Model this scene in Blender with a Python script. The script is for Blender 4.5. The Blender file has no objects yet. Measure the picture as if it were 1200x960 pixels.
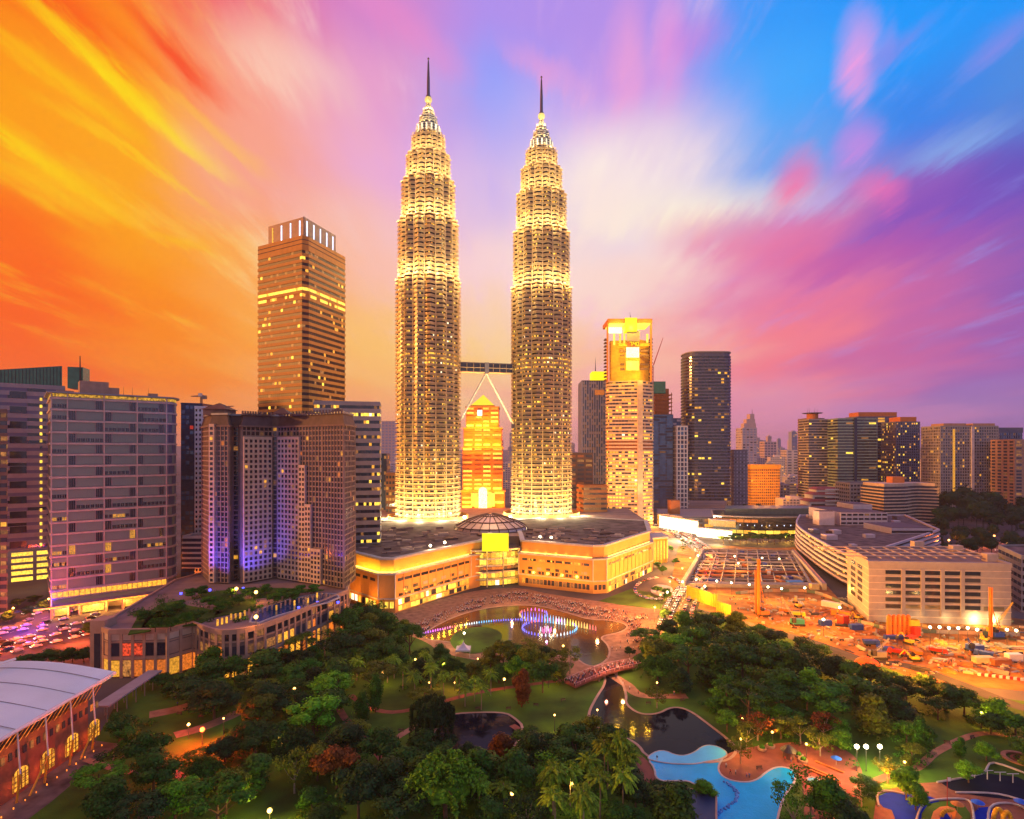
import bpy, bmesh, math, random
from math import sin, cos, pi, radians, atan2, sqrt, hypot
from mathutils import Vector, Matrix
random.seed(7)
R = random.random
U = random.uniform
sc = bpy.context.scene
C = sc.collection

# ------------------------------------------------------------------ camera
F, H, CX, CY = 694.0, 91.0, 600.0, 529.0     # focal length in photo pixels, camera height, horizon row
cd = bpy.data.cameras.new('camera'); cam = bpy.data.objects.new('camera', cd); C.objects.link(cam)
cam.location = (0, 0, H); cam.rotation_euler = (radians(90), 0, 0)
cd.sensor_width = 36; cd.lens = 36 * F / 1200; cd.shift_y = (CY - 480) / 1200
cd.clip_start = 1; cd.clip_end = 40000
sc.camera = cam

def Z(y, Y): return H - (y - CY) * Y / F
def X(x, Y): return (x - CX) * Y / F
def G(x, y, z=0.0):
    Y = (H - z) * F / (y - CY)
    return (X(x, Y), Y)
def pix(x, Y, z): return (CX + x * F / Y, CY + (H - z) * F / Y)

# ------------------------------------------------------------------ view, world, sun
sc.view_settings.view_transform = 'Standard'; sc.view_settings.look = 'None'
sc.view_settings.exposure = 0; sc.view_settings.gamma = 1
sc.view_settings.use_curve_mapping = False
sc.render.engine = 'CYCLES'
sc.cycles.max_bounces = 4; sc.cycles.diffuse_bounces = 2; sc.cycles.glossy_bounces = 2
sc.cycles.transmission_bounces = 2; sc.cycles.transparent_max_bounces = 4; sc.cycles.volume_bounces = 0
sc.cycles.use_denoising = True
sc.cycles.sample_clamp_indirect = 4; sc.cycles.sample_clamp_direct = 30
sc.cycles.use_light_tree = True
sc.cycles.caustics_reflective = False; sc.cycles.caustics_refractive = False

def lin(c):
    return tuple((v / 255 / 12.92) if v / 255 <= .04045 else ((v / 255 + .055) / 1.055) ** 2.4 for v in c[:3]) + (1.0,)

SUN_AZ, SUN_EL = radians(-98), radians(10)      # azimuth from +Y towards +X
world = bpy.data.worlds.new('World'); sc.world = world; world.use_nodes = True
def build_world():
    nt = world.node_tree; N = nt.nodes; L = nt.links; N.clear()
    def node(t, **k):
        n = N.new(t)
        for a, b in k.items(): setattr(n, a, b)
        return n
    def math_(op, a, b=None, c=None):
        n = node('ShaderNodeMath', operation=op)
        for i, v in enumerate((a, b, c)):
            if v is None: continue
            if hasattr(v, 'links'): L.new(v, n.inputs[i])
            else: n.inputs[i].default_value = v
        return n.outputs[0]
    def mix(f, a, b):
        n = node('ShaderNodeMix', data_type='RGBA')
        for s, v in ((n.inputs[0], f), (n.inputs[6], a), (n.inputs[7], b)):
            if hasattr(v, 'links'): L.new(v, s)
            else: s.default_value = v
        return n.outputs[2]
    tc = node('ShaderNodeTexCoord'); sep = node('ShaderNodeSeparateXYZ'); L.new(tc.outputs['Generated'], sep.inputs[0])
    x, y, z = sep.outputs
    az = math_('ARCTAN2', x, y); el = math_('ARCSINE', z)
    # cloud sheet seen in perspective: streaks run towards the far horizon
    zz = math_('ADD', math_('MAXIMUM', z, 0.0), 0.09)
    px = math_('DIVIDE', x, zz); py = math_('DIVIDE', y, zz)
    cv = node('ShaderNodeCombineXYZ'); L.new(px, cv.inputs[0]); L.new(py, cv.inputs[1])
    def noise(vec, scale, sx, sy, detail=5, rough=.55, off=0.0, rot=0.0):
        m = node('ShaderNodeMapping'); m.inputs['Scale'].default_value = (sx, sy, 1); m.inputs['Location'].default_value = (off, off, off)
        m.inputs['Rotation'].default_value = (0, 0, rot)
        L.new(vec, m.inputs[0]); n = node('ShaderNodeTexNoise'); n.inputs['Scale'].default_value = scale
        n.inputs['Detail'].default_value = detail; n.inputs['Roughness'].default_value = rough
        L.new(m.outputs[0], n.inputs[0]); return n.outputs[0]
    streak = noise(cv.outputs[0], 2.4, 1.0, .30, 7, .62)
    streak2 = noise(cv.outputs[0], 7.0, 1.0, .16, 7, .68, 3.7)
    big = noise(cv.outputs[0], .9, 1.0, .55, 3, .5, 9.1)
    big2 = noise(cv.outputs[0], .9, 1.0, .5, 3, .5, 21.0)
    azw = math_('ADD', az, math_('MULTIPLY', math_('ADD', math_('SUBTRACT', big, .5), math_('MULTIPLY', math_('SUBTRACT', streak, .5), .5)), .32))
    elw = math_('ADD', el, math_('MULTIPLY', math_('ADD', math_('SUBTRACT', big2, .5), math_('MULTIPLY', math_('SUBTRACT', streak2, .5), .35)), .20))
    def px2(xp, yp):
        dx = xp - CX
        return atan2(dx, F), atan2(CY - yp, hypot(F, dx))
    cols = [0, 150, 300, 450, 600, 750, 900, 1050, 1200]
    rows = [(505, [(250,108,10),(255,135,30),(255,155,80),(255,172,115),(252,176,150),(250,165,165),(228,145,180),(196,132,190),(160,118,188)]),
            (400, [(255,98,0),(255,138,0),(255,168,62),(255,196,110),(255,212,150),(254,186,165),(248,128,145),(206,104,165),(158,92,178)]),
            (300, [(255,108,0),(255,156,0),(255,172,88),(252,192,175),(250,212,215),(255,230,216),(228,128,180),(155,92,188),(100,84,190)]),
            (200, [(255,160,0),(255,168,20),(250,165,140),(232,168,220),(195,175,242),(235,212,232),(105,165,242),(45,135,238),(70,140,228)]),
            (100, [(255,140,0),(255,150,20),(250,160,140),(232,160,205),(145,160,252),(205,155,232),(60,168,255),(0,155,255),(0,150,252)]),
            (5,   [(255,62,8),(250,56,26),(238,105,125),(212,135,205),(175,145,238),(180,145,235),(40,155,252),(0,150,253),(0,146,250)])]
    azn = math_('ADD', math_('DIVIDE', azw, 2 * pi), .5)
    col = None
    for yp, cs in rows:
        r = node('ShaderNodeValToRGB'); r.color_ramp.interpolation = 'EASE'
        e = r.color_ramp.elements
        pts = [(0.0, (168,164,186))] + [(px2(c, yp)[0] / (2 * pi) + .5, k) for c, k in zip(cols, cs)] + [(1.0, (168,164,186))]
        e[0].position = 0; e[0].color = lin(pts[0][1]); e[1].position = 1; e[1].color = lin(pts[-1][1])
        for p, k in pts[1:-1]:
            q = e.new(p); q.color = lin(k)
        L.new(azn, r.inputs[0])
        if col is None: col = r.outputs[0]
        else:
            m = node('ShaderNodeMapRange', interpolation_type='SMOOTHSTEP')
            m.inputs[1].default_value = lastel; m.inputs[2].default_value = px2(350, yp)[1]
            L.new(elw, m.inputs[0]); col = mix(m.outputs[0], col, r.outputs[0])
        lastel = px2(350, yp)[1]
    # thin long-drawn cloud streaks of a lighter tint
    hr = node('ShaderNodeValToRGB'); e = hr.color_ramp.elements
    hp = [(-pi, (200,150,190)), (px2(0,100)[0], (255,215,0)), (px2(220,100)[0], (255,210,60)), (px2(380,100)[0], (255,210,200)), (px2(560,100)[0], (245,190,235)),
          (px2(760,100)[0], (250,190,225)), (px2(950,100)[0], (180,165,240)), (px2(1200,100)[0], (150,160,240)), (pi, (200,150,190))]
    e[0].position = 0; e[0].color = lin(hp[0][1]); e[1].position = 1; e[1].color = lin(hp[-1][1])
    for a, k in hp[1:-1]:
        q = e.new(a / (2 * pi) + .5); q.color = lin(k)
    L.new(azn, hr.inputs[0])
    sm = node('ShaderNodeMapRange', interpolation_type='SMOOTHSTEP'); sm.inputs[1].default_value = .50; sm.inputs[2].default_value = .68
    L.new(math_('ADD', math_('MULTIPLY', streak, .6), math_('MULTIPLY', streak2, .4)), sm.inputs[0])
    hi = node('ShaderNodeMapRange', interpolation_type='SMOOTHSTEP'); hi.inputs[1].default_value = .04; hi.inputs[2].default_value = .3
    L.new(el, hi.inputs[0])
    col = mix(math_('MULTIPLY', math_('MULTIPLY', sm.outputs[0], hi.outputs[0]), .8), col, hr.outputs[0])
    # single clouds, each a soft lobe in a direction of the sky
    wv = node('ShaderNodeCombineXYZ')
    L.new(math_('ADD', az, math_('MULTIPLY', math_('SUBTRACT', streak, .5), .10)), wv.inputs[0])
    L.new(math_('ADD', el, math_('MULTIPLY', math_('SUBTRACT', streak2, .5), .10)), wv.inputs[1])
    fib = node('ShaderNodeMapRange'); fib.inputs[1].default_value = .3; fib.inputs[2].default_value = .62; fib.inputs[3].default_value = .35
    L.new(streak2, fib.inputs[0])
    blobs = [(40,0,230,55,20,(252,48,14),1.0),(210,65,90,22,38,(250,62,26),.9),(120,85,210,24,30,(255,232,0),1.0),(230,140,120,14,30,(255,200,60),.7),(45,178,110,12,26,(255,212,0),.9),
             (150,188,120,9,20,(255,215,20),.9),(90,225,110,34,15,(255,196,0),.7),(60,100,130,16,24,(255,205,0),1.0),(210,285,45,12,-10,(255,200,0),.6),
             (345,85,90,50,20,(255,222,200),.8),(470,30,100,32,35,(246,140,200),.6),(400,170,90,50,20,(248,185,195),.5),(640,85,60,24,28,(242,160,215),.7),
             (735,70,26,85,-4,(250,165,215),.75),(785,60,26,90,4,(245,155,220),.75),(820,40,50,40,0,(200,130,225),.6),(640,150,90,60,10,(226,196,236),.55),(560,230,90,70,0,(240,205,224),.6),(410,260,90,60,0,(252,206,190),.6),
             (735,195,140,74,-8,(255,242,232),.95),(790,250,185,38,2,(255,242,220),.95),(690,235,70,60,0,(255,232,222),.7),(640,290,90,40,0,(252,226,214),.5),
             (1001,70,30,62,0,(244,160,228),.95),(1037,50,12,34,5,(160,150,240),.6),(1004,168,34,40,25,(205,138,228),.85),(1030,226,34,28,30,(243,112,182),.9),(932,212,34,46,25,(252,108,160),.85),
             (880,285,140,44,10,(240,108,150),.75),(760,330,120,40,0,(250,190,190),.5),(1080,262,200,56,-12,(112,72,192),.72),(1010,300,130,30,-5,(205,90,165),.7),(980,345,200,34,0,(225,105,160),.5),
             (1120,172,90,24,-6,(135,178,238),.8),(1050,52,60,22,-20,(120,140,238),.7),(1175,45,60,22,-28,(135,140,235),.7)]
    for bx, by, rx, ry, ang, c, s in blobs:
        a0, e0 = px2(bx, by); a1, _ = px2(bx + 10, by); _, e1 = px2(bx, by - 10)
        ka = (a1 - a0) / 10; ke = (e1 - e0) / 10
        th = radians(ang)
        m = node('ShaderNodeMapping', vector_type='TEXTURE')
        m.inputs['Location'].default_value = (a0, e0, 0); m.inputs['Rotation'].default_value = (0, 0, -atan2(sin(th) * ke, cos(th) * ka))
        m.inputs['Scale'].default_value = (rx * ka, ry * ke, 1)
        L.new(wv.outputs[0], m.inputs[0])
        d = node('ShaderNodeVectorMath', operation='LENGTH'); L.new(m.outputs[0], d.inputs[0])
        mr = node('ShaderNodeMapRange', interpolation_type='SMOOTHSTEP')
        mr.inputs[1].default_value = 1.25; mr.inputs[2].default_value = .1; mr.inputs[3].default_value = 0; mr.inputs[4].default_value = s
        L.new(d.outputs['Value'], mr.inputs[0])
        col = mix(math_('MULTIPLY', mr.outputs[0], fib.outputs[0]), col, lin(c))
    # below the horizon
    g = node('ShaderNodeMapRange', interpolation_type='SMOOTHSTEP'); g.inputs[1].default_value = -.06; g.inputs[2].default_value = -.004
    L.new(el, g.inputs[0]); col = mix(g.outputs[0], (.10, .07, .07, 1), col)
    sky = node('ShaderNodeTexSky', sky_type='NISHITA'); sky.sun_disc = False
    sky.sun_elevation = SUN_EL; sky.sun_rotation = SUN_AZ
    b1 = node('ShaderNodeBackground'); L.new(sky.outputs[0], b1.inputs[0]); b1.inputs[1].default_value = .001
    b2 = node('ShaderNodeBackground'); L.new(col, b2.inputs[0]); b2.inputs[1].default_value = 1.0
    ad = node('ShaderNodeAddShader'); L.new(b1.outputs[0], ad.inputs[0]); L.new(b2.outputs[0], ad.inputs[1])
    out = node('ShaderNodeOutputWorld'); L.new(ad.outputs[0], out.inputs[0])
build_world()
world.cycles.sampling_method = 'MANUAL'; world.cycles.sample_map_resolution = 512

sd = bpy.data.lights.new('sun', 'SUN'); sun = bpy.data.objects.new('sun', sd); C.objects.link(sun)
sd.energy = 3.0; sd.angle = radians(3); sd.color = (1.0, .40, .09)
_d = Vector((sin(SUN_AZ) * cos(SUN_EL), cos(SUN_AZ) * cos(SUN_EL), sin(SUN_EL)))
sun.rotation_euler = _d.to_track_quat('Z', 'Y').to_euler()

# ------------------------------------------------------------------ materials
MATS = {}
def mat(name, col, rough=.8, metal=0.0, var=.15, vs=.3, spec=.3, coat=0, obj_var=0.0, bump=0.0, bs=3.0):
    if name in MATS: return MATS[name]
    m = bpy.data.materials.new(name); m.use_nodes = True; nt = m.node_tree; b = nt.nodes['Principled BSDF']
    b.inputs['Roughness'].default_value = rough; b.inputs['Metallic'].default_value = metal
    b.inputs['Specular IOR Level'].default_value = spec; b.inputs['Coat Weight'].default_value = coat
    col = tuple(col) + (1.0,)
    tc = nt.nodes.new('ShaderNodeTexCoord'); n = nt.nodes.new('ShaderNodeTexNoise'); n.inputs['Scale'].default_value = vs
    n.inputs['Detail'].default_value = 5
    nt.links.new(tc.outputs['Object'], n.inputs['Vector'])
    mr = nt.nodes.new('ShaderNodeMapRange'); mr.inputs[1].default_value = .3; mr.inputs[2].default_value = .7
    mr.inputs[3].default_value = 1 - var; mr.inputs[4].default_value = 1 + var
    nt.links.new(n.outputs[0], mr.inputs[0])
    v = mr.outputs[0]
    if obj_var:
        oi = nt.nodes.new('ShaderNodeObjectInfo'); m2 = nt.nodes.new('ShaderNodeMapRange')
        m2.inputs[3].default_value = 1 - obj_var; m2.inputs[4].default_value = 1 + obj_var
        nt.links.new(oi.outputs['Random'], m2.inputs[0]); mm = nt.nodes.new('ShaderNodeMath'); mm.operation = 'MULTIPLY'
        nt.links.new(v, mm.inputs[0]); nt.links.new(m2.outputs[0], mm.inputs[1]); v = mm.outputs[0]
    sca = nt.nodes.new('ShaderNodeVectorMath'); sca.operation = 'SCALE'; sca.inputs[0].default_value = col[:3]
    nt.links.new(v, sca.inputs['Scale']); nt.links.new(sca.outputs[0], b.inputs['Base Color'])
    if bump:
        n2 = nt.nodes.new('ShaderNodeTexNoise'); n2.inputs['Scale'].default_value = bs; n2.inputs['Detail'].default_value = 4
        nt.links.new(tc.outputs['Object'], n2.inputs['Vector'])
        bm_ = nt.nodes.new('ShaderNodeBump'); bm_.inputs['Strength'].default_value = bump; bm_.inputs['Distance'].default_value = .5
        nt.links.new(n2.outputs[0], bm_.inputs['Height']); nt.links.new(bm_.outputs[0], b.inputs['Normal'])
    MATS[name] = m; return m

def emat(name, col, s, sample=False, var=.25):
    if name in MATS: return MATS[name]
    m = bpy.data.materials.new(name); m.use_nodes = True; nt = m.node_tree; b = nt.nodes['Principled BSDF']
    b.inputs['Base Color'].default_value = (.05, .05, .05, 1)
    b.inputs['Emission Color'].default_value = tuple(col) + (1,); b.inputs['Emission Strength'].default_value = s
    if var:
        # rooms differ: brightness changes from window to window and inside each one
        tc = nt.nodes.new('ShaderNodeTexCoord'); n = nt.nodes.new('ShaderNodeTexNoise'); n.noise_dimensions = '4D'; n.inputs['Scale'].default_value = 1.3
        oi = nt.nodes.new('ShaderNodeObjectInfo'); w_ = nt.nodes.new('ShaderNodeMath'); w_.operation = 'MULTIPLY'; w_.inputs[1].default_value = 37
        nt.links.new(oi.outputs['Random'], w_.inputs[0]); nt.links.new(w_.outputs[0], n.inputs['W'])
        n.inputs['Detail'].default_value = 2
        nt.links.new(tc.outputs['Object'], n.inputs['Vector'])
        mr = nt.nodes.new('ShaderNodeMapRange'); mr.inputs[1].default_value = .3; mr.inputs[2].default_value = .7
        mr.inputs[3].default_value = s * max(.12, 1 - 2.4 * var); mr.inputs[4].default_value = s * (1 + 1.2 * var)
        nt.links.new(n.outputs[0], mr.inputs[0]); r2 = nt.nodes.new('ShaderNodeMapRange'); r2.inputs[3].default_value = 1 - 1.6 * min(var, .4); r2.inputs[4].default_value = 1 + var
        nt.links.new(oi.outputs['Random'], r2.inputs[0]); mm = nt.nodes.new('ShaderNodeMath'); mm.operation = 'MULTIPLY'
        nt.links.new(mr.outputs[0], mm.inputs[0]); nt.links.new(r2.outputs[0], mm.inputs[1]); nt.links.new(mm.outputs[0], b.inputs['Emission Strength'])
    m.cycles.emission_sampling = 'FRONT_BACK' if sample else 'NONE'
    MATS[name] = m; return m

def M_(n): return MATS[n]
mat('concrete', (.30, .27, .25)); mat('pale_concrete', (.50, .46, .44)); mat('white_paint', (.72, .70, .70), var=.06)
mat('grey_metal', (.30, .30, .32), .45, .6); mat('dark_metal', (.06, .06, .07), .5, .5); mat('steel', (.62, .58, .52), .32, .85, var=.1)
mat('dark_glass', (.012, .020, .036), .12, 0, spec=.9, var=.3, vs=.15); mat('blue_glass', (.03, .10, .26), .12, 0, spec=.9, var=.3, vs=.15)
mat('teal_glass', (.24, .32, .27), .3, 0, spec=.5, var=.18, vs=.2); mat('mid_glass', (.045, .050, .072), .15, 0, spec=.8, var=.3, vs=.2)
mat('mauve_panel', (.33, .30, .31), .6, var=.1); mat('pink_stone', (.50, .29, .20), .7); mat('pink_frame', (.62, .48, .41), .6)
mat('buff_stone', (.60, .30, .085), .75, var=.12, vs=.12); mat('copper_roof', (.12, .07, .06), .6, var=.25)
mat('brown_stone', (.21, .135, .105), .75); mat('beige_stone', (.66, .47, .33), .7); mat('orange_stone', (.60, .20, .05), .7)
mat('tan_clad', (.62, .27, .055), .6, 0, var=.1); mat('slate_panel', (.13, .14, .22), .5); mat('navy', (.022, .045, .11), .4)
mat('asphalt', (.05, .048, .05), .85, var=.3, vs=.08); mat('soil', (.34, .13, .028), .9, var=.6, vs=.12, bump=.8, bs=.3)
mat('lawn', (.05, .13, .006), .95, var=.6, vs=.06, bump=.3, bs=2.0); mat('paving', (.33, .17, .10), .8, var=.35, vs=.3)
mat('terracotta', (.24, .075, .05), .8, var=.25, vs=.3); mat('brick_red', (.22, .085, .05), .8, var=.2, vs=.6)
mat('green_glass', (.03, .16, .08), .2, 0, spec=.8, var=.2); mat('roof_dark', (.12, .085, .08), .9, var=.7, vs=.15)
mat('roof_pink', (.28, .19, .16), .9, var=.25, vs=.1); mat('yellow_paint', (.70, .42, .03), .6); mat('orange_paint', (.65, .17, .02), .5)
mat('blue_paint', (.02, .06, .35), .5); mat('red_paint', (.45, .03, .02), .5); mat('rust_wall', (.35, .13, .05), .7)
mat('hazy_block', (.60, .52, .56), .9); mat('hazy_rose', (.62, .46, .46), .9); mat('hazy_grey', (.33, .37, .55), .9)  # distance haze is put into these pale base colours
emat('win_yellow', (1.0, .62, .06), 1.9); emat('win_gold', (1.0, .42, .03), 1.3); emat('win_orange', (1.0, .22, .02), 1.0)
emat('win_white', (1.0, .86, .55), 2.2); emat('win_dim', (.8, .30, .06), .35, var=.6)
emat('lamp_white', (1.0, .84, .48), 14, True, 0); emat('lamp_warm', (1.0, .50, .10), 9, True, 0); emat('lamp_red', (1.0, .12, .02), 10, True, 0)
emat('lamp_glow', (1.0, .62, .12), 5, False, 0); emat('lamp_bluewhite', (.70, .78, 1.0), 2.2, False, .1)
emat('tail_red', (1.0, .03, .01), 5, False, 0); emat('head_white', (1.0, .85, .6), 6, False, 0)
emat('lamp_blue', (.05, .06, 1.0), 6, False, 0)

# ------------------------------------------------------------------ mesh collector
class MB:
    def __init__(s): s.v = []; s.f = []; s.m = []
    def quad(s, a, b, c, d, m=0):
        n = len(s.v); s.v += [a, b, c, d]; s.f.append((n, n + 1, n + 2, n + 3)); s.m.append(m)
    def face(s, pts, m=0):
        n = len(s.v); s.v += list(pts); s.f.append(tuple(range(n, n + len(pts)))); s.m.append(m)
    def box(s, x0, y0, z0, x1, y1, z1, m=0, rot=0.0, piv=None):
        p = [(x0, y0), (x1, y0), (x1, y1), (x0, y1)]
        if rot:
            cx, cy = piv or ((x0 + x1) / 2, (y0 + y1) / 2); c, t = cos(rot), sin(rot)
            p = [(cx + (a - cx) * c - (b - cy) * t, cy + (a - cx) * t + (b - cy) * c) for a, b in p]
        s.prism(p, z0, z1, m)
    def prism(s, poly, z0, z1, m=0, mtop=None, top=None, cap=True):
        """upright solid on a counter-clockwise footprint; top may give a second footprint (taper)"""
        if area(poly) < 0: poly = poly[::-1]; top = top[::-1] if top else None
        t = top or poly; n = len(s.v); k = len(poly)
        s.v += [(p[0], p[1], z0) for p in poly] + [(p[0], p[1], z1) for p in t]
        for i in range(k):
            j = (i + 1) % k; s.f.append((n + i, n + j, n + k + j, n + k + i)); s.m.append(m)
        if cap:
            s.f.append(tuple(range(n + k, n + 2 * k))); s.m.append(m if mtop is None else mtop)
            s.f.append(tuple(range(n + k - 1, n - 1, -1))); s.m.append(m)
    def ring(s, outer, inner, z0, z1, m=0):
        """flat ring between two footprints of equal point count"""
        n = len(s.v); k = len(outer)
        for pl, z in ((outer, z0), (outer, z1), (inner, z1), (inner, z0)): s.v += [(p[0], p[1], z) for p in pl]
        for i in range(k):
            j = (i + 1) % k
            for a, b in ((0, 1), (1, 2), (2, 3), (3, 0)):
                s.f.append((n + a * k + i, n + a * k + j, n + b * k + j, n + b * k + i)); s.m.append(m)
    def tube(s, a, b, r, r2=None, seg=8, m=0):
        a, b = Vector(a), Vector(b); r2 = r if r2 is None else r2
        d = (b - a); 
        if d.length < 1e-6: return
        q = d.to_track_quat('Z', 'Y'); n = len(s.v)
        for p, rr in ((a, r), (b, r2)):
            for i in range(seg):
                t = 2 * pi * i / seg; s.v.append(tuple(p + q @ Vector((cos(t) * rr, sin(t) * rr, 0))))
        for i in range(seg):
            j = (i + 1) % seg; s.f.append((n + i, n + j, n + seg + j, n + seg + i)); s.m.append(m)
        s.f.append(tuple(range(n + seg - 1, n - 1, -1))); s.m.append(m)
        s.f.append(tuple(range(n + seg, n + 2 * seg))); s.m.append(m)
    def lathe(s, prof, cx=0, cy=0, seg=24, m=0):
        n = len(s.v); k = len(prof)
        for r, z in prof:
            for i in range(seg):
                t = 2 * pi * i / seg; s.v.append((cx + cos(t) * r, cy + sin(t) * r, z))
        for q in range(k - 1):
            for i in range(seg):
                j = (i + 1) % seg; s.f.append((n + q * seg + i, n + q * seg + j, n + (q + 1) * seg + j, n + (q + 1) * seg + i)); s.m.append(m)
    def mesh(s, name, mats, o=(0, 0, 0), smooth=False):
        me = bpy.data.meshes.new(name)
        me.from_pydata([(v[0] - o[0], v[1] - o[1], v[2] - o[2]) for v in s.v], [], s.f)
        for k in mats: me.materials.append(M_(k) if isinstance(k, str) else k)
        if len(mats) > 1: me.polygons.foreach_set('material_index', s.m)
        if smooth: me.polygons.foreach_set('use_smooth', [True] * len(s.f))
        me.update(); return me

def area(p): return sum(p[i][0] * p[(i + 1) % len(p)][1] - p[(i + 1) % len(p)][0] * p[i][1] for i in range(len(p))) / 2
def lerp(a, b, t): return tuple(a[i] + (b[i] - a[i]) * t for i in range(len(a)))
def inset(poly, d):
    """move every edge of a counter-clockwise polygon inwards by d"""
    if area(poly) < 0: poly = poly[::-1]
    n = len(poly); out = []
    for i in range(n):
        a, b, c = Vector(poly[i - 1]), Vector(poly[i]), Vector(poly[(i + 1) % n])
        e1 = (b - a).normalized(); e2 = (c - b).normalized()
        n1 = Vector((-e1.y, e1.x)); n2 = Vector((-e2.y, e2.x)); k = 1 + n1.dot(n2)
        q = b + (n1 + n2) * (d / max(k, .3)); out.append((q.x, q.y))
    return out

def thing(name, label, cat, loc=(0, 0, 0), group=None, rz=0.0):
    o = bpy.data.objects.new(name, None); C.objects.link(o); o.location = loc; o.rotation_euler = (0, 0, rz)
    o.empty_display_size = 1
    o['label'] = label; o['category'] = cat
    if group: o['group'] = group
    return o
def part(name, mb, mats, parent=None, label=None, kind=None, smooth=False, origin=None):
    """mesh built in world coordinates, hung under its thing"""
    if isinstance(mats, str): mats = [mats]
    o0 = origin
    if o0 is None:
        o0 = (0, 0, 0); p = parent
        while p is not None: o0 = tuple(o0[i] + p.location[i] for i in range(3)); p = p.parent
    me = mb if isinstance(mb, bpy.types.Mesh) else mb.mesh(name, mats, o0, smooth)
    o = bpy.data.objects.new(name, me); C.objects.link(o)
    if parent: o.parent = parent
    else: o.location = o0
    if label: o['label'] = label
    if kind: o['kind'] = kind
    return o
def single(name, mb, mats, label, cat, group=None, origin=(0, 0, 0), smooth=False):
    o = part(name, mb, mats, None, label, None, smooth, origin); o['category'] = cat
    if group: o['group'] = group
    return o
def structure(name, mb, mats, smooth=False):
    return part(name, mb, mats, None, None, 'structure', smooth)
def copy_tree(o, parent=None):
    c = o.copy(); C.objects.link(c); c.parent = parent
    for ch in o.children: copy_tree(ch, c)
    return c

# window panels: one shared thin box per material, every window an object of its own
_wm = {}
def win_mesh(m):
    if m not in _wm:
        b = MB(); b.box(-.5, -.5, -.5, .5, .5, .5); _wm[m] = b.mesh('window_' + m, [m])
    return _wm[m]
def add_windows(root, cells, limit=100, name='window'):
    """cells: (cx, cy, cz, width, height, angle, material). The first `limit` become parts, the rest one part."""
    lx, ly, lz = root.location
    cells = sorted(cells, key=lambda c: -(c[3] * c[4]) / (c[0] ** 2 + c[1] ** 2))
    for (x, y, z, w, h, a, m) in cells[:limit]:
        o = bpy.data.objects.new(name, win_mesh(m)); C.objects.link(o); o.parent = root
        o.location = (x - lx, y - ly, z - lz); o.rotation_euler = (0, 0, a); o.scale = (w, .16, h)
    rest = cells[limit:]
    if rest:
        names = sorted({c[6] for c in rest}); b = MB()
        for (x, y, z, w, h, a, m) in rest:
            dx, dy = cos(a) * w / 2, sin(a) * w / 2; nx, ny = sin(a) * .08, -cos(a) * .08
            b.prism([(x - dx + nx, y - dy + ny), (x + dx + nx, y + dy + ny), (x + dx - nx, y + dy - ny), (x - dx - nx, y - dy - ny)], z - h / 2, z + h / 2, names.index(m))
        part(name, b, names, root, kind='stuff')

def pick(table):
    t = R() * sum(w for _, w in table)
    for k, w in table:
        t -= w
        if t <= 0: return k
    return table[-1][0]

def facade(poly, z0, z1, nx, nz, wf=.7, hf=.55, table=(('dark_glass', 1),), edges=None, cells=None, bands=None, piers=None, bd=.35, pd=.25, band_h=None, lightrows=None):
    """windows, floor bands and piers over the faces of a footprint (list of bay counts per edge)"""
    if area(poly) < 0: poly = poly[::-1]
    k = len(poly); fh = (z1 - z0) / nz
    for e in (edges if edges is not None else range(k)):
        a, b = poly[e], poly[(e + 1) % k]; L = hypot(b[0] - a[0], b[1] - a[1])
        if L < .5: continue
        n = nx if isinstance(nx, int) else max(1, round(L / nx)); ang = atan2(b[1] - a[1], b[0] - a[0]); ux, uy = cos(ang), sin(ang); ox, oy = uy, -ux
        w = L / n
        if cells is not None:
            for j in range(nz):
                tb = lightrows.get(j, table) if lightrows else table
                for i in range(n):
                    mm = pick(tb)
                    if mm is None: continue
                    c = (i + .5) * w
                    cells.append((a[0] + ux * c + ox * .06, a[1] + uy * c + oy * .06, z0 + (j + .5) * fh, w * wf, fh * hf, ang, mm))
        if piers is not None:
            pw = w * (1 - wf) * .5
            for i in range(n + 1):
                c = min(max(i * w, pw), L - pw)
                x, y = a[0] + ux * c, a[1] + uy * c
                piers.prism([(x - ux * pw - ox * .02, y - uy * pw - oy * .02), (x + ux * pw - ox * .02, y + uy * pw - oy * .02), (x + ux * pw + ox * pd, y + uy * pw + oy * pd), (x - ux * pw + ox * pd, y - uy * pw + oy * pd)][::-1], z0, z1)
    if bands is not None:
        bh = band_h or fh * (1 - hf)
        o = inset(poly, -bd); i_ = inset(poly, .05)
        for j in range(nz + 1):
            zc = z0 + j * fh; b = MB(); b.ring(o, i_, max(z0, zc - bh / 2), min(z1, zc + bh / 2)); bands.append(b)

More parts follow.
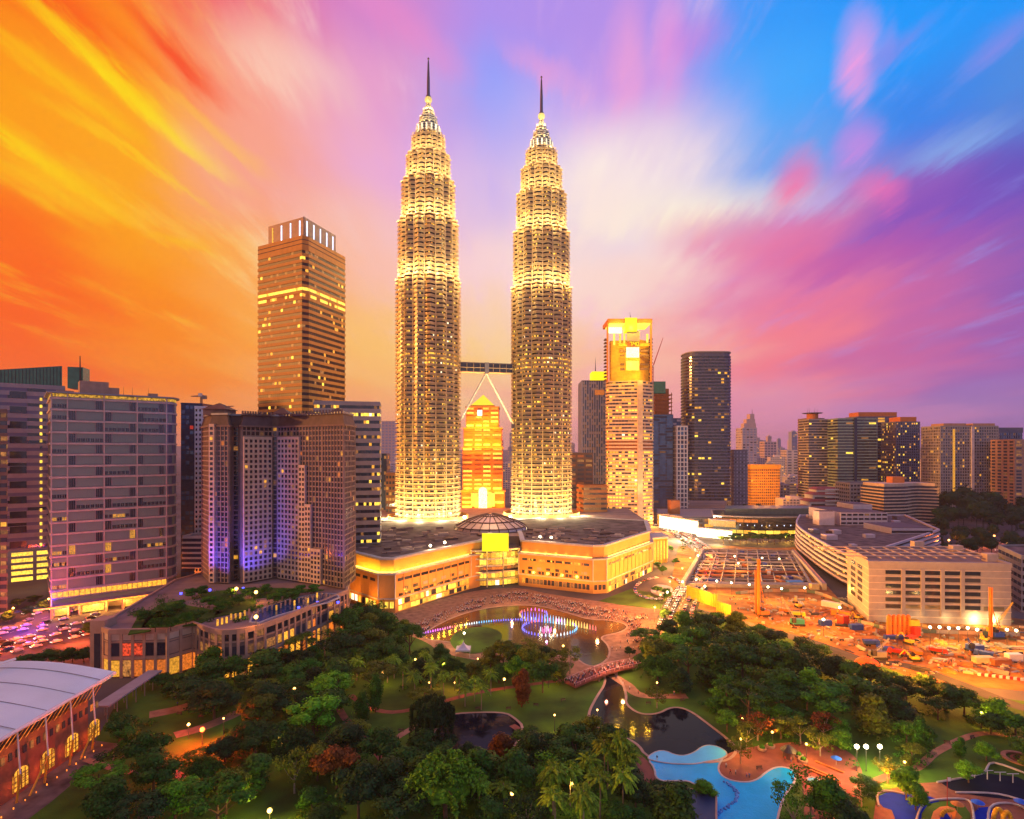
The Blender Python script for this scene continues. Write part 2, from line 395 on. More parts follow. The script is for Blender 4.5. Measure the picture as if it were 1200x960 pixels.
def tower(name, label, poly, z1, nx, nz, wall, band, table, z0=0.0, wf=.7, hf=.55, cat='building', group=None, bd=.35, pd=.25, pier=None,
          edges=None, limit=100, lightrows=None, detail=True, roof=True, root=None, bandname='floor_band'):
    """a slab or point block: core, floor bands, piers, windows, parapet"""
    if area(poly) < 0: poly = poly[::-1]
    cx = sum(p[0] for p in poly) / len(poly); cy = sum(p[1] for p in poly) / len(poly)
    own = root is None
    if own: root = thing(name, label, cat, (cx, cy, 0), group)
    core = MB(); core.prism(poly, z0, z1)
    cells = []; bands = [] if band else None; piers = MB() if pier else None
    facade(poly, z0, z1, nx, nz, wf, hf, table, edges, cells, bands, piers, bd, pd, lightrows=lightrows)
    part('wall', core, [wall], root)
    if detail:
        for b in bands or []: part(bandname, b, [band], root)
    elif bands:
        b = MB()
        for q in bands:
            n = len(b.v); b.v += q.v; b.f += [tuple(i + n for i in f) for f in q.f]; b.m += q.m
        part(bandname, b, [band], root, kind='stuff')
    if piers: part('pier', piers, [pier], root, kind='stuff')
    if roof:
        b = MB(); b.prism(inset(poly, .1), z1, z1 + .25); rf = part('roof', b, ['roof_dark'], root)
        b = MB(); o = inset(poly, -.1); i_ = inset(poly, .5); b.ring(o, i_, z1, z1 + 1.3); part('parapet', b, [band or wall], rf)
    add_windows(root, cells, limit)
    return root

def roof_boxes(root, poly, z, n, m=('concrete', 'grey_metal'), smin=2, smax=7, hmax=4, name='roof_equipment'):
    xs = [p[0] for p in poly]; ys = [p[1] for p in poly]; k = 0; t = 0
    ip = inset(poly, 2)
    while k < n and t < n * 20:
        t += 1; x = U(min(xs), max(xs)); y = U(min(ys), max(ys)); w, d, h = U(smin, smax), U(smin, smax), U(1, hmax)
        if not all(inside((x + a * w / 2, y + c * d / 2), ip) for a in (-1, 1) for c in (-1, 1)): continue
        b = MB(); b.box(x - w / 2, y - d / 2, z - .1, x + w / 2, y + d / 2, z + h); part(name, b, [random.choice(m)], root); k += 1
def inside(p, poly):
    c = False; n = len(poly)
    for i in range(n):
        a, b = poly[i], poly[i - 1]
        if (a[1] > p[1]) != (b[1] > p[1]) and p[0] < (b[0] - a[0]) * (p[1] - a[1]) / (b[1] - a[1]) + a[0]: c = not c
    return c
def gp(pts, z=0.0): return [G(x, y, z) for x, y in pts]
def smooth_poly(p, it=2):
    for _ in range(it):
        q = []
        for i in range(len(p)):
            a, b = p[i], p[(i + 1) % len(p)]; q += [lerp(a, b, .25), lerp(a, b, .75)]
        p = q
    return p
def sheet(name, poly, z, m, th=.0):
    b = MB()
    if area(poly) < 0: poly = poly[::-1]
    if th: b.prism(poly, z - th, z)
    else: b.face([(p[0], p[1], z) for p in poly])
    return structure(name, b, [m])
def point(loc, col, power, r=.5, spot=None, aim=None, blend=.8):
    d = bpy.data.lights.new('lamp_light', 'SPOT' if spot else 'POINT'); d.energy = power; d.color = col; d.shadow_soft_size = r
    if spot: d.spot_size = radians(spot); d.spot_blend = blend
    o = bpy.data.objects.new('lamp_light', d); C.objects.link(o); o.location = loc
    if aim: o.rotation_euler = (Vector(loc) - Vector(aim)).to_track_quat('Z', 'Y').to_euler()
    return o
def leaf_mat(name, col, var=.35, rough=.75):
    m = mat(name, col, rough, var=.65, vs=2.2, spec=.2, obj_var=.3)
    return m
leaf_mat('leaf_dark', (.026, .095, .008)); leaf_mat('leaf_mid', (.032, .14, .008)); leaf_mat('leaf_bright', (.09, .30, .01)); leaf_mat('leaf_olive', (.10, .14, .006))
leaf_mat('leaf_rust', (.16, .05, .008)); leaf_mat('leaf_palm', (.15, .28, .012)); leaf_mat('leaf_bamboo', (.10, .27, .012)); leaf_mat('leaf_deep', (.014, .055, .010))
mat('bark', (.13, .08, .05), .9, var=.3, vs=1.0); mat('pale_bark', (.30, .24, .17), .85, var=.2, vs=1.0)

def leafy(b, c, r, n, size, rnd, squash=.8, droop=0.0):
    """leaf sized faces scattered over an uneven lobe"""
    for _ in range(n):
        while True:
            d = Vector((rnd.uniform(-1, 1), rnd.uniform(-1, 1), rnd.uniform(-1, 1)))
            if .05 < d.length < 1: break
        d.normalize(); rr = r * (rnd.uniform(.62, 1.08) ** .8)
        p = Vector(c) + Vector((d.x * rr, d.y * rr, d.z * rr * squash))
        s = size * rnd.uniform(.6, 1.35)
        nrm = (d + Vector((rnd.uniform(-.7, .7), rnd.uniform(-.7, .7), rnd.uniform(-.2, .9)))).normalized()
        t = nrm.cross(Vector((rnd.uniform(-1, 1), rnd.uniform(-1, 1), rnd.uniform(-1, 1))))
        if t.length < 1e-3: continue
        t.normalize(); u = nrm.cross(t)
        a, e = t * s, u * s * rnd.uniform(.45, .8)
        q = p - Vector((0, 0, droop * s))
        b.quad(tuple(p - a * .5 - e * .2), tuple(p - e * .55), tuple(q + a * .55 + e * .15), tuple(p + e * .5))

mat('city_ground', (.10, .09, .09), .9, var=.5, vs=.02)
mat('shore_stone', (.45, .30, .22), .8)
mat('road_paint', (.75, .72, .65), .7)
mat('hill_green', (.06, .09, .05), .95)
mat('tower_steel', (.56, .39, .20), .38, .25, var=.12, vs=.2); mat('tower_shade', (.64, .48, .29), .4, .2, var=.08)
mat('tower_glass', (.014, .016, .028), .2, 0, spec=.8, var=.5, vs=.3); mat('spire_steel', (.16, .12, .14), .35, .8)
mat('crown_steel', (.62, .58, .52), .3, .6)
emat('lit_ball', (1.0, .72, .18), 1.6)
mat('lit_leg', (.85, .82, .78), .3, .2)
emat('board_yellow', (1.0, .78, .0), 1.3, var=0); mat('dome_glass', (.60, .42, .36), .3, .1, spec=.6)
mat('slate_tan', (.30, .20, .17), .5, .2); emat('rim_light', (1, .50, .04), .28, var=1.0); emat('win_orange_hot', (1, .25, .02), 3.0); emat('tail_red_dim', (1, .05, .02), .7)
emat('win_red_dim', (1, .08, .02), .6, var=.7)
mat('hall_roof', (.74, .92, .92), .4, .1, var=.06, vs=.08); mat('strut_yellow', (.7, .35, .04), .5)
mat('amber_glass', (.06, .028, .012), .45, 0, spec=.5, var=.4, vs=.2)
emat('arch_light', (1, .42, .03), .9, var=.5)
mat('roof_water', (.01, .05, .16), .1, spec=.4)
mat('hotel_stone', (.30, .205, .155), .75)
mat('pale_panel', (.34, .29, .30), .7, var=.08, vs=.4); mat('pink_white', (.62, .52, .55), .7, var=.08); mat('red_tile', (.30, .08, .07), .8); mat('green_grey', (.10, .15, .14), .4)
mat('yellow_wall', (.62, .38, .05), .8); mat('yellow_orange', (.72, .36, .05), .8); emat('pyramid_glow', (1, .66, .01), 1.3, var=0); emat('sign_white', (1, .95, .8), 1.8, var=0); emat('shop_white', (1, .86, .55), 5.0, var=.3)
mat('blue_rib', (.30, .32, .55), .5)
mat('cloth_dark', (.04, .04, .06)); mat('skin', (.45, .27, .18)); mat('cloth_white', (.7, .68, .66)); mat('cloth_red', (.45, .05, .04)); mat('cloth_blue', (.06, .12, .35)); mat('cloth_pink', (.6, .25, .3))
mat('pink_paint', (.65, .35, .35), .6)
emat('jet_white', (.8, .95, 1), 1.6, False, 0)
mat('red_cloth', (.55, .05, .02), .7)
mat('tyre_black', (.02, .02, .02), .8)
mat('teal_paint', (.03, .22, .22), .5); mat('sky_paint', (.05, .25, .65), .6); mat('cream_paint', (.6, .5, .3), .6)
mat('rut_mud', (.16, .07, .025), .5, var=.4)
mat('play_blue', (.006, .03, .42), .9, spec=.05); mat('play_dark', (.012, .018, .035), .9, spec=.05); mat('play_orange', (.65, .22, .03), .6); mat('play_blue_bright', (.02, .12, .7), .5)
mat('hair_black', (.02, .015, .01))
# ------------------------------------------------------------------ ground, roads, water
def annulus_ground():
    b = MB(); b.box(-9000, -400, -2, 9000, 14000, 0); structure('ground', b, ['city_ground'])
annulus_ground()
PARK = gp([(-60, 990), (-40, 960), (60, 905), (112, 868), (150, 800), (228, 778), (300, 745), (380, 715), (440, 715), (470, 735), (520, 728), (560, 706), (600, 700), (660, 704),
           (720, 722), (700, 705), (740, 690), (790, 700), (800, 712), (860, 728), (960, 760), (1150, 815), (1260, 830), (1500, 990)])
sheet('park_lawn', PARK, .03, 'lawn')
def water_mat(name, col, rough, spec=.6, wave=.12, ws=.8):
    m = mat(name, col, rough, var=.12, vs=.15, spec=spec); nt = m.node_tree; b = nt.nodes['Principled BSDF']; b.inputs['IOR'].default_value = 1.33
    tc = nt.nodes.new('ShaderNodeTexCoord'); n = nt.nodes.new('ShaderNodeTexNoise'); n.inputs['Scale'].default_value = ws; n.inputs['Detail'].default_value = 3
    nt.links.new(tc.outputs['Object'], n.inputs['Vector']); bu = nt.nodes.new('ShaderNodeBump'); bu.inputs['Strength'].default_value = wave; bu.inputs['Distance'].default_value = .3
    nt.links.new(n.outputs[0], bu.inputs['Height']); nt.links.new(bu.outputs[0], b.inputs['Normal'])
water_mat('lake_water', (.05, .028, .018), .08, .4, .10, .5); water_mat('pond_water', (.008, .011, .018), .06, .10, .06, .4)
water_mat('pool_water', (.01, .48, .92), .15, .4, .5, 1.2); water_mat('pool_shelf', (.10, .60, .92), .3, .4, .1, .8)

def pond(name, px_, m, z=.06, rim=.9, it=2, rimz=.16, rimm='shore_stone'):
    p = smooth_poly(gp(px_), it)
    if area(p) < 0: p = p[::-1]
    sheet(name, p, z, m)
    if rim:
        b = MB(); b.ring(inset(p, -rim), p, 0, rimz); structure('shore_edge', b, [rimm])
    return p
# promenade in front of the mall, reaching round the fountain lake
PROM = gp([(470, 742), (430, 722), (470, 716), (552, 692), (608, 688), (640, 696), (697, 704), (745, 712), (800, 716), (780, 735), (765, 760), (742, 768), (735, 782), (712, 790), (700, 800), (655, 796),
           (680, 775), (640, 780), (560, 775), (515, 765), (500, 752)])
sheet('promenade', smooth_poly(PROM, 2), .05, 'paving')
LAKE = pond('fountain_lake', [(492, 748), (505, 737), (540, 720), (580, 711), (625, 709), (660, 717), (690, 727), (715, 727), (737, 733), (728, 741), (700, 746), (712, 756), (714, 768), (705, 778), (690, 782), (672, 768), (640, 768), (600, 764), (560, 757), (525, 752)], 'lake_water', z=.08)
# island lawn below the ring of jets
sheet('lake_island', smooth_poly(gp([(526, 752), (532, 743), (548, 736), (572, 735), (590, 742), (585, 756), (560, 768), (535, 764)]), 2), .20, 'lawn')
BLUEPOOL_TOP = [(757, 889), (775, 879), (795, 888), (812, 885), (826, 874), (842, 876), (853, 884), (846, 890), (828, 893), (815, 896), (790, 896), (768, 893)]
POND1 = pond('dark_pond', [(690, 838), (700, 818), (712, 800), (707, 786), (716, 785), (728, 800), (733, 815), (731, 825), (748, 838), (772, 838), (788, 829), (806, 832), (830, 850), (858, 872), (862, 882), (848, 893), (800, 893), (760, 889), (748, 870), (720, 860), (695, 850)], 'pond_water')
POND2 = pond('left_pond', [(520, 842), (530, 837), (590, 835), (603, 843), (613, 853), (600, 880), (560, 882), (520, 882), (505, 865)], 'pond_water')
POOL = pond('wading_pool', [(759, 890), (790, 893), (810, 889), (830, 880), (848, 886), (839, 900), (846, 912), (866, 918), (886, 917), (902, 903), (915, 899), (930, 903), (932, 915), (915, 935), (905, 985), (842, 985), (838, 940), (812, 915), (790, 915), (770, 915), (768, 900)], 'pool_water', z=.10, rim=.5, rimz=.2, rimm='pale_concrete')
pond('pool_shelf', BLUEPOOL_TOP, 'pool_shelf', z=.30, rim=.35, rimz=.36, rimm='pale_concrete')
# red brick plaza round the pool, paths
sheet('plaza', smooth_poly(gp([(838, 898), (850, 884), (870, 878), (900, 872), (960, 868), (1000, 882), (1012, 905), (1010, 935), (1000, 960), (960, 985), (935, 985), (945, 940), (936, 905), (912, 897), (895, 905), (880, 918), (852, 916)]), 2), .07, 'terracotta')
sheet('plaza', smooth_poly(gp([(735, 880), (755, 885), (772, 915), (762, 920), (738, 905)]), 1), .07, 'terracotta')
def path(name, pts, w, z, m):
    """a strip of width w along ground points"""
    p = [Vector(q) for q in pts]; L_, R_ = [], []
    for i, q in enumerate(p):
        d = (p[min(i + 1, len(p) - 1)] - p[max(i - 1, 0)]).normalized(); n = Vector((-d.y, d.x)) * w / 2
        L_.append(tuple(q + n)); R_.append(tuple(q - n))
    sheet(name, L_ + R_[::-1], z, m)
def curve(pts, n=8):
    out = []; P = [pts[0]] + pts + [pts[-1]]
    for i in range(1, len(P) - 2):
        for k in range(n):
            t = k / n; a, b, c, d = P[i - 1:i + 3]
            out.append(tuple(.5 * ((2 * b[j]) + (c[j] - a[j]) * t + (2 * a[j] - 5 * b[j] + 4 * c[j] - d[j]) * t * t + (3 * b[j] - a[j] - 3 * c[j] + d[j]) * t ** 3) for j in range(2)))
    return out + [pts[-1]]
path('footpath', curve(gp([(718, 792), (735, 803), (752, 815), (805, 816)])), 4.5, .09, 'paving')
path('footpath', curve(gp([(175, 838), (205, 832), (232, 824)])), 6, .09, 'paving')
path('footpath', curve(gp([(205, 862), (240, 852), (280, 835)])), 5, .09, 'paving')
path('footpath', curve(gp([(440, 880), (490, 850), (520, 838)])), 2.5, .10, 'paving')
path('footpath', curve(gp([(385, 800), (400, 835), (420, 860), (440, 880), (470, 920)])), 2.5, .09, 'terracotta')
path('footpath', curve(gp([(410, 815), (460, 835), (560, 812), (640, 800), (668, 797)])), 2.6, .11, 'terracotta')
path('footpath', curve(gp([(600, 850), (640, 870), (690, 855)])), 2.5, .09, 'terracotta')
path('footpath', curve(gp([(100, 890), (150, 905), (190, 900), (215, 915), (200, 940), (150, 975)])), 2.2, .09, 'paving')
path('footpath', curve(gp([(1005, 925), (1040, 910), (1075, 900), (1100, 880), (1150, 860), (1210, 868)])), 2.5, .09, 'paving')
# strip of paving along the hall at the far left
sheet('hall_forecourt', gp([(-60, 985), (110, 868), (140, 872), (60, 940), (0, 985)]), .06, 'roof_dark')
# construction site ground
SITE = gp([(795, 640), (930, 640), (1000, 700), (1200, 726), (1300, 740), (1300, 815), (1200, 810), (1080, 800), (1010, 770), (960, 752), (900, 735), (850, 722), (800, 708), (785, 690)])
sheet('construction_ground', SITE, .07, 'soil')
path('site_road', curve(gp([(940, 752), (1000, 772), (1060, 780), (1120, 800), (1200, 830), (1300, 850)])), 7, .10, 'asphalt')
# roads
path('street', curve(gp([(-160, 790), (0, 735), (112, 705), (230, 680), (330, 655)])), 42, .05, 'asphalt')
path('street', curve(gp([(-160, 800), (0, 757), (110, 742), (150, 735)])), 26, .06, 'asphalt')
path('street', curve(gp([(790, 735), (800, 705), (822, 672), (828, 650), (800, 628), (770, 615)])), 20, .09, 'asphalt')
path('street', curve(gp([(805, 632), (900, 640), (990, 632), (1090, 636), (1300, 646)])), 24, .08, 'asphalt')
path('street', curve(gp([(940, 645), (985, 690), (1010, 715)])), 14, .11, 'asphalt')
def dashes(pts, off, z):
    b = MB(); p = [Vector(q) for q in pts]; acc = 0
    for i in range(len(p) - 1):
        d = p[i + 1] - p[i]; L = d.length; d.normalize(); n = Vector((-d.y, d.x)); s = 0
        while s < L:
            if (acc + s) % 9 < 4:
                a = p[i] + d * s + n * off; c = a + d * min(1.5, L - s)
                b.face([(a.x - n.x * .12, a.y - n.y * .12, z), (a.x + n.x * .12, a.y + n.y * .12, z), (c.x + n.x * .12, c.y + n.y * .12, z), (c.x - n.x * .12, c.y - n.y * .12, z)][::-1])
            s += 1.5
        acc += L
    structure('road_markings', b, ['road_paint'])
RC = curve(gp([(790, 735), (800, 705), (822, 672), (828, 650), (800, 628), (770, 615)]))
for o_ in (-6, 0, 6): dashes(RC, o_, .11)
LC = curve(gp([(-160, 790), (0, 735), (112, 705), (230, 680)]))
for o_ in (-14, -7, 7, 14): dashes(LC, o_, .08)
# traffic islands with a green bed
for pts in ([(775, 700), (760, 694), (768, 684), (790, 688), (786, 698)],):
    p = smooth_poly(gp(pts), 2); b = MB(); b.prism(p, 0, .22); structure('kerb', b, ['pale_concrete'])
# low hills at the horizon
def hills():
    for (x0, x1, Y, h, s) in ((820, 1400, 11500, 300, 1), (-300, 420, 12500, 240, 2), (420, 900, 13000, 190, 5)):
        random.seed(s); b = MB(); n = 46; rows = 6
        g = []
        for j in range(rows):
            r = []
            for i in range(n + 1):
                t = i / n; env = sin(pi * t) ** .5
                zz = h * env * (.55 + .25 * sin(t * 9 + s) + .2 * sin(t * 23 + s * 2)) * sin(pi * min(1, (j + .02) / (rows - 1) * .5 + .0)) 
                r.append((X(x0 + (x1 - x0) * t, Y), Y + (j - rows) * 120, zz - 3))
            g.append(r)
        for j in range(rows - 1):
            for i in range(n): b.quad(g[j][i], g[j][i + 1], g[j + 1][i + 1], g[j + 1][i])
        structure('hills', b, ['hill_green'], True)
hills(); random.seed(11)

# ------------------------------------------------------------------ the twin towers
def lobes(r, n=64):
    """star of eight points with eight round bays between them"""
    out = []
    for i in range(n):
        t = 2 * pi * i / n; k = (i % 8)
        # eight-fold: point (k=0), re-entrant, bay, re-entrant
        f = {0: 1.0, 1: .945, 2: .875, 3: .95, 4: .985, 5: .95, 6: .875, 7: .945}[k]
        a = t + radians(11)
        out.append((cos(a) * r * f, sin(a) * r * f))
    return out
def twin(label, cx, cy, seed):
    random.seed(seed)
    t = thing('twin_tower', label, 'skyscraper', (cx, cy, 0), 'twin skyscrapers lit from below')
    tiers = [(0, 248.5, 30.0), (248.5, 302.6, 28.0), (302.6, 339.4, 24.8), (339.4, 363.8, 20.4), (363.8, 382.8, 15.6)]
    off = lambda poly: [(cx + p[0], cy + p[1]) for p in poly]
    FH = 4.05
    cells = []
    for q, (z0, z1, r) in enumerate(tiers):
        core = MB(); core.prism(off(lobes(r - 1.5)), z0, z1 + .1); part('wall', core, ['tower_glass'], t)
        nf = round((z1 - z0) / FH); fh = (z1 - z0) / nf
        for j in range(nf):
            zb = z0 + j * fh; b = MB()
            b.ring(off(lobes(r)), off(lobes(r - 1.6)), zb, zb + fh * .42)                      # spandrel
            b.ring(off(lobes(r + .75)), off(lobes(r - .05)), zb + fh * .80, zb + fh * .86, 1)     # sunshade louvre
            part('storey', b, ['tower_steel', 'tower_shade'], t)
            # lit rooms behind the glass
            pl = off(lobes(r - 1.42)); k = len(pl)
            lit = .22 if q < 3 else .15
            if 163 < zb < 178: lit = .8
            if zb < 95: lit = .30
            for i in range(k):
                a, c = pl[i], pl[(i + 1) % k]
                if (a[1] + c[1]) / 2 > cy + 12: continue
                for s_ in (.27, .73):
                    if R() > lit: continue
                    cells.append((a[0] + (c[0] - a[0]) * s_, a[1] + (c[1] - a[1]) * s_, zb + fh * .62, hypot(c[0] - a[0], c[1] - a[1]) * .42, fh * .36, atan2(c[1] - a[1], c[0] - a[0]), pick((('win_yellow', 5), ('win_gold', 6), ('win_dim', 3), ('win_white', .4)))))
        # vertical pilasters in the re-entrant corners
        b = MB(); pl = off(lobes(r + .05))
        for i in range(64):
            if i % 4 == 2:
                x, y = pl[i]; d = atan2(y - cy, x - cx); x, y = x + cos(d) * .35, y + sin(d) * .35
                b.box(x - .3, y - .42, z0, x + .3, y + .42, z1, rot=d)
        part('pilaster', b, ['tower_shade'], t, kind='stuff')
        # ledge with its ring of floodlights
        if q:
            rp = tiers[q - 1][2]
            b = MB(); b.ring(off(lobes(rp + .6)), off(lobes(r - .5)), z0 - 1.0, z0 + .2); part('ledge', b, ['tower_shade'], t)
            for i in range(16):
                a = 2 * pi * (i + .5) / 16
                if sin(a) > .5: continue
                rr = (rp + r) / 2 + .9
                lb = MB(); lb.lathe([(0, z0 + .3), (.45, z0 + .3), (.6, z0 + .9), (0, z0 + .9)], cx + cos(a) * rr, cy + sin(a) * rr, 8)
                part('floodlight', lb, ['lamp_glow'], t)
                if i % 2 == 0:
                    point((cx + cos(a) * (rr + 3.2), cy + sin(a) * (rr + 3.2), z0 + 4.5), (1, .72, .30), [0, 40000, 31000, 20000, 13000][q], .8)
    # crown: shrinking drums, pinnacle rings, mast ball and spire
    prof = [(382.8, 393, 12.2, 10.6), (393, 401.5, 8.7, 7.6), (401.5, 408, 5.6, 4.6), (408, 412.5, 3.0, 2.0)]
    for (z0, z1, ra, rb) in prof:
        n = max(2, round((z1 - z0) / 2.3))
        core = MB(); core.lathe([(ra - .8, z0), (rb - .6, z1), (0, z1 + .01)], cx, cy, 16); part('crown_drum', core, ['tower_glass'], t)
        for j in range(n):
            r_ = ra + (rb - ra) * j / n; zb = z0 + (z1 - z0) * j / n; b = MB(); b.ring(off(lobes(r_ + .4, 32)), off(lobes(max(.3, r_ - 1.2), 32)), zb, zb + .9); part('crown_ring', b, ['crown_steel'], t)
        b = MB()
        for i in range(8):
            a = 2 * pi * i / 8 + radians(11); b.tube((cx + cos(a) * ra * .97, cy + sin(a) * ra * .97, z0), (cx + cos(a) * rb * .97, cy + sin(a) * rb * .97, z1 + 1.2), .5, .2, 6)
        part('crown_rib', b, ['tower_shade'], t, kind='stuff')
        for i in range(6):
            a = -pi * (i + .5) / 6; rr = ra + 1.6
            point((cx + cos(a) * rr, cy + sin(a) * rr, z0 + .8), (1, .72, .28), 2600, .4)
    for i in range(16):
        a = 2 * pi * i / 16
        b = MB(); zt = 384.5; b.box(cx + cos(a) * 11.4 - .7, cy + sin(a) * 11.4 - .12, zt, cx + cos(a) * 11.4 + .7, cy + sin(a) * 11.4 + .12, zt + 6, rot=a + pi / 2)
        if sin(a) < .3: part('lit_panel', b, ['win_white'], t)
    b = MB(); b.lathe([(0, 412), (1.2, 412.2), (2.0, 413), (.9, 414.4), (.9, 415)], cx, cy, 16); part('mast_collar', b, ['crown_steel'], t)
    b = MB(); b.lathe([(3.4 * sin(pi * i / 10), 417.3 - 3.3 * cos(pi * i / 10)) for i in range(11)], cx, cy, 20); part('ring_ball', b, ['lit_ball'], t, smooth=True)
    b = MB(); b.lathe([(0, 418.2), (3.0, 418.4), (2.6, 420), (1.5, 422), (1.35, 436), (.75, 452), (.3, 455)], cx, cy, 12); part('spire', b, ['spire_steel'], t, smooth=True)
    b = MB(); b.lathe([(1.0 * sin(pi * i / 6), 455.6 - cos(pi * i / 6)) for i in range(7)], cx, cy, 10); part('finial', b, ['spire_steel'], t, smooth=True)
    add_windows(t, cells, 100)
    # floodlights standing on the podium roof round the foot
    for i in range(7):
        a = -pi * (i + .5) / 7 + radians(-3); rr = 42
        point((cx + cos(a) * rr, cy + sin(a) * rr, 33), (1, .68, .24), 130000, 1.5, 95, (cx + cos(a) * 27, cy + sin(a) * 27, 75))
        point((cx + cos(a) * 44, cy + sin(a) * 44, 33), (1, .60, .17), 600000, 1.5, 50, (cx + cos(a) * 26, cy + sin(a) * 26, 150))
        point((cx + cos(a) * 40, cy + sin(a) * 40, 33), (1, .80, .40), 30000, 1.0)
    return t
TL = (X(502, 550), 550.0); TR = (X(634.5, 577), 577.0)
twin('taller looking twin skyscraper on the left, stepped and tapering to a thin spire', TL[0], TL[1], 3)
twin('twin skyscraper on the right, standing slightly farther back, stepped to a thin spire', TR[0], TR[1], 4)
# the two-storey bridge between them
def skybridge():
    a, b_ = Vector(TL), Vector(TR); d = (b_ - a).normalized(); L = (b_ - a).length; mid = (a + b_) / 2; n = Vector((-d.y, d.x)); zc = 170.0
    t = thing('sky_bridge', 'steel two-storey footbridge joining the twin towers high up on slanting legs', 'bridge', (mid.x, mid.y, zc - 4.5))
    s0, s1 = 28.5, L - 28.5
    def bx(s, e, w, z0, z1):
        q = MB(); p = [a + d * s - n * w, a + d * e - n * w, a + d * e + n * w, a + d * s + n * w]; q.prism([(v.x, v.y) for v in p], z0, z1); return q
    part('deck', bx(s0, s1, 2.6, zc - 4.5, zc - 3.7), ['tower_shade'], t); part('roof', bx(s0, s1, 2.9, zc + 4.0, zc + 4.8), ['spire_steel'], t)
    part('middle_deck', bx(s0, s1, 2.8, zc - .3, zc + .3), ['tower_shade'], t); part('glazing', bx(s0 + .1, s1 - .1, 2.3, zc - 3.8, zc + 4.1), ['dark_glass'], t)
    for k in range(9):
        s = s0 + 1 + (s1 - s0 - 2) * k / 8; part('mullion', bx(s - .2, s + .2, 2.7, zc - 3.7, zc + 4.0), ['tower_steel'], t)
    part('centre_frame', bx(L / 2 - 2, L / 2 + 2, 3.1, zc - 5.2, zc + 5.2), ['grey_metal'], t)
    for sgn, tc in ((-1, TL), (1, TR)):
        top = a + d * (L / 2 + sgn * .6); e = a + d * (L / 2 + sgn * (L / 2 - 28.2))
        q = MB(); q.tube((top.x - n.x, top.y - n.y, zc - 5.2), (e.x - n.x, e.y - n.y, zc - 53), .75, .75, 8)
        q.tube((top.x + n.x, top.y + n.y, zc - 5.2), (e.x + n.x, e.y + n.y, zc - 53), .75, .75, 8); part('leg', q, ['lit_leg'], t)
        q = MB(); q.box(e.x - 2, e.y - 2, zc - 57, e.x + 2, e.y + 2, zc - 53); part('bearing', q, ['spire_steel'], t)
skybridge()
mp_ = ((TL[0] + TR[0]) / 2, (TL[1] + TR[1]) / 2)
for sgn in (-1, 1): point((mp_[0] + sgn * 22, mp_[1] - 14, 116), (1, .85, .6), 14000, 1, 70, (mp_[0] + sgn * 8, mp_[1], 150))

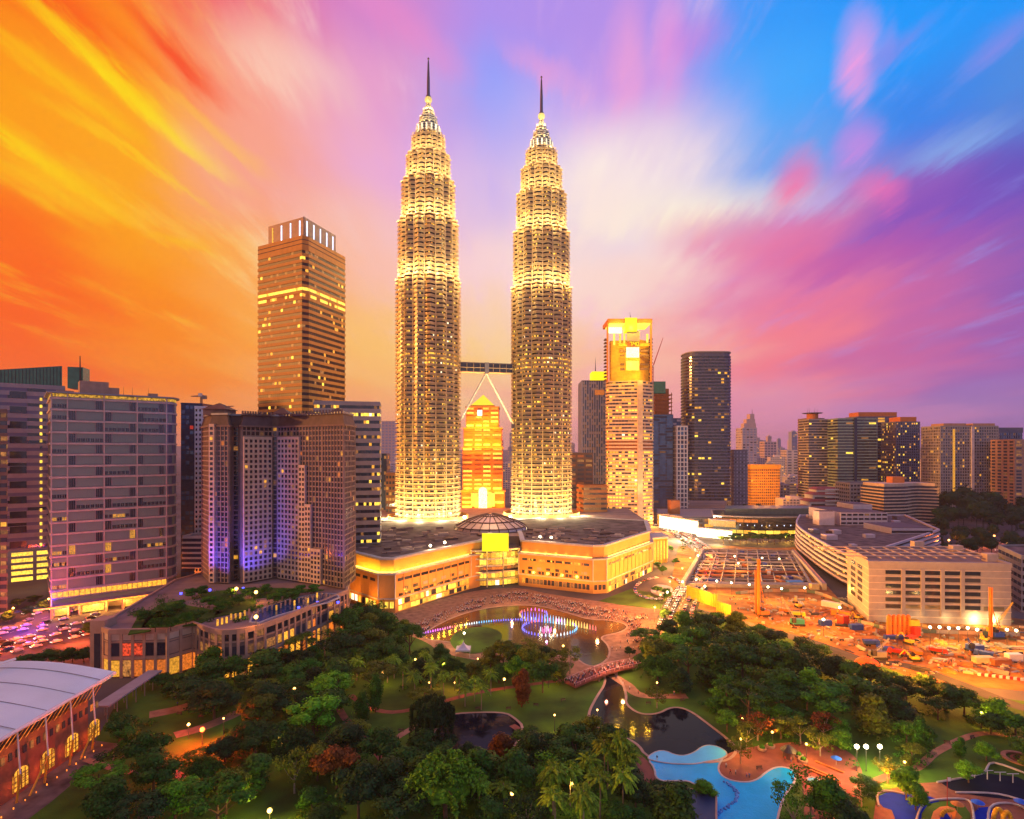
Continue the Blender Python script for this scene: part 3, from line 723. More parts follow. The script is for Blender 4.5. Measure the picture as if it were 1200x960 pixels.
# ------------------------------------------------------------------ shopping mall at the foot of the towers
def mall():
    random.seed(21)
    t = thing('shopping_mall', 'long buff stone shopping mall with yellow lit walls below the twin towers', 'mall', (X(580, 392), 392, 0))
    a, b, c, d = G(406, 646, 30.5), G(443, 655, 30.5), G(463, 655, 30.5), G(552, 636, 30.5)
    back1 = (X(552, 392) , 470); LW = [a, b, c, d, (-20, 400), (-12, 430), (-30, 520), (-150, 520), (-150, 380)]
    e, f_, g, h = (X(608, 402), 402), (X(695, 378), 378), (X(711, 380), 380), (X(765, 450), 450)
    RW = [(4.0, 430), e, f_, g, h, (120, 520), (40, 560), (0, 520)]
    def wing(P, name, nseg):
        P = P if area(P) > 0 else P[::-1]
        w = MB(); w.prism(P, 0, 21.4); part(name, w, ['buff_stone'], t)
        w = MB(); w.prism(inset(P, 2.2), 21.4, 29.8); part('upper_storey', w, ['buff_stone'], t)
        w = MB(); w.ring(inset(P, -.7), inset(P, 2.4), 21.4, 22.3); part('cornice', w, ['pale_concrete'], t)
        w = MB(); w.ring(inset(P, .9), inset(P, 4.2), 29.6, 30.7); part('roof_edge', w, ['pale_concrete'], t)
        w = MB(); w.prism(inset(P, 4.0), 29.7, 30.1); part('roof', w, ['roof_dark'], t)
        w = MB(); w.ring(inset(P, -.5), inset(P, .1), 7.6, 8.3); part('cornice', w, ['pale_concrete'], t)
        return P
    LWp = wing(LW, 'left_wing', 0); RWp = wing(RW, 'right_wing', 0)
    cells = []; rbs = MB()
    def row(p, q, n, z, w, h, table, s0=.04, s1=.96):
        L = hypot(q[0] - p[0], q[1] - p[1]); an = atan2(q[1] - p[1], q[0] - p[0]); ox, oy = sin(an), -cos(an)
        for i in range(n):
            m = pick(table)
            if m is None: continue
            s = (s0 + (s1 - s0) * (i + .5) / n); cells.append((p[0] + (q[0] - p[0]) * s + ox * .08, p[1] + (q[1] - p[1]) * s + oy * .08, z, w, h, an, m))
    dk = (('mid_glass', 5), ('dark_glass', 3), ('win_gold', .6)); lit = (('win_yellow', 5), ('win_gold', 4), ('win_white', .7), ('mid_glass', 2))
    # main left face
    row(c, d, 7, 18.2, 9.5, 1.6, dk, .03, .97); row(c, d, 7, 12.6, 4.2, 1.8, (('mauve_panel', 1), ('mid_glass', 1)), .06, .9)
    row(c, d, 26, 9.6, 2.4, 1.6, dk); row(c, d, 28, 5.6, 2.6, 3.0, lit); row(c, d, 26, 2.0, 2.6, 2.6, lit)
    row(a, b, 4, 18.2, 5.2, 1.6, dk); row(a, b, 8, 4.5, 2.6, 3.6, lit); row(b, c, 3, 4.5, 2.0, 3.6, lit)
    # right wing
    row(e, f_, 8, 18.2, 5, 1.5, dk); row(e, f_, 16, 18.3, 1.3, 1.3, (('win_yellow', 1), (None, 1)), .06, .9)
    row(e, f_, 7, 12.6, 3.6, 1.8, (('mauve_panel', 1), ('mid_glass', 1)), .1, .95); row(e, f_, 20, 9.9, 2.0, 2.2, dk)
    row(e, f_, 18, 4.0, 2.2, 3.4, (('mid_glass', 3), ('win_gold', 1), ('win_dim', 2))); row(g, h, 16, 18.2, 4.4, 1.4, dk)
    row(g, h, 26, 5.4, 2.8, 2.4, (('win_gold', 3), ('mid_glass', 2), ('win_dim', 2))); row(g, h, 26, 2.0, 3.2, 3.2, lit); row(f_, g, 3, 4, 2, 3.2, dk)
    add_windows(t, cells, 100)
    # vertical stone joints
    for p, q, n in ((c, d, 10), (e, f_, 8), (g, h, 12), (a, b, 4)):
        L = hypot(q[0] - p[0], q[1] - p[1]); an = atan2(q[1] - p[1], q[0] - p[0]); ox, oy = sin(an), -cos(an)
        for i in range(n + 1):
            x, y = p[0] + (q[0] - p[0]) * i / n, p[1] + (q[1] - p[1]) * i / n
            w = MB(); w.box(x - .35, y - .25, 8.3, x + .35, y + .25, 21.4, rot=an); part('pilaster', w, ['pale_concrete' if i in (0, n) else 'buff_stone'], t)
    # strip lamps on the cornice washing the set-back storey
    def wash(p, q, ins, power, s0=.02, s1=.98, z=22.9, n=9, colr=(1, .58, .03)):
        an = atan2(q[1] - p[1], q[0] - p[0]); ox, oy = -sin(an), cos(an)
        w = MB(); x0, y0 = lerp(p, q, s0); x1, y1 = lerp(p, q, s1)
        w.tube((x0 + ox * ins, y0 + oy * ins, z), (x1 + ox * ins, y1 + oy * ins, z), .18, seg=6); part('strip_lamp', w, ['lamp_glow'], t)
        for i in range(n):
            x, y = lerp((x0, y0), (x1, y1), (i + .5) / n); point((x + ox * (ins - .2), y + oy * (ins - .2), z + .4), colr, power, .3)
    wash(c, d, .9, 2600, n=12); wash(a, b, .9, 2300, .25, .98, n=5); wash(b, c, .9, 1100, n=2)
    wash(g, h, .9, 420, .05, .95, n=8, colr=(1, .45, .08)); wash(e, f_, .9, 330, n=7, colr=(1, .45, .08))
    # low floodlights on masts washing the stone below in orange
    for p, q, n, pw in ((c, d, 5, 7000), (e, f_, 5, 6000), (g, h, 6, 6500), (a, c, 2, 3500)):
        an = atan2(q[1] - p[1], q[0] - p[0]); ox, oy = sin(an), -cos(an)
        for i in range(n):
            x, y = lerp(p, q, (i + .5) / n); point((x + ox * 13, y + oy * 13, 7), (1, .34, .035), pw * 2.1, .6, 120, (x, y, 14))
    # atrium between the wings: curved glazed front with lit floors
    P0, P1 = d, e; n = 12; arc = []
    for i in range(n + 1):
        s = i / n; x, y = lerp(P0, P1, s); arc.append((x, y - 3.2 * sin(pi * s) + 3.0))
    bk = [(arc[-1][0] - .3, 425), (arc[0][0] + .3, 425)]; A = [(p[0], p[1]) for p in arc] + bk
    w = MB(); w.prism([(p[0], p[1] + 3) for p in arc] + bk, 0, 25); part('atrium_wall', w, ['mid_glass'], t)
    acells = []
    for k, z in enumerate((2.4, 7.4, 12.0, 16.4, 21.0)):
        for i in range(n):
            p, q = arc[i], arc[i + 1]; acells.append(((p[0] + q[0]) / 2, (p[1] + q[1]) / 2 + 2.85, z, hypot(q[0] - p[0], q[1] - p[1]) * .95, 3.4 if k != 2 else 1.8, atan2(q[1] - p[1], q[0] - p[0]), pick((('win_yellow', 5), ('win_gold', 4), ('win_white', .5)) if k != 2 else (('win_orange', 3), ('win_dim', 2)))))
    w = MB()
    for (x, y, z, ww, hh, an, m) in acells: w = MB(); w.box(x - ww / 2, y - .05, z - hh / 2, x + ww / 2, y + .05, z + hh / 2, rot=an); part('atrium_window', w, [m], t)
    for z in (5.0, 9.8, 14.2, 18.8, 24.4):
        w = MB(); w.prism(arc + [(p[0], p[1] + 3.2) for p in arc[::-1]], z - .45, z + .45); part('balcony', w, ['steel'], t)
    for s in (0, .33, .67, 1):
        x, y = lerp(P0, P1, s); yy = y - 3.2 * sin(pi * s) + 2.6; w = MB(); w.tube((x, yy, 0), (x, yy, 25), .5); part('column', w, ['steel'], t)
    w = MB(); x0 = X(565, 394); x1 = X(596, 394); w.box(x0, 393, Z(646, 394), x1, 394.5, Z(625, 394)); 
    s = single('billboard', w, ['board_yellow'], 'blank bright yellow lit billboard over the glass entrance of the mall', 'billboard', None, ((x0 + x1) / 2, 394, 24))
    for xx in (x0 + 2, x1 - 2):
        w = MB(); w.tube((xx, 396, 24.5), (xx, 394.6, 34), .25); part('strut', w, ['grey_metal'], s)
    # glazed cone over the central hall
    cx, cy = X(575, 470), 470
    w = MB(); w.lathe([(29, 30.1), (28, 32), (20, 36.2), (9, 40.0), (3, 41.4), (0, 41.8)], cx, cy, 24); dome_ = part('dome', w, ['dome_glass'], t)
    w = MB()
    for i in range(24):
        an = 2 * pi * i / 24; pr = [(29, 30.3), (28, 32.3), (20, 36.5), (9, 40.3), (3, 41.7)]
        for (r0, z0), (r1, z1) in zip(pr, pr[1:]): w.tube((cx + cos(an) * r0, cy + sin(an) * r0, z0), (cx + cos(an) * r1, cy + sin(an) * r1, z1), .35, .35, 5)
    part('dome_rib', w, ['copper_roof'], dome_, kind='stuff')
    for r, z in ((28, 32.2), (20, 36.4), (9, 40.2)):
        w = MB(); n_ = 48
        w.ring([(cx + cos(2 * pi * i / n_) * (r + .4), cy + sin(2 * pi * i / n_) * (r + .4)) for i in range(n_)], [(cx + cos(2 * pi * i / n_) * (r - .4), cy + sin(2 * pi * i / n_) * (r - .4)) for i in range(n_)], z - .2, z + .4); part('dome_ring', w, ['copper_roof'], dome_)
    point((cx, cy - 24, 58), (1, .55, .25), 22000, 2)  # bare light added above the dome to brighten its panels
    # deck the towers stand on, with curved parapets
    w = MB(); D = [(-150, 505), (-95, 470), (-50, 430), (5, 430), (60, 470), (118, 505), (125, 640), (-150, 640)]; w.prism(D, 0, 29.4); part('podium', w, ['roof_pink'], t)
    for (qx, qy), r in ((TL, 37), (TR, 37)):
        w = MB(); n_ = 40; o = [(qx + cos(2 * pi * i / n_) * r, qy + sin(2 * pi * i / n_) * r) for i in range(n_)]; i_ = [(qx + cos(2 * pi * i / n_) * (r - 1), qy + sin(2 * pi * i / n_) * (r - 1)) for i in range(n_)]
        w.ring(o, i_, 29.3, 32.4); part('tower_plinth', w, ['buff_stone'], t)
    for P in (LWp, RWp):
        ip = inset(P, 6); xs = [p[0] for p in ip]; ys = [p[1] for p in ip]; k = 0
        while k < 70:
            x, y = U(min(xs), max(xs)), U(min(ys), max(ys)); w_, d_ = U(1.5, 9), U(1, 3.5)
            if y > 470 or not inside((x, y), ip) or hypot(x - cx, y - cy) < 34 or hypot(x - TL[0], y - TL[1]) < 42: continue
            w = MB(); w.box(x - w_ / 2, y - d_ / 2, 30, x + w_ / 2, y + d_ / 2, 30.3 + U(.2, 1.3), rot=.35 if P is LWp else -.25); part('roof_equipment', w, [random.choice(['roof_pink', 'roof_pink', 'beige_stone', 'copper_roof', 'pink_stone'])], t); k += 1
    return t
MALL = mall()
def roof_flood(x, y, z, label, pw=9000, colr=(1, .75, .4), tilt=None, h=3.0, m='lamp_white', group='floodlights on the mall roof', r=.55):
    t = thing('floodlight', label, 'floodlight', (x, y, z), group)
    w = MB(); w.tube((x, y, z), (x, y, z + h), .12); part('post', w, ['dark_metal'], t)
    w = MB(); w.lathe([(r * sin(pi * i / 8), z + h + r - r * cos(pi * i / 8)) for i in range(9)], x, y, 12); part('lamp', w, [m], t, smooth=True)
    if pw: point((x, y - .9, z + h + .5), colr, pw, .5)
for (px_, py_, lab) in ((504, 641, 'near the middle of the left wing roof edge'), (521, 637, 'beside the atrium end of the left wing roof'), (633, 630, 'first on the right wing roof edge'), (646, 631, 'second on the right wing roof edge')):
    x, y = G(px_, py_ + 3, 30.7); roof_flood(x, y + 1, 30.7, 'small round floodlight ' + lab, 3000, h=1.4, r=.8)
for (px_, lab) in ((545, 'far left'), (560, 'middle left'), (575, 'centre'), (588, 'middle right'), (598, 'far right')):
    x = X(px_, 520); roof_flood(x, 515, 29.4, 'bright lamp behind the glazed dome, ' + lab + ' of its row', 15000, (1, .6, .15), h=3, r=1.4)

# ------------------------------------------------------------------ buildings on the left
def left_buildings():
    random.seed(31)
    # --- big glass office slab with rounded right end
    A, B = (X(60, 330), 330), (X(195, 366), 366)
    rd = []
    for i in range(1, 8):
        t = i / 8; a = t * radians(105); rd.append(None)
    u = Vector((B[0] - A[0], B[1] - A[1])).normalized(); n = Vector((-u.y, u.x)); r = 24
    cen = Vector(B) + n * r
    arc = [tuple(Vector(B) + n * 30 * (1 - cos(a)) * .5 + u * 7.5 * sin(a)) for a in [radians(8 + 17 * i) for i in range(9)]]
    back = [tuple(Vector(A) + n * 46)]
    poly = [A, B] + arc + [tuple(Vector(arc[-1]) + n * 20)] + back
    z1 = 124.0
    t = thing('office_block', 'wide grey glass office slab with pale pink floor lines and staggered dark bays, rounded end', 'building', (A[0] + 20, A[1] + 20, 0))
    w = MB(); w.prism(poly, 0, z1); part('wall', w, ['mauve_panel'], t)
    nf = 17; z0 = 13.0; fh = (z1 - 3 - z0) / nf; ang = atan2(u.y, u.x)
    pl = [A, B] + arc
    for j in range(nf + 1):
        o = inset(poly, -.7); i_ = inset(poly, .1); w = MB(); w.ring(o, i_, z0 + j * fh - .75, z0 + j * fh + .3); part('floor_band', w, ['pink_frame'], t)
    cells = []
    darkA = [(.361, .422), (.655, .71), (.927, .976)]; darkB = [(.138, .198), (.44, .5), (.725, .78)]; L = (Vector(B) - Vector(A)).length
    for j in range(nf):
        dk = darkA if j % 2 == 0 else darkB
        edges = sorted([0, 1, .128, .433, .725] + [v for q in dk for v in q])
        for s0, s1 in zip(edges, edges[1:]):
            if s1 - s0 < .012: continue
            m = (s0 + s1) / 2; isd = any(a < m < b for a, b in dk)
            x, y = lerp(A, B, m); zc = z0 + (j + .5) * fh; ww = (s1 - s0) * L - .5
            ox, oy = u.y, -u.x
            if isd:
                q = pick((('dark_glass', 6), ('win_gold', 1 if j in (0, 1, 2, 4, 11) else .35)))
                cells.append((x + ox * .1, y + oy * .1, zc, ww, fh * .8, ang, q))
            else:
                cells.append((x + ox * .1, y + oy * .1, zc, ww, fh * .78, ang, 'teal_glass'))
                if R() < .38 and s1 - s0 > .1:       # a strip of clear glass at the foot of the panel
                    k = 6
                    for i in range(k):
                        xx, yy = lerp(A, B, s0 + (s1 - s0) * (i + .5) / k)
                        lit = j in (0, 2, 3, 6, 9) and R() < .55
                        cells.append((xx + ox * .22, yy + oy * .22, zc - fh * .2, ww / k * .86, fh * .3, ang, 'win_gold' if lit else 'dark_glass'))
        for i in range(len(arc) - 1):
            p, q = arc[i], arc[i + 1]; an = atan2(q[1] - p[1], q[0] - p[0])
            cells.append(((p[0] + q[0]) / 2 + sin(an) * .1, (p[1] + q[1]) / 2 - cos(an) * .1, z0 + (j + .5) * fh, hypot(q[0] - p[0], q[1] - p[1]) * .92, fh * .76, an, 'slate_panel' if (i + j) % 3 else 'teal_glass'))
    add_windows(t, cells, 100)
    w = MB()
    for s in (.001, .128, .433, .725, .999):
        x, y = lerp(A, B, s); w.box(x - .3, y - .9, z0, x + .3, y + .3, z1, rot=ang, piv=(x, y))
    part('mullion', w, ['pink_frame'], t)
    # fine vertical glazing lines
    w = MB()
    for i in range(70):
        x, y = lerp(A, B, (i + .5) / 70); w.box(x - .06, y - .35, z0, x + .06, y, z1 - 3, rot=ang, piv=(x, y))
    part('glazing_bar', w, ['grey_metal'], t, kind='stuff')
    # lit rim under the roof
    w = MB(); o = inset(poly, -.2); w.ring(o, inset(poly, .3), z1 - 2.2, z1 - .6); part('lit_rim', w, ['rim_light'], t)
    w = MB(); w.ring(inset(poly, -2.0), inset(poly, .6), z1 - .3, z1 + .5); part('roof_edge', w, ['grey_metal'], t)
    w = MB(); w.prism(inset(poly, .5), z1, z1 + .3); part('roof', w, ['roof_pink'], t)
    for s, ww, dd, h in ((.36, 14, 12, 8), (.5, 9, 10, 5), (.9, 5, 6, 3), (.12, 8, 6, 2)):
        x, y = lerp(A, B, s); w = MB(); x += n.x * 12; y += n.y * 12; w.box(x - ww / 2, y - dd / 2, z1, x + ww / 2, y + dd / 2, z1 + h, rot=ang); part('plant_room', w, ['pink_stone'], t)
    for s in (.62, .7, .85): x, y = lerp(A, B, s); w = MB(); w.tube((x + n.x * 8, y + n.y * 8, z1), (x + n.x * 8, y + n.y * 8, z1 + 6), .12, .05); part('antenna', w, ['dark_metal'], t)
    # lit shopfronts and canopy at its foot
    w = MB()
    for i in range(22):
        x, y = lerp(A, B, (i + .5) / 22); w.box(x - 1.1, y - .4, 9.0, x + 1.1, y - .15, 12.0, rot=ang, piv=(x, y))
    part('lobby_window', w, ['win_gold'], t, kind='stuff')
    w = MB(); w.box(0, 0, 6.4, L + 6, 11, 8.0); w.v = [(A[0] + u.x * v[0] - u.y * (v[1] - 12), A[1] + u.y * v[0] + u.x * (v[1] - 12), v[2]) for v in w.v]; part('canopy', w, ['slate_panel'], t)
    w = MB(); w.box(-8, -.3, 5.7, L + 6, .1, 6.5); w.v = [(A[0] + u.x * v[0] - u.y * (v[1] - 12.2), A[1] + u.y * v[0] + u.x * (v[1] - 12.2), v[2]) for v in w.v]; part('canopy_light', w, ['win_orange_hot'], t)
    for s0, s1, m in ((.02, .12, 'win_gold'), (.24, .42, 'win_yellow'), (.6, .75, 'win_gold'), (.8, .93, 'win_orange')):
        w = MB(); w.box(L * s0, 0, .8, L * s1, .2, 4.6); w.v = [(A[0] + u.x * v[0] - u.y * (v[1] - 9.5), A[1] + u.y * v[0] + u.x * (v[1] - 9.5), v[2]) for v in w.v]; part('shopfront', w, [m], t)
    for s in (0, .13, .22, .44, .58, .78, .96):
        x, y = lerp(A, B, s); w = MB(); x += u.y * 9.8; y -= u.x * 9.8; w.box(x - .5, y - .5, 0, x + .5, y + .5, 6.4); part('column', w, ['pink_stone'], t)
    for s in (.1, .35, .6, .85):
        x, y = lerp(A, B, s); point((x + u.y * 11, y - u.x * 11, 5), (1, .36, .05), 12000, .5)
    # --- far left tower with green glass crown
    a, b = (X(-40, 372), 372), (X(76, 402), 402); uu = Vector((b[0] - a[0], b[1] - a[1])).normalized(); nn = Vector((-uu.y, uu.x))
    poly = [a, b, tuple(Vector(b) + nn * 40), tuple(Vector(a) + nn * 40)]
    t = tower('office_tower', 'grey lavender tower with a column of yellow lights and a sloping green glass crown', poly, 134, 5, 22, 'slate_panel', 'mauve_panel', (('slate_panel', 1), ('dark_glass', .35)), z0=26, wf=.95, hf=.42, edges=[0], bd=.25)
    w = MB(); q = inset(poly, 1.5); w.prism(q, 134, 141, top=None); part('crown_base', w, ['green_glass'], t)
    w = MB(); pz = [(q[0], 141), (q[1], 148), (q[2], 148), (q[3], 141)]
    bot = [(p[0], p[1], 140.9) for p in q]; top = [(q[0][0], q[0][1], 141.5), (q[1][0], q[1][1], 149), (q[2][0], q[2][1], 149), (q[3][0], q[3][1], 141.5)]
    w.face(top); [w.quad(bot[i], bot[(i + 1) % 4], top[(i + 1) % 4], top[i]) for i in range(4)]; part('crown', w, ['green_glass'], t)
    w = MB(); x, y = q[1]; x += uu.x * 2; y += uu.y * 2
    w.box(x, y, 134, x + 9, y + 12, 148.5, rot=.3); part('crown_wing', w, ['green_glass'], t); w = MB(); w.prism([(x + 9, y), (x + 10, y), (x + 10, y + 1.5), (x + 9, y + 1.5)], 120, 156, top=[(x + 9.4, y), (x + 9.7, y), (x + 9.7, y + .5), (x + 9.4, y + .5)]); part('fin', w, ['dark_metal'], t)
    w = MB()
    for i in range(26):
        p = Vector(q[0]).lerp(Vector(q[1]), (i + .5) / 26); hh = 141.5 + 7.5 * (i + .5) / 26; w.box(p.x - .08, p.y - .25, 134, p.x + .08, p.y - .02, hh)
    part('glazing_bar', w, ['dark_metal'], t, kind='stuff')
    cells = []
    for j in range(22):
        p = Vector(a).lerp(Vector(b), .745); cells.append((p.x + uu.y * .5, p.y - uu.x * .5, 29 + j * 4.6, 1.3, 1.9, atan2(uu.y, uu.x), 'win_yellow' if R() < .88 else 'dark_glass'))
        p = Vector(a).lerp(Vector(b), .51)
        if j % 2 == 0: cells.append((p.x + uu.y * .5, p.y - uu.x * .5, 30 + j * 4.9, 8.5, 4.2, atan2(uu.y, uu.x), 'dark_glass'))
    for o in cells:
        w = bpy.data.objects.new('window', win_mesh(o[6])); C.objects.link(w); w.parent = t; w.location = (o[0] - t.location.x, o[1] - t.location.y, o[2]); w.rotation_euler = (0, 0, o[5]); w.scale = (o[3], .2, o[4])
    for j in range(5):
        for s0, s1 in ((.44, .66), (.70, .88), (.93, 1.0)):
            p0, p1 = Vector(a).lerp(Vector(b), s0), Vector(a).lerp(Vector(b), s1); w = MB(); w.prism([(p0.x, p0.y), (p0.x + uu.y * .5, p0.y - uu.x * .5), (p1.x + uu.y * .5, p1.y - uu.x * .5), (p1.x, p1.y)], 6 + j * 4.1, 8.4 + j * 4.1); part('lit_floor', w, ['win_yellow'], t)
    # --- sliver of a banded block cut by the left edge of the picture
    tower('apartment_block', 'dark banded block cut off by the left edge of the picture', [(X(-70, 325), 325), (X(8, 332), 332), (X(5, 362), 362), (X(-70, 325), 362)], Z(482, 330), 3.2, 26, 'mid_glass', 'brown_stone', (('mid_glass', 4), ('win_dim', 2), ('win_gold', .5)), wf=.85, hf=.55)
    # --- slim dark blue tower with a white window column
    tower('office_tower', 'slim dark blue glass tower squeezed between the grey slab and the brown hotel', [(X(212, 430), 430), (X(237, 436), 436), (X(237, 436), 470), (X(212, 430), 470)], Z(474, 430), 2.6, 34, 'navy', None, (('navy', 5), ('blue_glass', 3), ('tail_red_dim', .1)), wf=.8, hf=.7, limit=60, detail=False)
    tower('apartment_block', 'thin white block with a column of small square windows, left of the hotel', [(X(228, 412), 412), (X(241, 414), 414), (X(241, 414), 425), (X(228, 412), 425)], Z(478, 412), 2.6, 36, 'white_paint', None, (('dark_glass', 1),), wf=.45, hf=.5, limit=100, edges=[0])
    tower('car_park', 'low white layered car park seen between grey slab and hotel', [(X(214, 400), 400), (X(236, 400), 400), (X(236, 400), 412), (X(214, 400), 412)], Z(630, 400), 4, 6, 'navy', 'white_paint', (('navy', 1),), z0=12, hf=.6)
    # --- hotel with two wings meeting in a shallow V
    H0 = 19.6; H1 = 111.5
    P = [(X(236, 345), 345), (X(246, 324), 324), (X(268, 321), 321), (X(272, 330), 330), (X(281, 331), 331), (X(283, 322), 322), (X(319, 336), 336), (X(326, 336), 336), (X(378, 318), 318), (X(403, 308), 308), (X(416, 330), 330), (X(400, 366), 366), (X(240, 374), 374)]
    cols = {}
    t = tower('hotel', 'tall brown stone hotel with two wings and light stepped window blocks in front', P, H1 - 6.5, 2.65, 31, 'copper_roof', 'hotel_stone', (('dark_glass', 24), ('win_dim', .9), ('win_gold', .35), ('win_orange', .4)), z0=H0, wf=.78, hf=.74, pier='hotel_stone', bd=.22, pd=.42, edges=[1, 2, 3, 4, 5, 6, 7, 8, 9], roof=False)
    o = inset(P, -.9)
    w = MB(); w.prism(inset(P, -.3), H1 - 6.5, H1 - .3, top=inset(P, 1.4)); part('mansard_roof', w, ['copper_roof'], t)
    w = MB(); w.ring(inset(P, -1.0), inset(P, .2), H1 - 7.2, H1 - 6.2); part('cornice', w, ['brown_stone'], t)
    w = MB(); w.ring(inset(P, .6), inset(P, 2), H1 - .6, H1 + .4); part('roof_edge', w, ['grey_metal'], t)
    for i in range(34):
        s = (i + .5) / 34; p, q = (P[5], P[6]) if i < 12 else (P[7], P[9]); k = (i + .5) / 12 if i < 12 else (i - 11.5) / 22
        x, y = lerp(p, q, k); w = MB(); w.box(x - .35, y - .6, H1 - .4, x + .35, y + .4, H1 + 1.6); part('roof_post', w, ['brown_stone'], t)
    def block(p, q, zt, dep=1.6):
        an = atan2(q[1] - p[1], q[0] - p[0]); ox, oy = sin(an) * dep, -cos(an) * dep
        pl = [p, (p[0] + ox, p[1] + oy), (q[0] + ox, q[1] + oy), q]
        L = hypot(q[0] - p[0], q[1] - p[1]); nz = round((zt - H0) / 2.8); b = MB(); b.prism(pl, H0, zt); part('light_block', b, ['beige_stone'], t)
        c = []; facade([pl[1], pl[2], pl[3], pl[0]] if area([pl[1], pl[2], pl[3], pl[0]]) > 0 else pl, H0, zt - 1, 2.9, nz, .50, .58, (('dark_glass', 16), ('win_dim', .6), ('win_gold', .3)), [0], c)
        return c
    def edge_pt(x, e):      # ground point on wing line e at photo column x
        (ax, ay), (bx, by) = e; k = (x - CX) / F; s = (k * ay - ax) / ((bx - ax) - k * (by - ay)); return lerp(e[0], e[1], s)
    W1 = (P[5], P[6]); W2 = (P[7], P[8]); W3 = (P[8], P[9]); W0 = (P[1], P[2])
    allc = []
    for e, x0, x1, yt, dep in ((W1, 284, 317, 512, 1.6), (W2, 328, 352.5, 512, 1.6), (W2, 352.5, 359.5, 545, 1.5), (W2, 359.5, 366, 591, 1.4), (W2, 366, 377.5, 643, 1.3), (W0, 247, 253, 497, 1.5)):
        p, q = edge_pt(x0, e), edge_pt(x1, e); Ym = (p[1] + q[1]) / 2; allc += block(p, q, Z(yt, Ym), dep)
    lx = t.location
    names = sorted({c[6] for c in allc}); b = MB()
    for (x, y, z, w_, h_, a_, m) in allc: b.box(x - w_ / 2, y - .1, z - h_ / 2, x + w_ / 2, y + .1, z + h_ / 2, names.index(m), rot=a_)
    part('block_window', b, names, t, kind='stuff')
    # corner turret and its pavilion roof
    cx_, cy_ = (X(256, 330), 330)
    w = MB(); w.prism([(cx_ - 6, cy_ - 5), (cx_ + 6, cy_ - 5), (cx_ + 6, cy_ + 8), (cx_ - 6, cy_ + 8)], H1 - .5, H1 + 2.6); part('turret', w, ['brown_stone'], t)
    w = MB(); w.prism([(cx_ - 7, cy_ - 6), (cx_ + 7, cy_ - 6), (cx_ + 7, cy_ + 9), (cx_ - 7, cy_ + 9)], H1 + 2.6, H1 + 6.4, top=[(cx_ - .3, cy_ + 1), (cx_ + .3, cy_ + 1), (cx_ + .3, cy_ + 2), (cx_ - .3, cy_ + 2)]); part('turret_roof', w, ['copper_roof'], t)
    for xx in (331, 396):
        x, y = X(xx, 326), 326; w = MB(); w.prism([(x - 5, y - 3), (x + 5, y - 3), (x + 5, y + 5), (x - 5, y + 5)], H1, H1 + 3.4, top=[(x - .5, y), (x + .5, y), (x + .5, y + 1), (x - .5, y + 1)]); part('dormer_roof', w, ['copper_roof'], t)
    # --- tall square tower behind the hotel
    Cn = (X(357, 410), 410); Lf = (X(303, 434), 434); Rt = (X(404, 457), 457)
    bk = (Lf[0] + Rt[0] - Cn[0], Lf[1] + Rt[1] - Cn[1])
    u1 = Vector((Cn[0] - Lf[0], Cn[1] - Lf[1])).normalized(); u2 = Vector((Rt[0] - Cn[0], Rt[1] - Cn[1])).normalized()
    c1 = tuple(Vector(Cn) - u1 * 2.4); c2 = tuple(Vector(Cn) + u2 * 4.2)
    poly = [Lf, c1, c2, Rt, bk]
    if area(poly) < 0: poly = poly[::-1]
    zt = 241.0
    rows = {j: (('win_yellow', 4), ('win_gold', 1), ('tan_clad', 3)) for j in (7, 8, 46)}
    rows[47] = (('win_yellow', 5), ('win_gold', 1)); rows[12] = (('win_gold', 2), ('dark_glass', 5), ('win_yellow', 1))
    t = tower('office_tower', 'tall square orange brown banded tower with glowing slots in its crown, behind the hotel', poly, zt - 9, 2.2, 54, 'mid_glass', 'tan_clad', (('amber_glass', 22), ('win_dim', 1.4), ('win_gold', .7), ('win_yellow', .35)), wf=.94, hf=.5, bd=.5, lightrows=rows, roof=False, limit=100)
    w = MB(); w.prism(inset(poly, -.3), zt - 9, zt); part('attic', w, ['tan_clad'], t)
    w = MB()
    for z_ in (zt - 6, zt - 3): w.ring(inset(poly, -.5), inset(poly, .1), z_, z_ + .4)
    part('attic_band', w, ['copper_roof'], t, kind='stuff')
    cp = inset(poly, 5.2); cz = zt + 15.5
    w = MB(); w.prism(cp, zt, cz); part('crown', w, ['slate_tan'], t)
    for e, n_, m in ((0, 4, 'lamp_bluewhite'), (2, 5, 'lamp_bluewhite')):
        p, q = cp[e], cp[(e + 1) % len(cp)]; an = atan2(q[1] - p[1], q[0] - p[0]); ox, oy = sin(an), -cos(an)
        for i in range(n_):
            x, y = lerp(p, q, (i + .5) / n_); w = MB(); w.box(x - .55 + ox * .1, y - .1 + oy * .1, zt + 1.5, x + .55 + ox * .1, y + .1 + oy * .1, cz - 2, rot=an); part('lit_slot', w, ['win_gold' if (e == 0 and i == 0) else m], t)
    # --- white banded block to its right
    tower('office_block', 'white and dark striped office block between the brown hotel and the left twin tower', [(X(368, 382), 382), (X(445, 392), 392), (X(446, 404), 404), (X(368, 404), 412)], 122.5, 1.7, 25, 'dark_glass', 'mauve_panel', (('dark_glass', 10), ('mid_glass', 6), ('win_yellow', .8), ('win_gold', .9), ('win_dim', 1)), wf=.94, hf=.42, bd=.5, lightrows={23: (('win_yellow', 4), ('dark_glass', 1), ('win_white', .5)), 11: (('win_yellow', 2), ('dark_glass', 2)), 6: (('win_yellow', 3), ('dark_glass', 1)), 1: (('win_gold', 5), ('win_yellow', 3))})
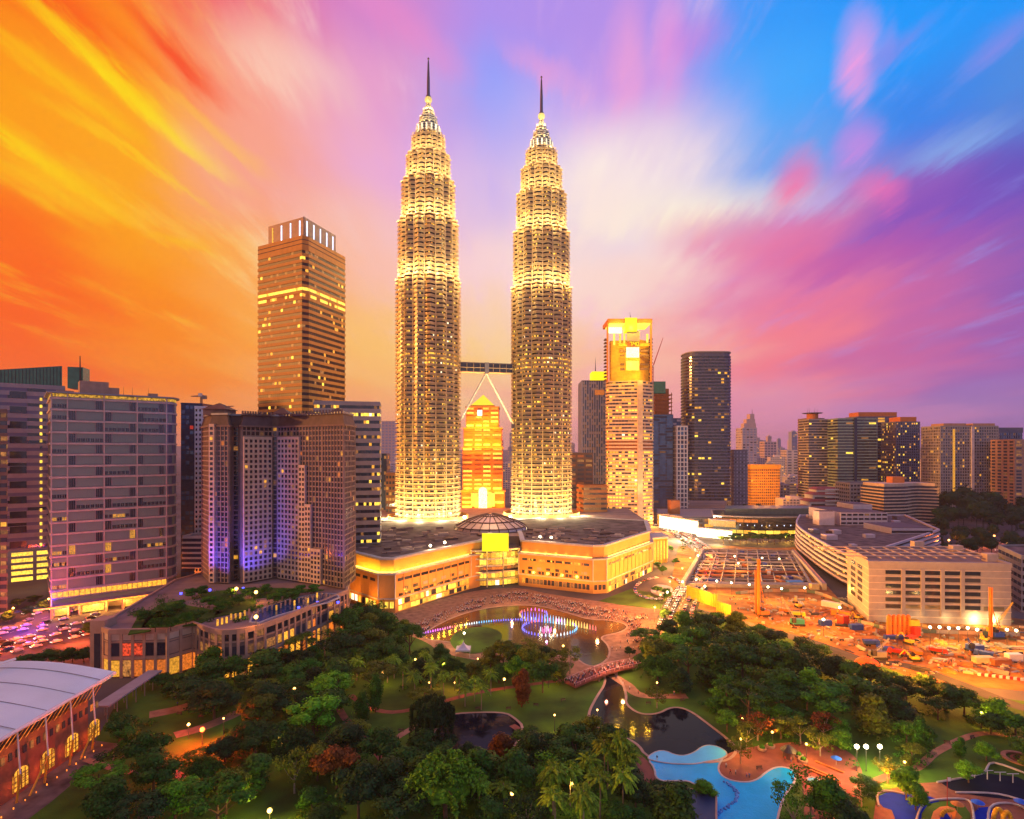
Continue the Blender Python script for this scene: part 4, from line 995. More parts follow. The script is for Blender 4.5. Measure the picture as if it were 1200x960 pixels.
    # --- small dark blocks between it and the left twin tower
    tower('office_block', 'small dark blue block peeping out just right of the striped office block', [(X(440, 620), 620), (X(453, 622), 622), (X(453, 622), 640), (X(440, 620), 640)], Z(533, 620), 3.2, 16, 'navy', None, (('navy', 3), ('win_dim', 1)), limit=0, wf=.8, hf=.6, detail=False)
    tower('office_block', 'brown low block touching the foot of the left twin tower', [(X(452, 600), 600), (X(470, 602), 602), (X(470, 602), 620), (X(452, 600), 620)], Z(556, 600), 3.4, 12, 'rust_wall', None, (('mid_glass', 3), ('win_gold', 1)), limit=40, wf=.7, hf=.5, detail=False)
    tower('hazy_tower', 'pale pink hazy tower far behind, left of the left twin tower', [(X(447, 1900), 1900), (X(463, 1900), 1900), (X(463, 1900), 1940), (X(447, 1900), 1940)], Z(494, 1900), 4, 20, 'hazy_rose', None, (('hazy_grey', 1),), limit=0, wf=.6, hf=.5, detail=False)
left_buildings()

# ------------------------------------------------------------------ pink stone podium with roof garden
def podium():
    random.seed(41)
    ZT = 19.7
    front = [(X(115, 243), 243), (X(129, 237.5), 237.5), (X(196, 239), 239), (X(226, 248), 248)] + curve([(X(231, 246), 246), (X(262, 237), 237), (X(310, 246), 246), (X(375, 282), 282), (X(406, 305), 305)], 5)
    P = front + [(X(410, 332), 332), (X(240, 352), 352), (X(205, 330), 330), (X(180, 300), 300)]
    P = P if area(P) > 0 else P[::-1]
    t = thing('podium_building', 'pink stone two storey podium with lit arcades and a roof garden, below the brown hotel', 'building', (P[0][0] + 20, P[0][1] + 10, 0))
    w = MB(); w.prism(P, 0, ZT - 1.2); part('wall', w, ['brown_stone'], t)
    w = MB(); w.ring(inset(P, -.5), inset(P, .6), ZT - 2, ZT); part('parapet', w, ['pink_stone'], t)
    w = MB(); w.prism(inset(P, .6), ZT - 1.3, ZT - .9); part('roof', w, ['roof_pink'], t)
    w = MB(); w.ring(inset(P, -.45), inset(P, .1), 7.4, 8.6); part('string_course', w, ['pink_stone'], t)
    w = MB(); w.ring(inset(P, -.3), inset(P, .1), 14.2, 14.8); part('string_course', w, ['pink_stone'], t)
    nf = len(front)
    for e in range(nf - 1):
        p, q = front[e], front[e + 1]; L = hypot(q[0] - p[0], q[1] - p[1]); an = atan2(q[1] - p[1], q[0] - p[0]); ox, oy = sin(an), -cos(an)
        n = max(1, round(L / 4.4))
        for i in range(n + 1):
            if i == n and e < nf - 2: continue
            x, y = lerp(p, q, i / n); w = MB(); w.box(x - .55, y - .5, 0, x + .55, y + .6, ZT - .4, rot=an); part('pilaster', w, ['pink_stone'], t)
        for i in range(n):
            x, y = lerp(p, q, (i + .5) / n); ww = L / n - 1.2
            def pan(z0, z1, m, nm, dp=.12, sc_=1.0):
                w = MB(); w.box(x - ww / 2 * sc_ + ox * dp, y - .1 + oy * dp, z0, x + ww / 2 * sc_ + ox * dp, y + .1 + oy * dp, z1, rot=an); return part(nm, w, [m], t)
            pan(.6, 7.0, pick((('win_gold', 4), ('win_orange', 4), ('win_dim', 1))), 'arcade_window')
            if e == 1:
                pan(9, 13.8, ['mid_glass', 'win_red_dim', 'win_red_dim', 'dark_glass', 'dark_glass', 'mid_glass', 'mid_glass'][min(i, 6)], 'window')
            elif e > 3: pan(9.2, 12.6, pick((('win_dim', 2), ('win_gold', 1), ('mid_glass', 2), ('win_orange', 1))), 'window')
            else: pan(9, 13.8, 'pink_stone', 'wall_panel', .05)
            pan(15.1, 17.6, 'beige_stone' if e <= 3 else pick((('dark_glass', 3), ('win_dim', 1))), 'wall_panel' if e <= 3 else 'gallery_opening', .08)
    # taller corner pylon
    x, y = X(119, 243), 243; w = MB(); w.box(x - 3, y - 2.5, 0, x + 3, y + 5, ZT + 2.5); part('corner_pylon', w, ['pink_stone'], t)
    w = MB(); w.box(x - 1.2, y - 2.7, 3, x + 1.2, y - 2.5, 17); part('window', w, ['mid_glass'], t)
    # garden beds, pool, pergola on the roof
    zr = ZT - .9
    for i, pts in enumerate([[(165, 735), (230, 731), (262, 716), (218, 708), (175, 718)], [(232, 694), (270, 690), (275, 702), (240, 704)], [(250, 722), (300, 712), (300, 700), (262, 704)], [(150, 742), (160, 724), (190, 706), (216, 702), (205, 720), (175, 738)], [(300, 700), (345, 694), (380, 690), (330, 688), (280, 688)]]):
        w = MB(); q = gp(pts, ZT); q = q if area(q) > 0 else q[::-1]; w.prism(q, zr, zr + .5); part('garden_bed', w, ['lawn'], t)
    w = MB(); q = smooth_poly(gp([(292, 732), (335, 716), (398, 701), (392, 693), (350, 698), (300, 714)], ZT), 1); q = q if area(q) > 0 else q[::-1]; w.prism(q, zr, zr + .35); part('roof_pool', w, ['roof_water'], t)
    w = MB(); w.ring(inset(q, -.8), q, zr, zr + .5); part('pool_edge', w, ['pale_concrete'], t)
    for k in range(120):
        x, y = G(U(150, 395), U(690, 733), ZT)
        if not inside((x, y), inset(P, 5)) or inside((x, y), q): continue
        w = MB(); leafy(w, (x, y, zr + .8), U(1.4, 3.2), 90, .6, random, .6); part('shrub', w, [pick((('leaf_mid', 3), ('leaf_dark', 3), ('leaf_bright', 1)))], t)
    for k in range(26):
        xx = 255 + k * 5.3; yy = 733 - k * 1.25 + U(-3, 2); x, y = G(xx, yy - 6, ZT + 1); 
        if not inside((x, y), inset(P, 2)): continue
        w = MB(); w.box(x - .3, y - .3, zr, x + .3, y + .3, zr + 2.6); part('lantern_post', w, [pick((('win_gold', 2), ('pink_stone', 2)))], t)
    for (px_, py_) in ((277, 690), (300, 694), (300, 723)):
        x, y = G(px_, py_, ZT + 4); s = thing('garden_lamp', 'round orange garden lamp on the podium roof, ' + {277: 'leftmost', 300: 'farther from the edge' if py_ == 694 else 'nearest the parapet'}[px_], 'lamp', (x, y, ZT - .9), 'lamps of the podium roof garden')
        w = MB(); w.tube((x, y, ZT - .9), (x, y, ZT + 3.4), .12); part('post', w, ['dark_metal'], s)
        w = MB(); w.lathe([(.8 * sin(pi * i / 8), ZT + 4 - .8 * cos(pi * i / 8)) for i in range(9)], x, y, 12); part('globe', w, ['lamp_warm'], s, smooth=True); point((x, y - 1.2, ZT + 4), (1, .35, .05), 2500, .4)
    for px_, py_, pw in ((212, 690, 20000), (246, 686, 16000), (285, 684, 16000), (372, 700, 5000), (396, 700, 8000), (350, 706, 4000)):  # uplights added to throw a blue glow on the hotel
        x, y = G(px_, py_, ZT + 2); s = thing('added_uplight', 'small blue uplight on the podium roof ' + {212: 'by the rounded end of the grey slab', 246: 'under the hotel corner turret', 285: 'under the left hotel wing', 372: 'behind the roof pool', 396: 'at the right end of the roof pool', 350: 'in the middle of the pool edge'}[px_], 'lamp', (x, y, ZT - .9), 'blue uplights round the hotel foot')
        w = MB(); w.lathe([(0, ZT - .9), (.5, ZT - .9), (.6, ZT), (0, ZT)], x, y, 10); part('lamp', w, ['lamp_blue'], s)
        point((x, y, ZT + 1.6), (.06, .05, 1.0), pw * 3.2, .5, 75, (x + 3, y + 22, ZT + 26))
    return t, P
PODT, PODP = podium()

# ------------------------------------------------------------------ white roofed hall at the bottom left
def hall():
    random.seed(51)
    t = thing('exhibition_hall', 'long brick hall with wavy white metal roof on slanting struts, lit orange', 'hall', (-150, 150, 0))
    w = MB(); w.prism([(-215, 95), (-131, 95), (-131, 183), (-215, 186)], 0, 14.5); part('wall', w, ['brick_red'], t)
    w = MB(); w.prism([(-214, 96), (-132.5, 96), (-132.5, 182), (-214, 185)], 14.5, 18.2); part('clerestory', w, ['mid_glass'], t)
    # vaulted roof shells
    def shell(x0, x1, y0, y1, z0, z1, zm, m, nx=16, ny=30, wav=.0, nm='roof_shell', tw=0.0):
        w = MB(); g = []
        for j in range(ny + 1):
            r = []; v = j / ny
            for i in range(nx + 1):
                u_ = i / nx; z = z0 + (z1 - z0) * u_ + zm * sin(pi * u_)
                z -= tw * (1 - v); z += wav * sin(v * 26) * u_ ** 3
                xx = x0 + (x1 - x0) * u_ + (wav * 1.6 * sin(v * 26 + 1) * u_ ** 4)
                yy = y0 + (y1 - y0) * v + 3.0 * sin(pi * u_ * .5) * (v > .98) * 0
                r.append((xx, yy, z))
            g.append(r)
        th = .7
        for j in range(ny):
            for i in range(nx):
                w.quad(g[j][i], g[j][i + 1], g[j + 1][i + 1], g[j + 1][i])
                lo = [(p[0], p[1], p[2] - th) for p in (g[j][i], g[j + 1][i], g[j + 1][i + 1], g[j][i + 1])]; w.face(lo)
        for j in range(ny):
            for i in (0, nx): a, b = g[j][i], g[j + 1][i]; w.quad(a, b, (b[0], b[1], b[2] - th), (a[0], a[1], a[2] - th))
        for i in range(nx):
            for j in (0, ny): a, b = g[j][i], g[j][i + 1]; w.quad(a, b, (b[0], b[1], b[2] - th), (a[0], a[1], a[2] - th))
        return part(nm, w, [m], t, smooth=False)
    shell(-166, -127.5, 92, 190, 23.5, 20.0, 1.6, 'hall_roof', wav=.35, tw=2.0)
    shell(-215, -164.5, 92, 187, 19.0, 27.0, 3.2, 'hall_roof', tw=2.0)
    w = MB(); w.box(-166.5, 92, 20, -165.8, 187, 24.6); part('rooflight', w, ['win_dim'], t)
    # standing seams
    w = MB()
    for k in range(9):
        y = 100 + k * 10.5
        for i in range(15):
            u0, u1 = i / 15, (i + 1) / 15; f = lambda u_: (-166 + 38.5 * u_, y, 23.5 - 3.5 * u_ + 1.6 * sin(pi * u_) - 2 * (1 - (y - 92) / 98) + .1)
            w.tube(f(u0), f(u1), .12, .12, 4)
    part('roof_seam', w, ['grey_metal'], t, kind='stuff')
    w = MB(); w.tube((-165, 150, 26.2), (-156, 186, 25.8), .6, .4, 6); part('ridge_fin', w, ['white_paint'], t)
    # edge strip
    for k in range(8):
        y0, y1 = 92 + k * 12.2, 92 + (k + 1) * 12.2; z0, z1 = 18.1 + (y0 - 92) / 49, 18.1 + (y1 - 92) / 49; w = MB()
        w.tube((-127.3 + (k % 2) * .3, y0, z0), (-127.3 + ((k + 1) % 2) * .3, y1, z1), .5, .5, 6); part('edge_tube', w, ['white_paint'], t)
    for k in range(10):
        y = 98 + k * 9.2; zt = 17.3 + (y - 92) / 49
        w = MB(); w.tube((-128.2, y, 0), (-127.2, y, 7.5), .28, .28, 6, 0); part('column', w, ['strut_yellow'], t)
        w = MB(); w.tube((-127.2, y, 7.5), (-128, y, zt), .2, .2, 6); part('column', w, ['white_paint'], t)
        if k % 2: w = MB(); w.tube((-127.2, y, 7.5), (-127.0, y - 6.5, .3), .28, .28, 6); part('strut', w, ['strut_yellow'], t)
        yy = y + 4.6
        w = MB(); n = 10; ar = [(yy - 2.6, 1.2), (yy + 2.6, 1.2)] + [(yy + 2.6 * cos(pi * i / n), 5.0 + 1.9 * sin(pi * i / n)) for i in range(n + 1)]
        w.face([(-130.85, p[0], p[1]) for p in ar]); aw = part('arched_window', w, ['arch_light'], t)
        w = MB()
        for i in range(5): w.box(-130.8, yy - 2.4 + i * 1.2 - .07, 1.2, -130.6, yy - 2.4 + i * 1.2 + .07, 6.4)
        for zz in (2.4, 3.7, 5.0): w.box(-130.8, yy - 2.6, zz, -130.62, yy + 2.6, zz + .12)
        part('window_bars', w, ['brick_red'], aw, kind='stuff')
        for i in range(4): w = MB(); w.box(-130.95, y - 1 + i * 2.3 - .55, 10.2, -130.8, y - 1 + i * 2.3 + .55, 12.2); part('upper_window', w, [pick((('win_dim', 3), ('win_orange', 1), ('mid_glass', 2)))], t)
        point((-128.8, y + .9, 3.5), (1, .20, .03), 300, .3)
        point((-129, y, 12), (1, .35, .06), 220, .3)
    for k in range(46):
        y = 95 + k * 2.0; w = MB(); w.tube((-130.6, y, 14.2), (-128.3, y + .9, 17.0 + (y - 92) / 49), .09, .09, 5); part('eaves_fin', w, ['win_orange' if k % 3 else 'strut_yellow'], t)  # orange light put into most fins as their own glow
    for k in range(24):
        x, y = -126.6, 100 + k * 3.6; w = MB(); w.lathe([(0, .1), (.14, .1), (.14, .5), (0, .5)], x, y, 6); part('bollard_light', w, ['win_orange_hot'], t)
hall()
def covered_walk():
    a, b = G(182, 786, 5.5), G(118, 828, 5.5); t = thing('covered_walkway', 'grey sloping roof of a covered walkway running down from the pink podium', 'walkway', (a[0], a[1], 0))
    d = Vector((b[0] - a[0], b[1] - a[1])); L = d.length; d.normalize(); n = Vector((-d.y, d.x)) * 2.6
    w = MB(); p = [(a[0] + n.x, a[1] + n.y), (a[0] - n.x, a[1] - n.y), (b[0] - n.x, b[1] - n.y), (b[0] + n.x, b[1] + n.y)]
    w.prism(p, 5.2, 5.7); part('roof', w, ['mauve_panel'], t)
    for i in range(7):
        q = lerp(a, b, i / 6)
        for s in (-1, 1): w = MB(); w.tube((q[0] + n.x * .8 * s, q[1] + n.y * .8 * s, 0), (q[0] + n.x * .8 * s, q[1] + n.y * .8 * s, 5.2), .18); part('post', w, ['grey_metal'], t)
covered_walk()

# ------------------------------------------------------------------ buildings behind and right
def rect(x0, x1, Y, dep, Y2=None, skew=0):
    Y2 = Y if Y2 is None else Y2
    return [(X(x0, Y), Y), (X(x1, Y2), Y2), (X(x1, Y2) + skew, Y2 + dep), (X(x0, Y) + skew, Y + dep)]
def right_buildings():
    random.seed(61)
    # --- stepped orange floodlit tower seen between the twins
    Y = 700; t = thing('stepped_tower', 'stepped orange floodlit tower with a small pyramid roof, seen between the twin towers', 'skyscraper', (X(566, Y), Y + 25, 0))
    for k, (x0, x1, y0, y1) in enumerate(((540.7, 591.5, 604, 575), (541.8, 589, 575, 524), (543, 588, 524, 501), (546, 584.5, 501, 476))):
        P = rect(x0, x1, Y + k * 1.5, 44 - 3 * k); z0, z1 = (0 if k == 0 else Z(y0, Y)), Z(y1, Y)
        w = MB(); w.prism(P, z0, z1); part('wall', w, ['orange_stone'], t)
        w = MB(); w.ring(inset(P, -.8), inset(P, .2), z1 - 1.5, z1); part('ledge', w, ['buff_stone'], t)
        L = P[1][0] - P[0][0]; nz = max(3, int((z1 - max(z0, 12)) / 5)); zz0 = max(z0, 12)
        for j in range(nz):
            z = zz0 + (z1 - zz0) * (j + .5) / nz
            for s0, s1 in ((.02, .24), (.30, .48), (.52, .70), (.76, .98)):
                m = 'win_yellow' if (R() < (.75 if k in (0, 3) else .45) and (k != 1 or s0 != .30 or j < 4)) else pick((('win_gold', 1), ('orange_stone', 3)))
                w = MB(); w.box(P[0][0] + L * s0, P[0][1] - .5, z - 1.3, P[0][0] + L * s1, P[0][1] - .02, z + 1.0); part('window_band', w, [m], t)
        for i in range(4): x = P[0][0] + L * (i + .5) / 4; point((x, P[0][1] - 5, (zz0 if k else 26) + 3), (1, .22, .005), 130000 if k == 0 else 60000, 1)
    x0, x1 = X(551, Y), X(579.5, Y); P = [(x0, Y + 6), (x1, Y + 6), (x1, Y + 36), (x0, Y + 36)]; ap = (X(565.5, Y), Y + 20)
    w = MB(); w.prism(P, Z(476, Y), Z(475, Y) + .5, ); part('roof_base', w, ['orange_stone'], t)
    w = MB(); w.prism(P, Z(475, Y), Z(461, Y), top=[(ap[0] - .2, ap[1] - .2), (ap[0] + .2, ap[1] - .2), (ap[0] + .2, ap[1] + .2), (ap[0] - .2, ap[1] + .2)]); part('pyramid_roof', w, ['pyramid_glow'], t)  # floodlight put into the roof as its own glow
    w = MB(); w.box(X(559.2, Y), Y + 3, Z(487, Y), X(564.8, Y), Y + 4.2, Z(480.4, Y)); part('lit_sign', w, ['sign_white'], t)
    for sgn in (-1, 1):
        cxx = X(566, Y) + sgn * 10; w = MB(); w.box(cxx - 4, Y - 2.4, 26, cxx + 4, Y - .6, 42); part('portal', w, ['win_yellow'], t)
    w = MB(); ar = [(X(566, Y) - 5, 24), (X(566, Y) + 5, 24)] + [(X(566, Y) + 5 * cos(pi * i / 8), 44 + 5 * sin(pi * i / 8)) for i in range(9)]; w.face([(p[0], Y - 2.6, p[1]) for p in ar]); part('arched_window', w, ['win_white'], t)
    # --- low blocks just right of the right twin
    tower('office_block', 'dark brown low block touching the right side of the right twin tower', rect(666, 695, 640, 30), Z(532, 640), 3, 18, 'copper_roof', None, (('mid_glass', 3), ('rust_wall', 2), ('win_dim', .6)), limit=100, wf=.75, hf=.5, detail=False)
    tower('office_block', 'low brown and orange striped block with slanting side, right of the right twin tower', [(X(684, 600), 600), (X(711, 602), 602), (X(711, 602), 620), (X(679, 600), 620)], Z(570, 600), 4, 11, 'copper_roof', 'rust_wall', (('mid_glass', 1), ('win_dim', 1)), limit=60, wf=.96, hf=.45, bd=.6)
    # --- blue tower with lit yellow box on top
    t = tower('office_tower', 'slender blue grey tower topped by a glowing yellow box and thin mast', rect(682, 712, 800, 40), Z(447, 800), 3.2, 44, 'navy', None, (('blue_glass', 6), ('mauve_panel', 4), ('win_dim', .5)), limit=100, wf=.62, hf=.8, pier='blue_rib', pd=.8, detail=False)
    P = rect(694, 711, 803, 25); w = MB(); w.prism(P, Z(447, 800), Z(435, 800)); part('lit_box', w, ['board_yellow'], t)
    w = MB(); x = X(698, 810); w.tube((x, 812, Z(436, 810)), (x, 812, Z(419, 810)), .7, .1); part('mast', w, ['dark_metal'], t)
    w = MB(); w.box(X(697, 800), 798.8, Z(463, 800), X(708, 800), 799.6, Z(457, 800)); part('sign', w, ['win_orange'], t)
    # --- bright tower with open lit frame on top
    Y = 715; A = [(X(711, Y + 8), Y + 8), (X(714, Y), Y), (X(747, Y - 8), Y - 8), (X(752, Y - 8), Y - 8), (X(764, Y + 4), Y + 4), (X(765, Y + 40), Y + 40), (X(713, Y + 40), Y + 40)]
    rows = {j: (('win_yellow', 4), ('win_white', .2), ('win_gold', 3), ('mid_glass', 4)) for j in list(range(0, 22)) + [25, 26, 31, 33, 36]}
    for j in (22, 23, 24): rows[j] = (('rust_wall', 1),)
    zt = Z(447, Y)
    t = tower('residential_tower', 'bright floodlit balcony tower with an open yellow lit frame on top and lit clock digits', A, zt, 3.6, 42, 'brown_stone', 'beige_stone', (('mid_glass', 5), ('win_gold', 1), ('win_dim', 2), ('win_yellow', .5)), limit=100, wf=.86, hf=.5, bd=1.3, lightrows=rows, roof=False)
    w = MB(); w.box(X(745, Y), Y - 11, 0, X(751, Y), Y - 7, zt); part('stair_shaft', w, ['beige_stone'], t)
    z2 = Z(399, Y)
    w = MB(); w.prism(inset(A, 3), zt, z2); part('upper_core', w, ['yellow_wall'], t)
    yb = Y - 8
    def bx(nm, x0, x1, y0, y1, m, d0=0.0, d1=1.2): w = MB(); w.box(X(x0, yb), yb + d0, Z(y1, yb), X(x1, yb), yb + d1, Z(y0, yb)); return part(nm, w, [m], t)
    bx('lit_hall', 734, 749, 407, 419, 'win_white'); bx('lit_hall', 734, 749, 423, 434, 'win_yellow'); bx('screen', 734.5, 749.5, 388, 400, 'mauve_panel', -1, .5)
    bx('clock_board', 735, 749.3, 400.4, 406, 'rust_wall', -1, .4)
    for (a_, b_) in ((727, 732), (750, 760)):
        for yy in (411, 416.5, 427, 432.5): bx('window', a_, b_, yy - 1.2, yy + 1.2, 'copper_roof')
    for xx in (719, 726, 731, 758): bx('column', xx, xx + 2, 391, 404, 'win_yellow', 1, 3)  # columns glow themselves, the yellow light is in their material
    bx('lintel', 725, 761, 402, 405.5, 'yellow_wall', 0, 4); bx('beam', 712, 764, 374, 378.5, 'orange_stone', -2, 38); bx('beam_light', 714, 762, 378.8, 380.5, 'win_yellow', -1, 30)
    bx('lit_attic', 714, 731, 381, 388, 'win_white', 12, 14); bx('lift_room', 732, 746, 373, 389, 'board_yellow', -3, 10)
    for xx in (711.5, 762.5): bx('corner_column', xx, xx + 1.6, 378, 447, 'orange_stone', 0, 4)
    for k in range(26):
        yy = 396 + k * 2; 
        if k % 2 == 0: bx('side_balcony', 709.5, 713, yy, yy + 1.2, 'copper_roof', 4, 14); bx('side_balcony', 763, 766, yy, yy + 1.2, 'copper_roof', 4, 14)
    w = MB(); x = X(739, Y); w.tube((x, Y, Z(373, Y)), (x - 1, Y, Z(366, Y)), .4, .1); part('mast', w, ['dark_metal'], t)
    # clock digits 7:40 from segments
    segs = {'7': 'abc', '4': 'fgbc', '0': 'abcdef'}
    def digit(ch, x, zc, s, wd):
        g = {'a': (x, zc + s, x + wd, zc + s), 'b': (x + wd, zc, x + wd, zc + s), 'c': (x + wd, zc - s, x + wd, zc), 'd': (x, zc - s, x + wd, zc - s), 'e': (x, zc - s, x, zc), 'f': (x, zc, x, zc + s), 'g': (x, zc, x + wd, zc)}
        b = MB()
        for k in segs[ch]:
            x0, z0_, x1, z1_ = g[k]; b.box(x0 - .35, yb - 1.7, z0_ - .35, x1 + .35, yb - 1.25, z1_ + .35)
        part('clock_digit', b, ['board_yellow'], t)
    zc = Z(403.2, yb); digit('7', X(738, yb), zc, 2.0, 2.2); digit('4', X(742.2, yb), zc, 2.0, 2.2); digit('0', X(745.8, yb), zc, 2.0, 2.2)
    b = MB(); b.box(X(741.1, yb) - .3, yb - 1.7, zc - 1.2, X(741.1, yb) + .3, yb - 1.25, zc - .6); b.box(X(741.1, yb) - .3, yb - 1.7, zc + .6, X(741.1, yb) + .3, yb - 1.25, zc + 1.2); part('clock_colon', b, ['board_yellow'], t)
    for (xx, yy, pw) in ((722, 384, 9000), (740, 384, 9000), (757, 384, 9000), (728, 412, 6000), (755, 412, 6000), (730, 440, 6000), (752, 440, 6000), (740, 425, 9000)): point((X(xx, yb), yb - 8, Z(yy, yb)), (1, .52, .03), pw * 2.5, .8)
    for xx in (706, 722, 740, 758): point((X(xx, Y - 30), Y - 32, 36), (1, .55, .15), 26000, 1, 90, (X(xx, Y), Y, 70))
    # --- tower under construction and its neighbours
    t = tower('unfinished_tower', 'tower under construction with dark glass below and bare orange lit floors on top', rect(764, 789, 850, 40), Z(487, 850), 3, 34, 'navy', 'blue_glass', (('blue_glass', 8), ('navy', 5), ('win_dim', .5)), limit=100, wf=.8, hf=.7, bd=.2)
    P = rect(765, 788, 852, 34)
    for j in range(6): w = MB(); w.prism(P, Z(486 - j * 4.6, 850), Z(486 - j * 4.6, 850) + 1.2); part('bare_slab', w, ['rust_wall'], t)
    for i in range(5): x = P[0][0] + 1 + (P[1][0] - P[0][0] - 2) * i / 4; w = MB(); w.box(x - .5, 853, Z(487, 850), x + .5, 854, Z(460, 850)); part('bare_column', w, ['rust_wall'], t)
    w = MB(); w.prism(inset(P, 4), Z(488, 850), Z(455, 850)); part('core', w, ['rust_wall'], t)
    w = MB(); w.prism(rect(764.5, 780, 851, 30), Z(461, 850), Z(447, 850)); part('safety_net', w, ['green_glass'], t)
    def crane(x0, Y, yb_, yt, jx, jy, label, col='rust_wall', th=.9):
        cx, cz0, cz1 = X(x0, Y), Z(yb_, Y), Z(yt, Y); c = thing('tower_crane', label, 'crane', (cx, Y, cz0), 'tower cranes on the skyline')
        w = MB(); n = max(3, int((cz1 - cz0) / 4))
        for sx in (-1, 1):
            for sy in (-1, 1): w.tube((cx + sx * th, Y + sy * th, cz0), (cx + sx * th, Y + sy * th, cz1), .22, seg=4)
        for i in range(n):
            za, zb = cz0 + (cz1 - cz0) * i / n, cz0 + (cz1 - cz0) * (i + 1) / n; s = 1 if i % 2 else -1; w.tube((cx - s * th, Y - th, za), (cx + s * th, Y - th, zb), .15, seg=4)
        part('mast', w, [col], c)
        tip = (X(jx, Y), Y, Z(jy, Y)); w = MB(); w.tube((cx, Y, cz1), tip, .8, .35, 4); part('jib', w, [col], c)
        back = (cx - (tip[0] - cx) * .28, Y, cz1 - (tip[2] - cz1) * .1); w = MB(); w.tube((cx, Y, cz1), back, .7, .5, 4); part('counter_jib', w, [col], c)
        w = MB(); w.box(back[0] - 1.6, Y - 1.2, back[2] - 2.4, back[0] + 1.6, Y + 1.2, back[2] + .2); part('counterweight', w, ['concrete'], c)
        w = MB(); w.box(cx - 1.2, Y - 2.2, cz1 - .6, cx + 1.2, Y - .6, cz1 + 1.8); part('cab', w, ['white_paint'], c)
    crane(765, 852, 461, 430, 777, 396, 'red luffing crane leaning up beside the bright balcony tower', 'red_paint')
    crane(236, 440, 474, 464, 224, 464.5, 'thin tower crane with level jib on the roof left of the hotel', 'pink_stone', .5)
    crane(263, 470, 480, 477, 274, 476, 'small crane tip peeping over the hotel roof beside the turret', 'pink_stone', .4)
    tower('office_tower', 'light blue glass tower behind the white framed block', rect(788, 808, 1000, 40), Z(491, 1000), 4, 26, 'blue_glass', None, (('hazy_grey', 3), ('blue_glass', 2)), limit=60, wf=.9, hf=.6, detail=False)
    tower('apartment_block', 'white framed narrow block with dark glass left of the dark rounded tower', rect(793, 806, 840, 30), Z(500, 840), 5.6, 20, 'navy', 'white_paint', (('navy', 3), ('blue_glass', 1)), limit=80, wf=.7, hf=.75, pier='white_paint', bd=.3)
    tower('hazy_tower', 'grey mauve block behind the white framed block', rect(785, 795, 1100, 40), Z(524, 1100), 4, 20, 'hazy_rose', None, (('hazy_grey', 1),), limit=0, wf=.6, hf=.5, detail=False)
    # --- dark rounded residential tower
    Y = 850; cx = X(833, Y); rx, ry = (X(860, Y) - X(806, Y)) / 2, 26; E = [(cx + cos(2 * pi * i / 28) * rx * (1 if abs(cos(2 * pi * i / 28)) < .98 else .99), Y + 22 + sin(2 * pi * i / 28) * ry) for i in range(28)]
    E = [(cx + rx * math.copysign(abs(cos(a)) ** .35, cos(a)), Y + 24 + ry * math.copysign(abs(sin(a)) ** .8, sin(a))) for a in [2 * pi * i / 32 for i in range(32)]]
    zt = Z(417, Y)
    t = tower('residential_tower', 'dark rounded tower with thin balcony rings and scattered yellow windows', E, zt, 4.2, 46, 'mid_glass', 'slate_panel', (('dark_glass', 20), ('mid_glass', 12), ('navy', 6), ('win_gold', .9), ('win_dim', 1.8), ('win_yellow', .3)), z0=20, limit=100, wf=.85, hf=.6, bd=.9, edges=list(range(16, 32)), lightrows={8: (('win_yellow', 2), ('mid_glass', 3)), 13: (('win_yellow', 1), ('mid_glass', 2))}, roof=False)
    w = MB(); w.prism(inset(E, 1), zt, Z(413, Y)); part('crown', w, ['slate_panel'], t); w = MB(); w.prism(inset(E, -.6), Z(413, Y), Z(412, Y) + .3); part('crown_lid', w, ['mauve_panel'], t)
    tw = thing('podium_building', 'low purple grey podium with lit shops under the dark rounded tower', 'building', (X(815, 720), 720, 0))
    P = [(X(770, 735), 735), (X(800, 700), 700), (X(862, 690), 690), (X(880, 720), 720), (X(880, 800), 800), (X(770, 800), 800)]
    w = MB(); w.prism(P, 0, 13); part('wall', w, ['mauve_panel'], tw); w = MB(); w.ring(inset(P, -.5), inset(P, .5), 12.4, 14); part('parapet', w, ['slate_panel'], tw)
    w = MB(); w.prism([(X(786, 735), 735), (X(797, 735), 735), (X(797, 735), 750), (X(786, 735), 750)], 13, 30); part('lift_tower', w, ['rust_wall'], tw)
    c = []; facade(P, 1, 12.4, 5, 2, .8, .6, (('win_gold', 3), ('win_white', 1), ('mid_glass', 3), ('win_orange', 1), ('win_dim', 2)), [0, 1, 2] if area(P) > 0 else None, c); add_windows(tw, c, 100)
    # white blazing shopfronts facing the junction
    t = thing('shopfront_row', 'overexposed white lit shopfront row across the junction', 'shops', (X(800, 640), 640, 0))
    for (x0, x1, Y0, Y1, z0, z1, m) in ((774, 818, 700, 640, 1, 15, 'shop_white'), (818, 858, 625, 600, 1, 10, 'shop_white'), (832, 862, 640, 625, 10.5, 17, 'win_gold')):
        p, q = (X(x0, Y0), Y0), (X(x1, Y1), Y1); w = MB(); w.prism([p, q, (q[0], q[1] + 5), (p[0], p[1] + 5)], z0, z1); part('lit_front', w, [m], t)
        w = MB(); w.prism([(p[0], p[1] - 1.4), (q[0], q[1] - 1.4), (q[0], q[1] + 6), (p[0], p[1] + 6)], z1, z1 + 1); part('roof', w, ['mauve_panel'], t)
    for k in range(7):
        s = k / 6; w = MB(); p, q = (X(774, 700), 700), (X(818, 640), 640); x, y = lerp(p, q, s); w.box(x - .3, y - .5, 0, x + .3, y - .1, 15); part('column', w, ['win_white'], t)  # columns given a glow of their own, like the fronts behind
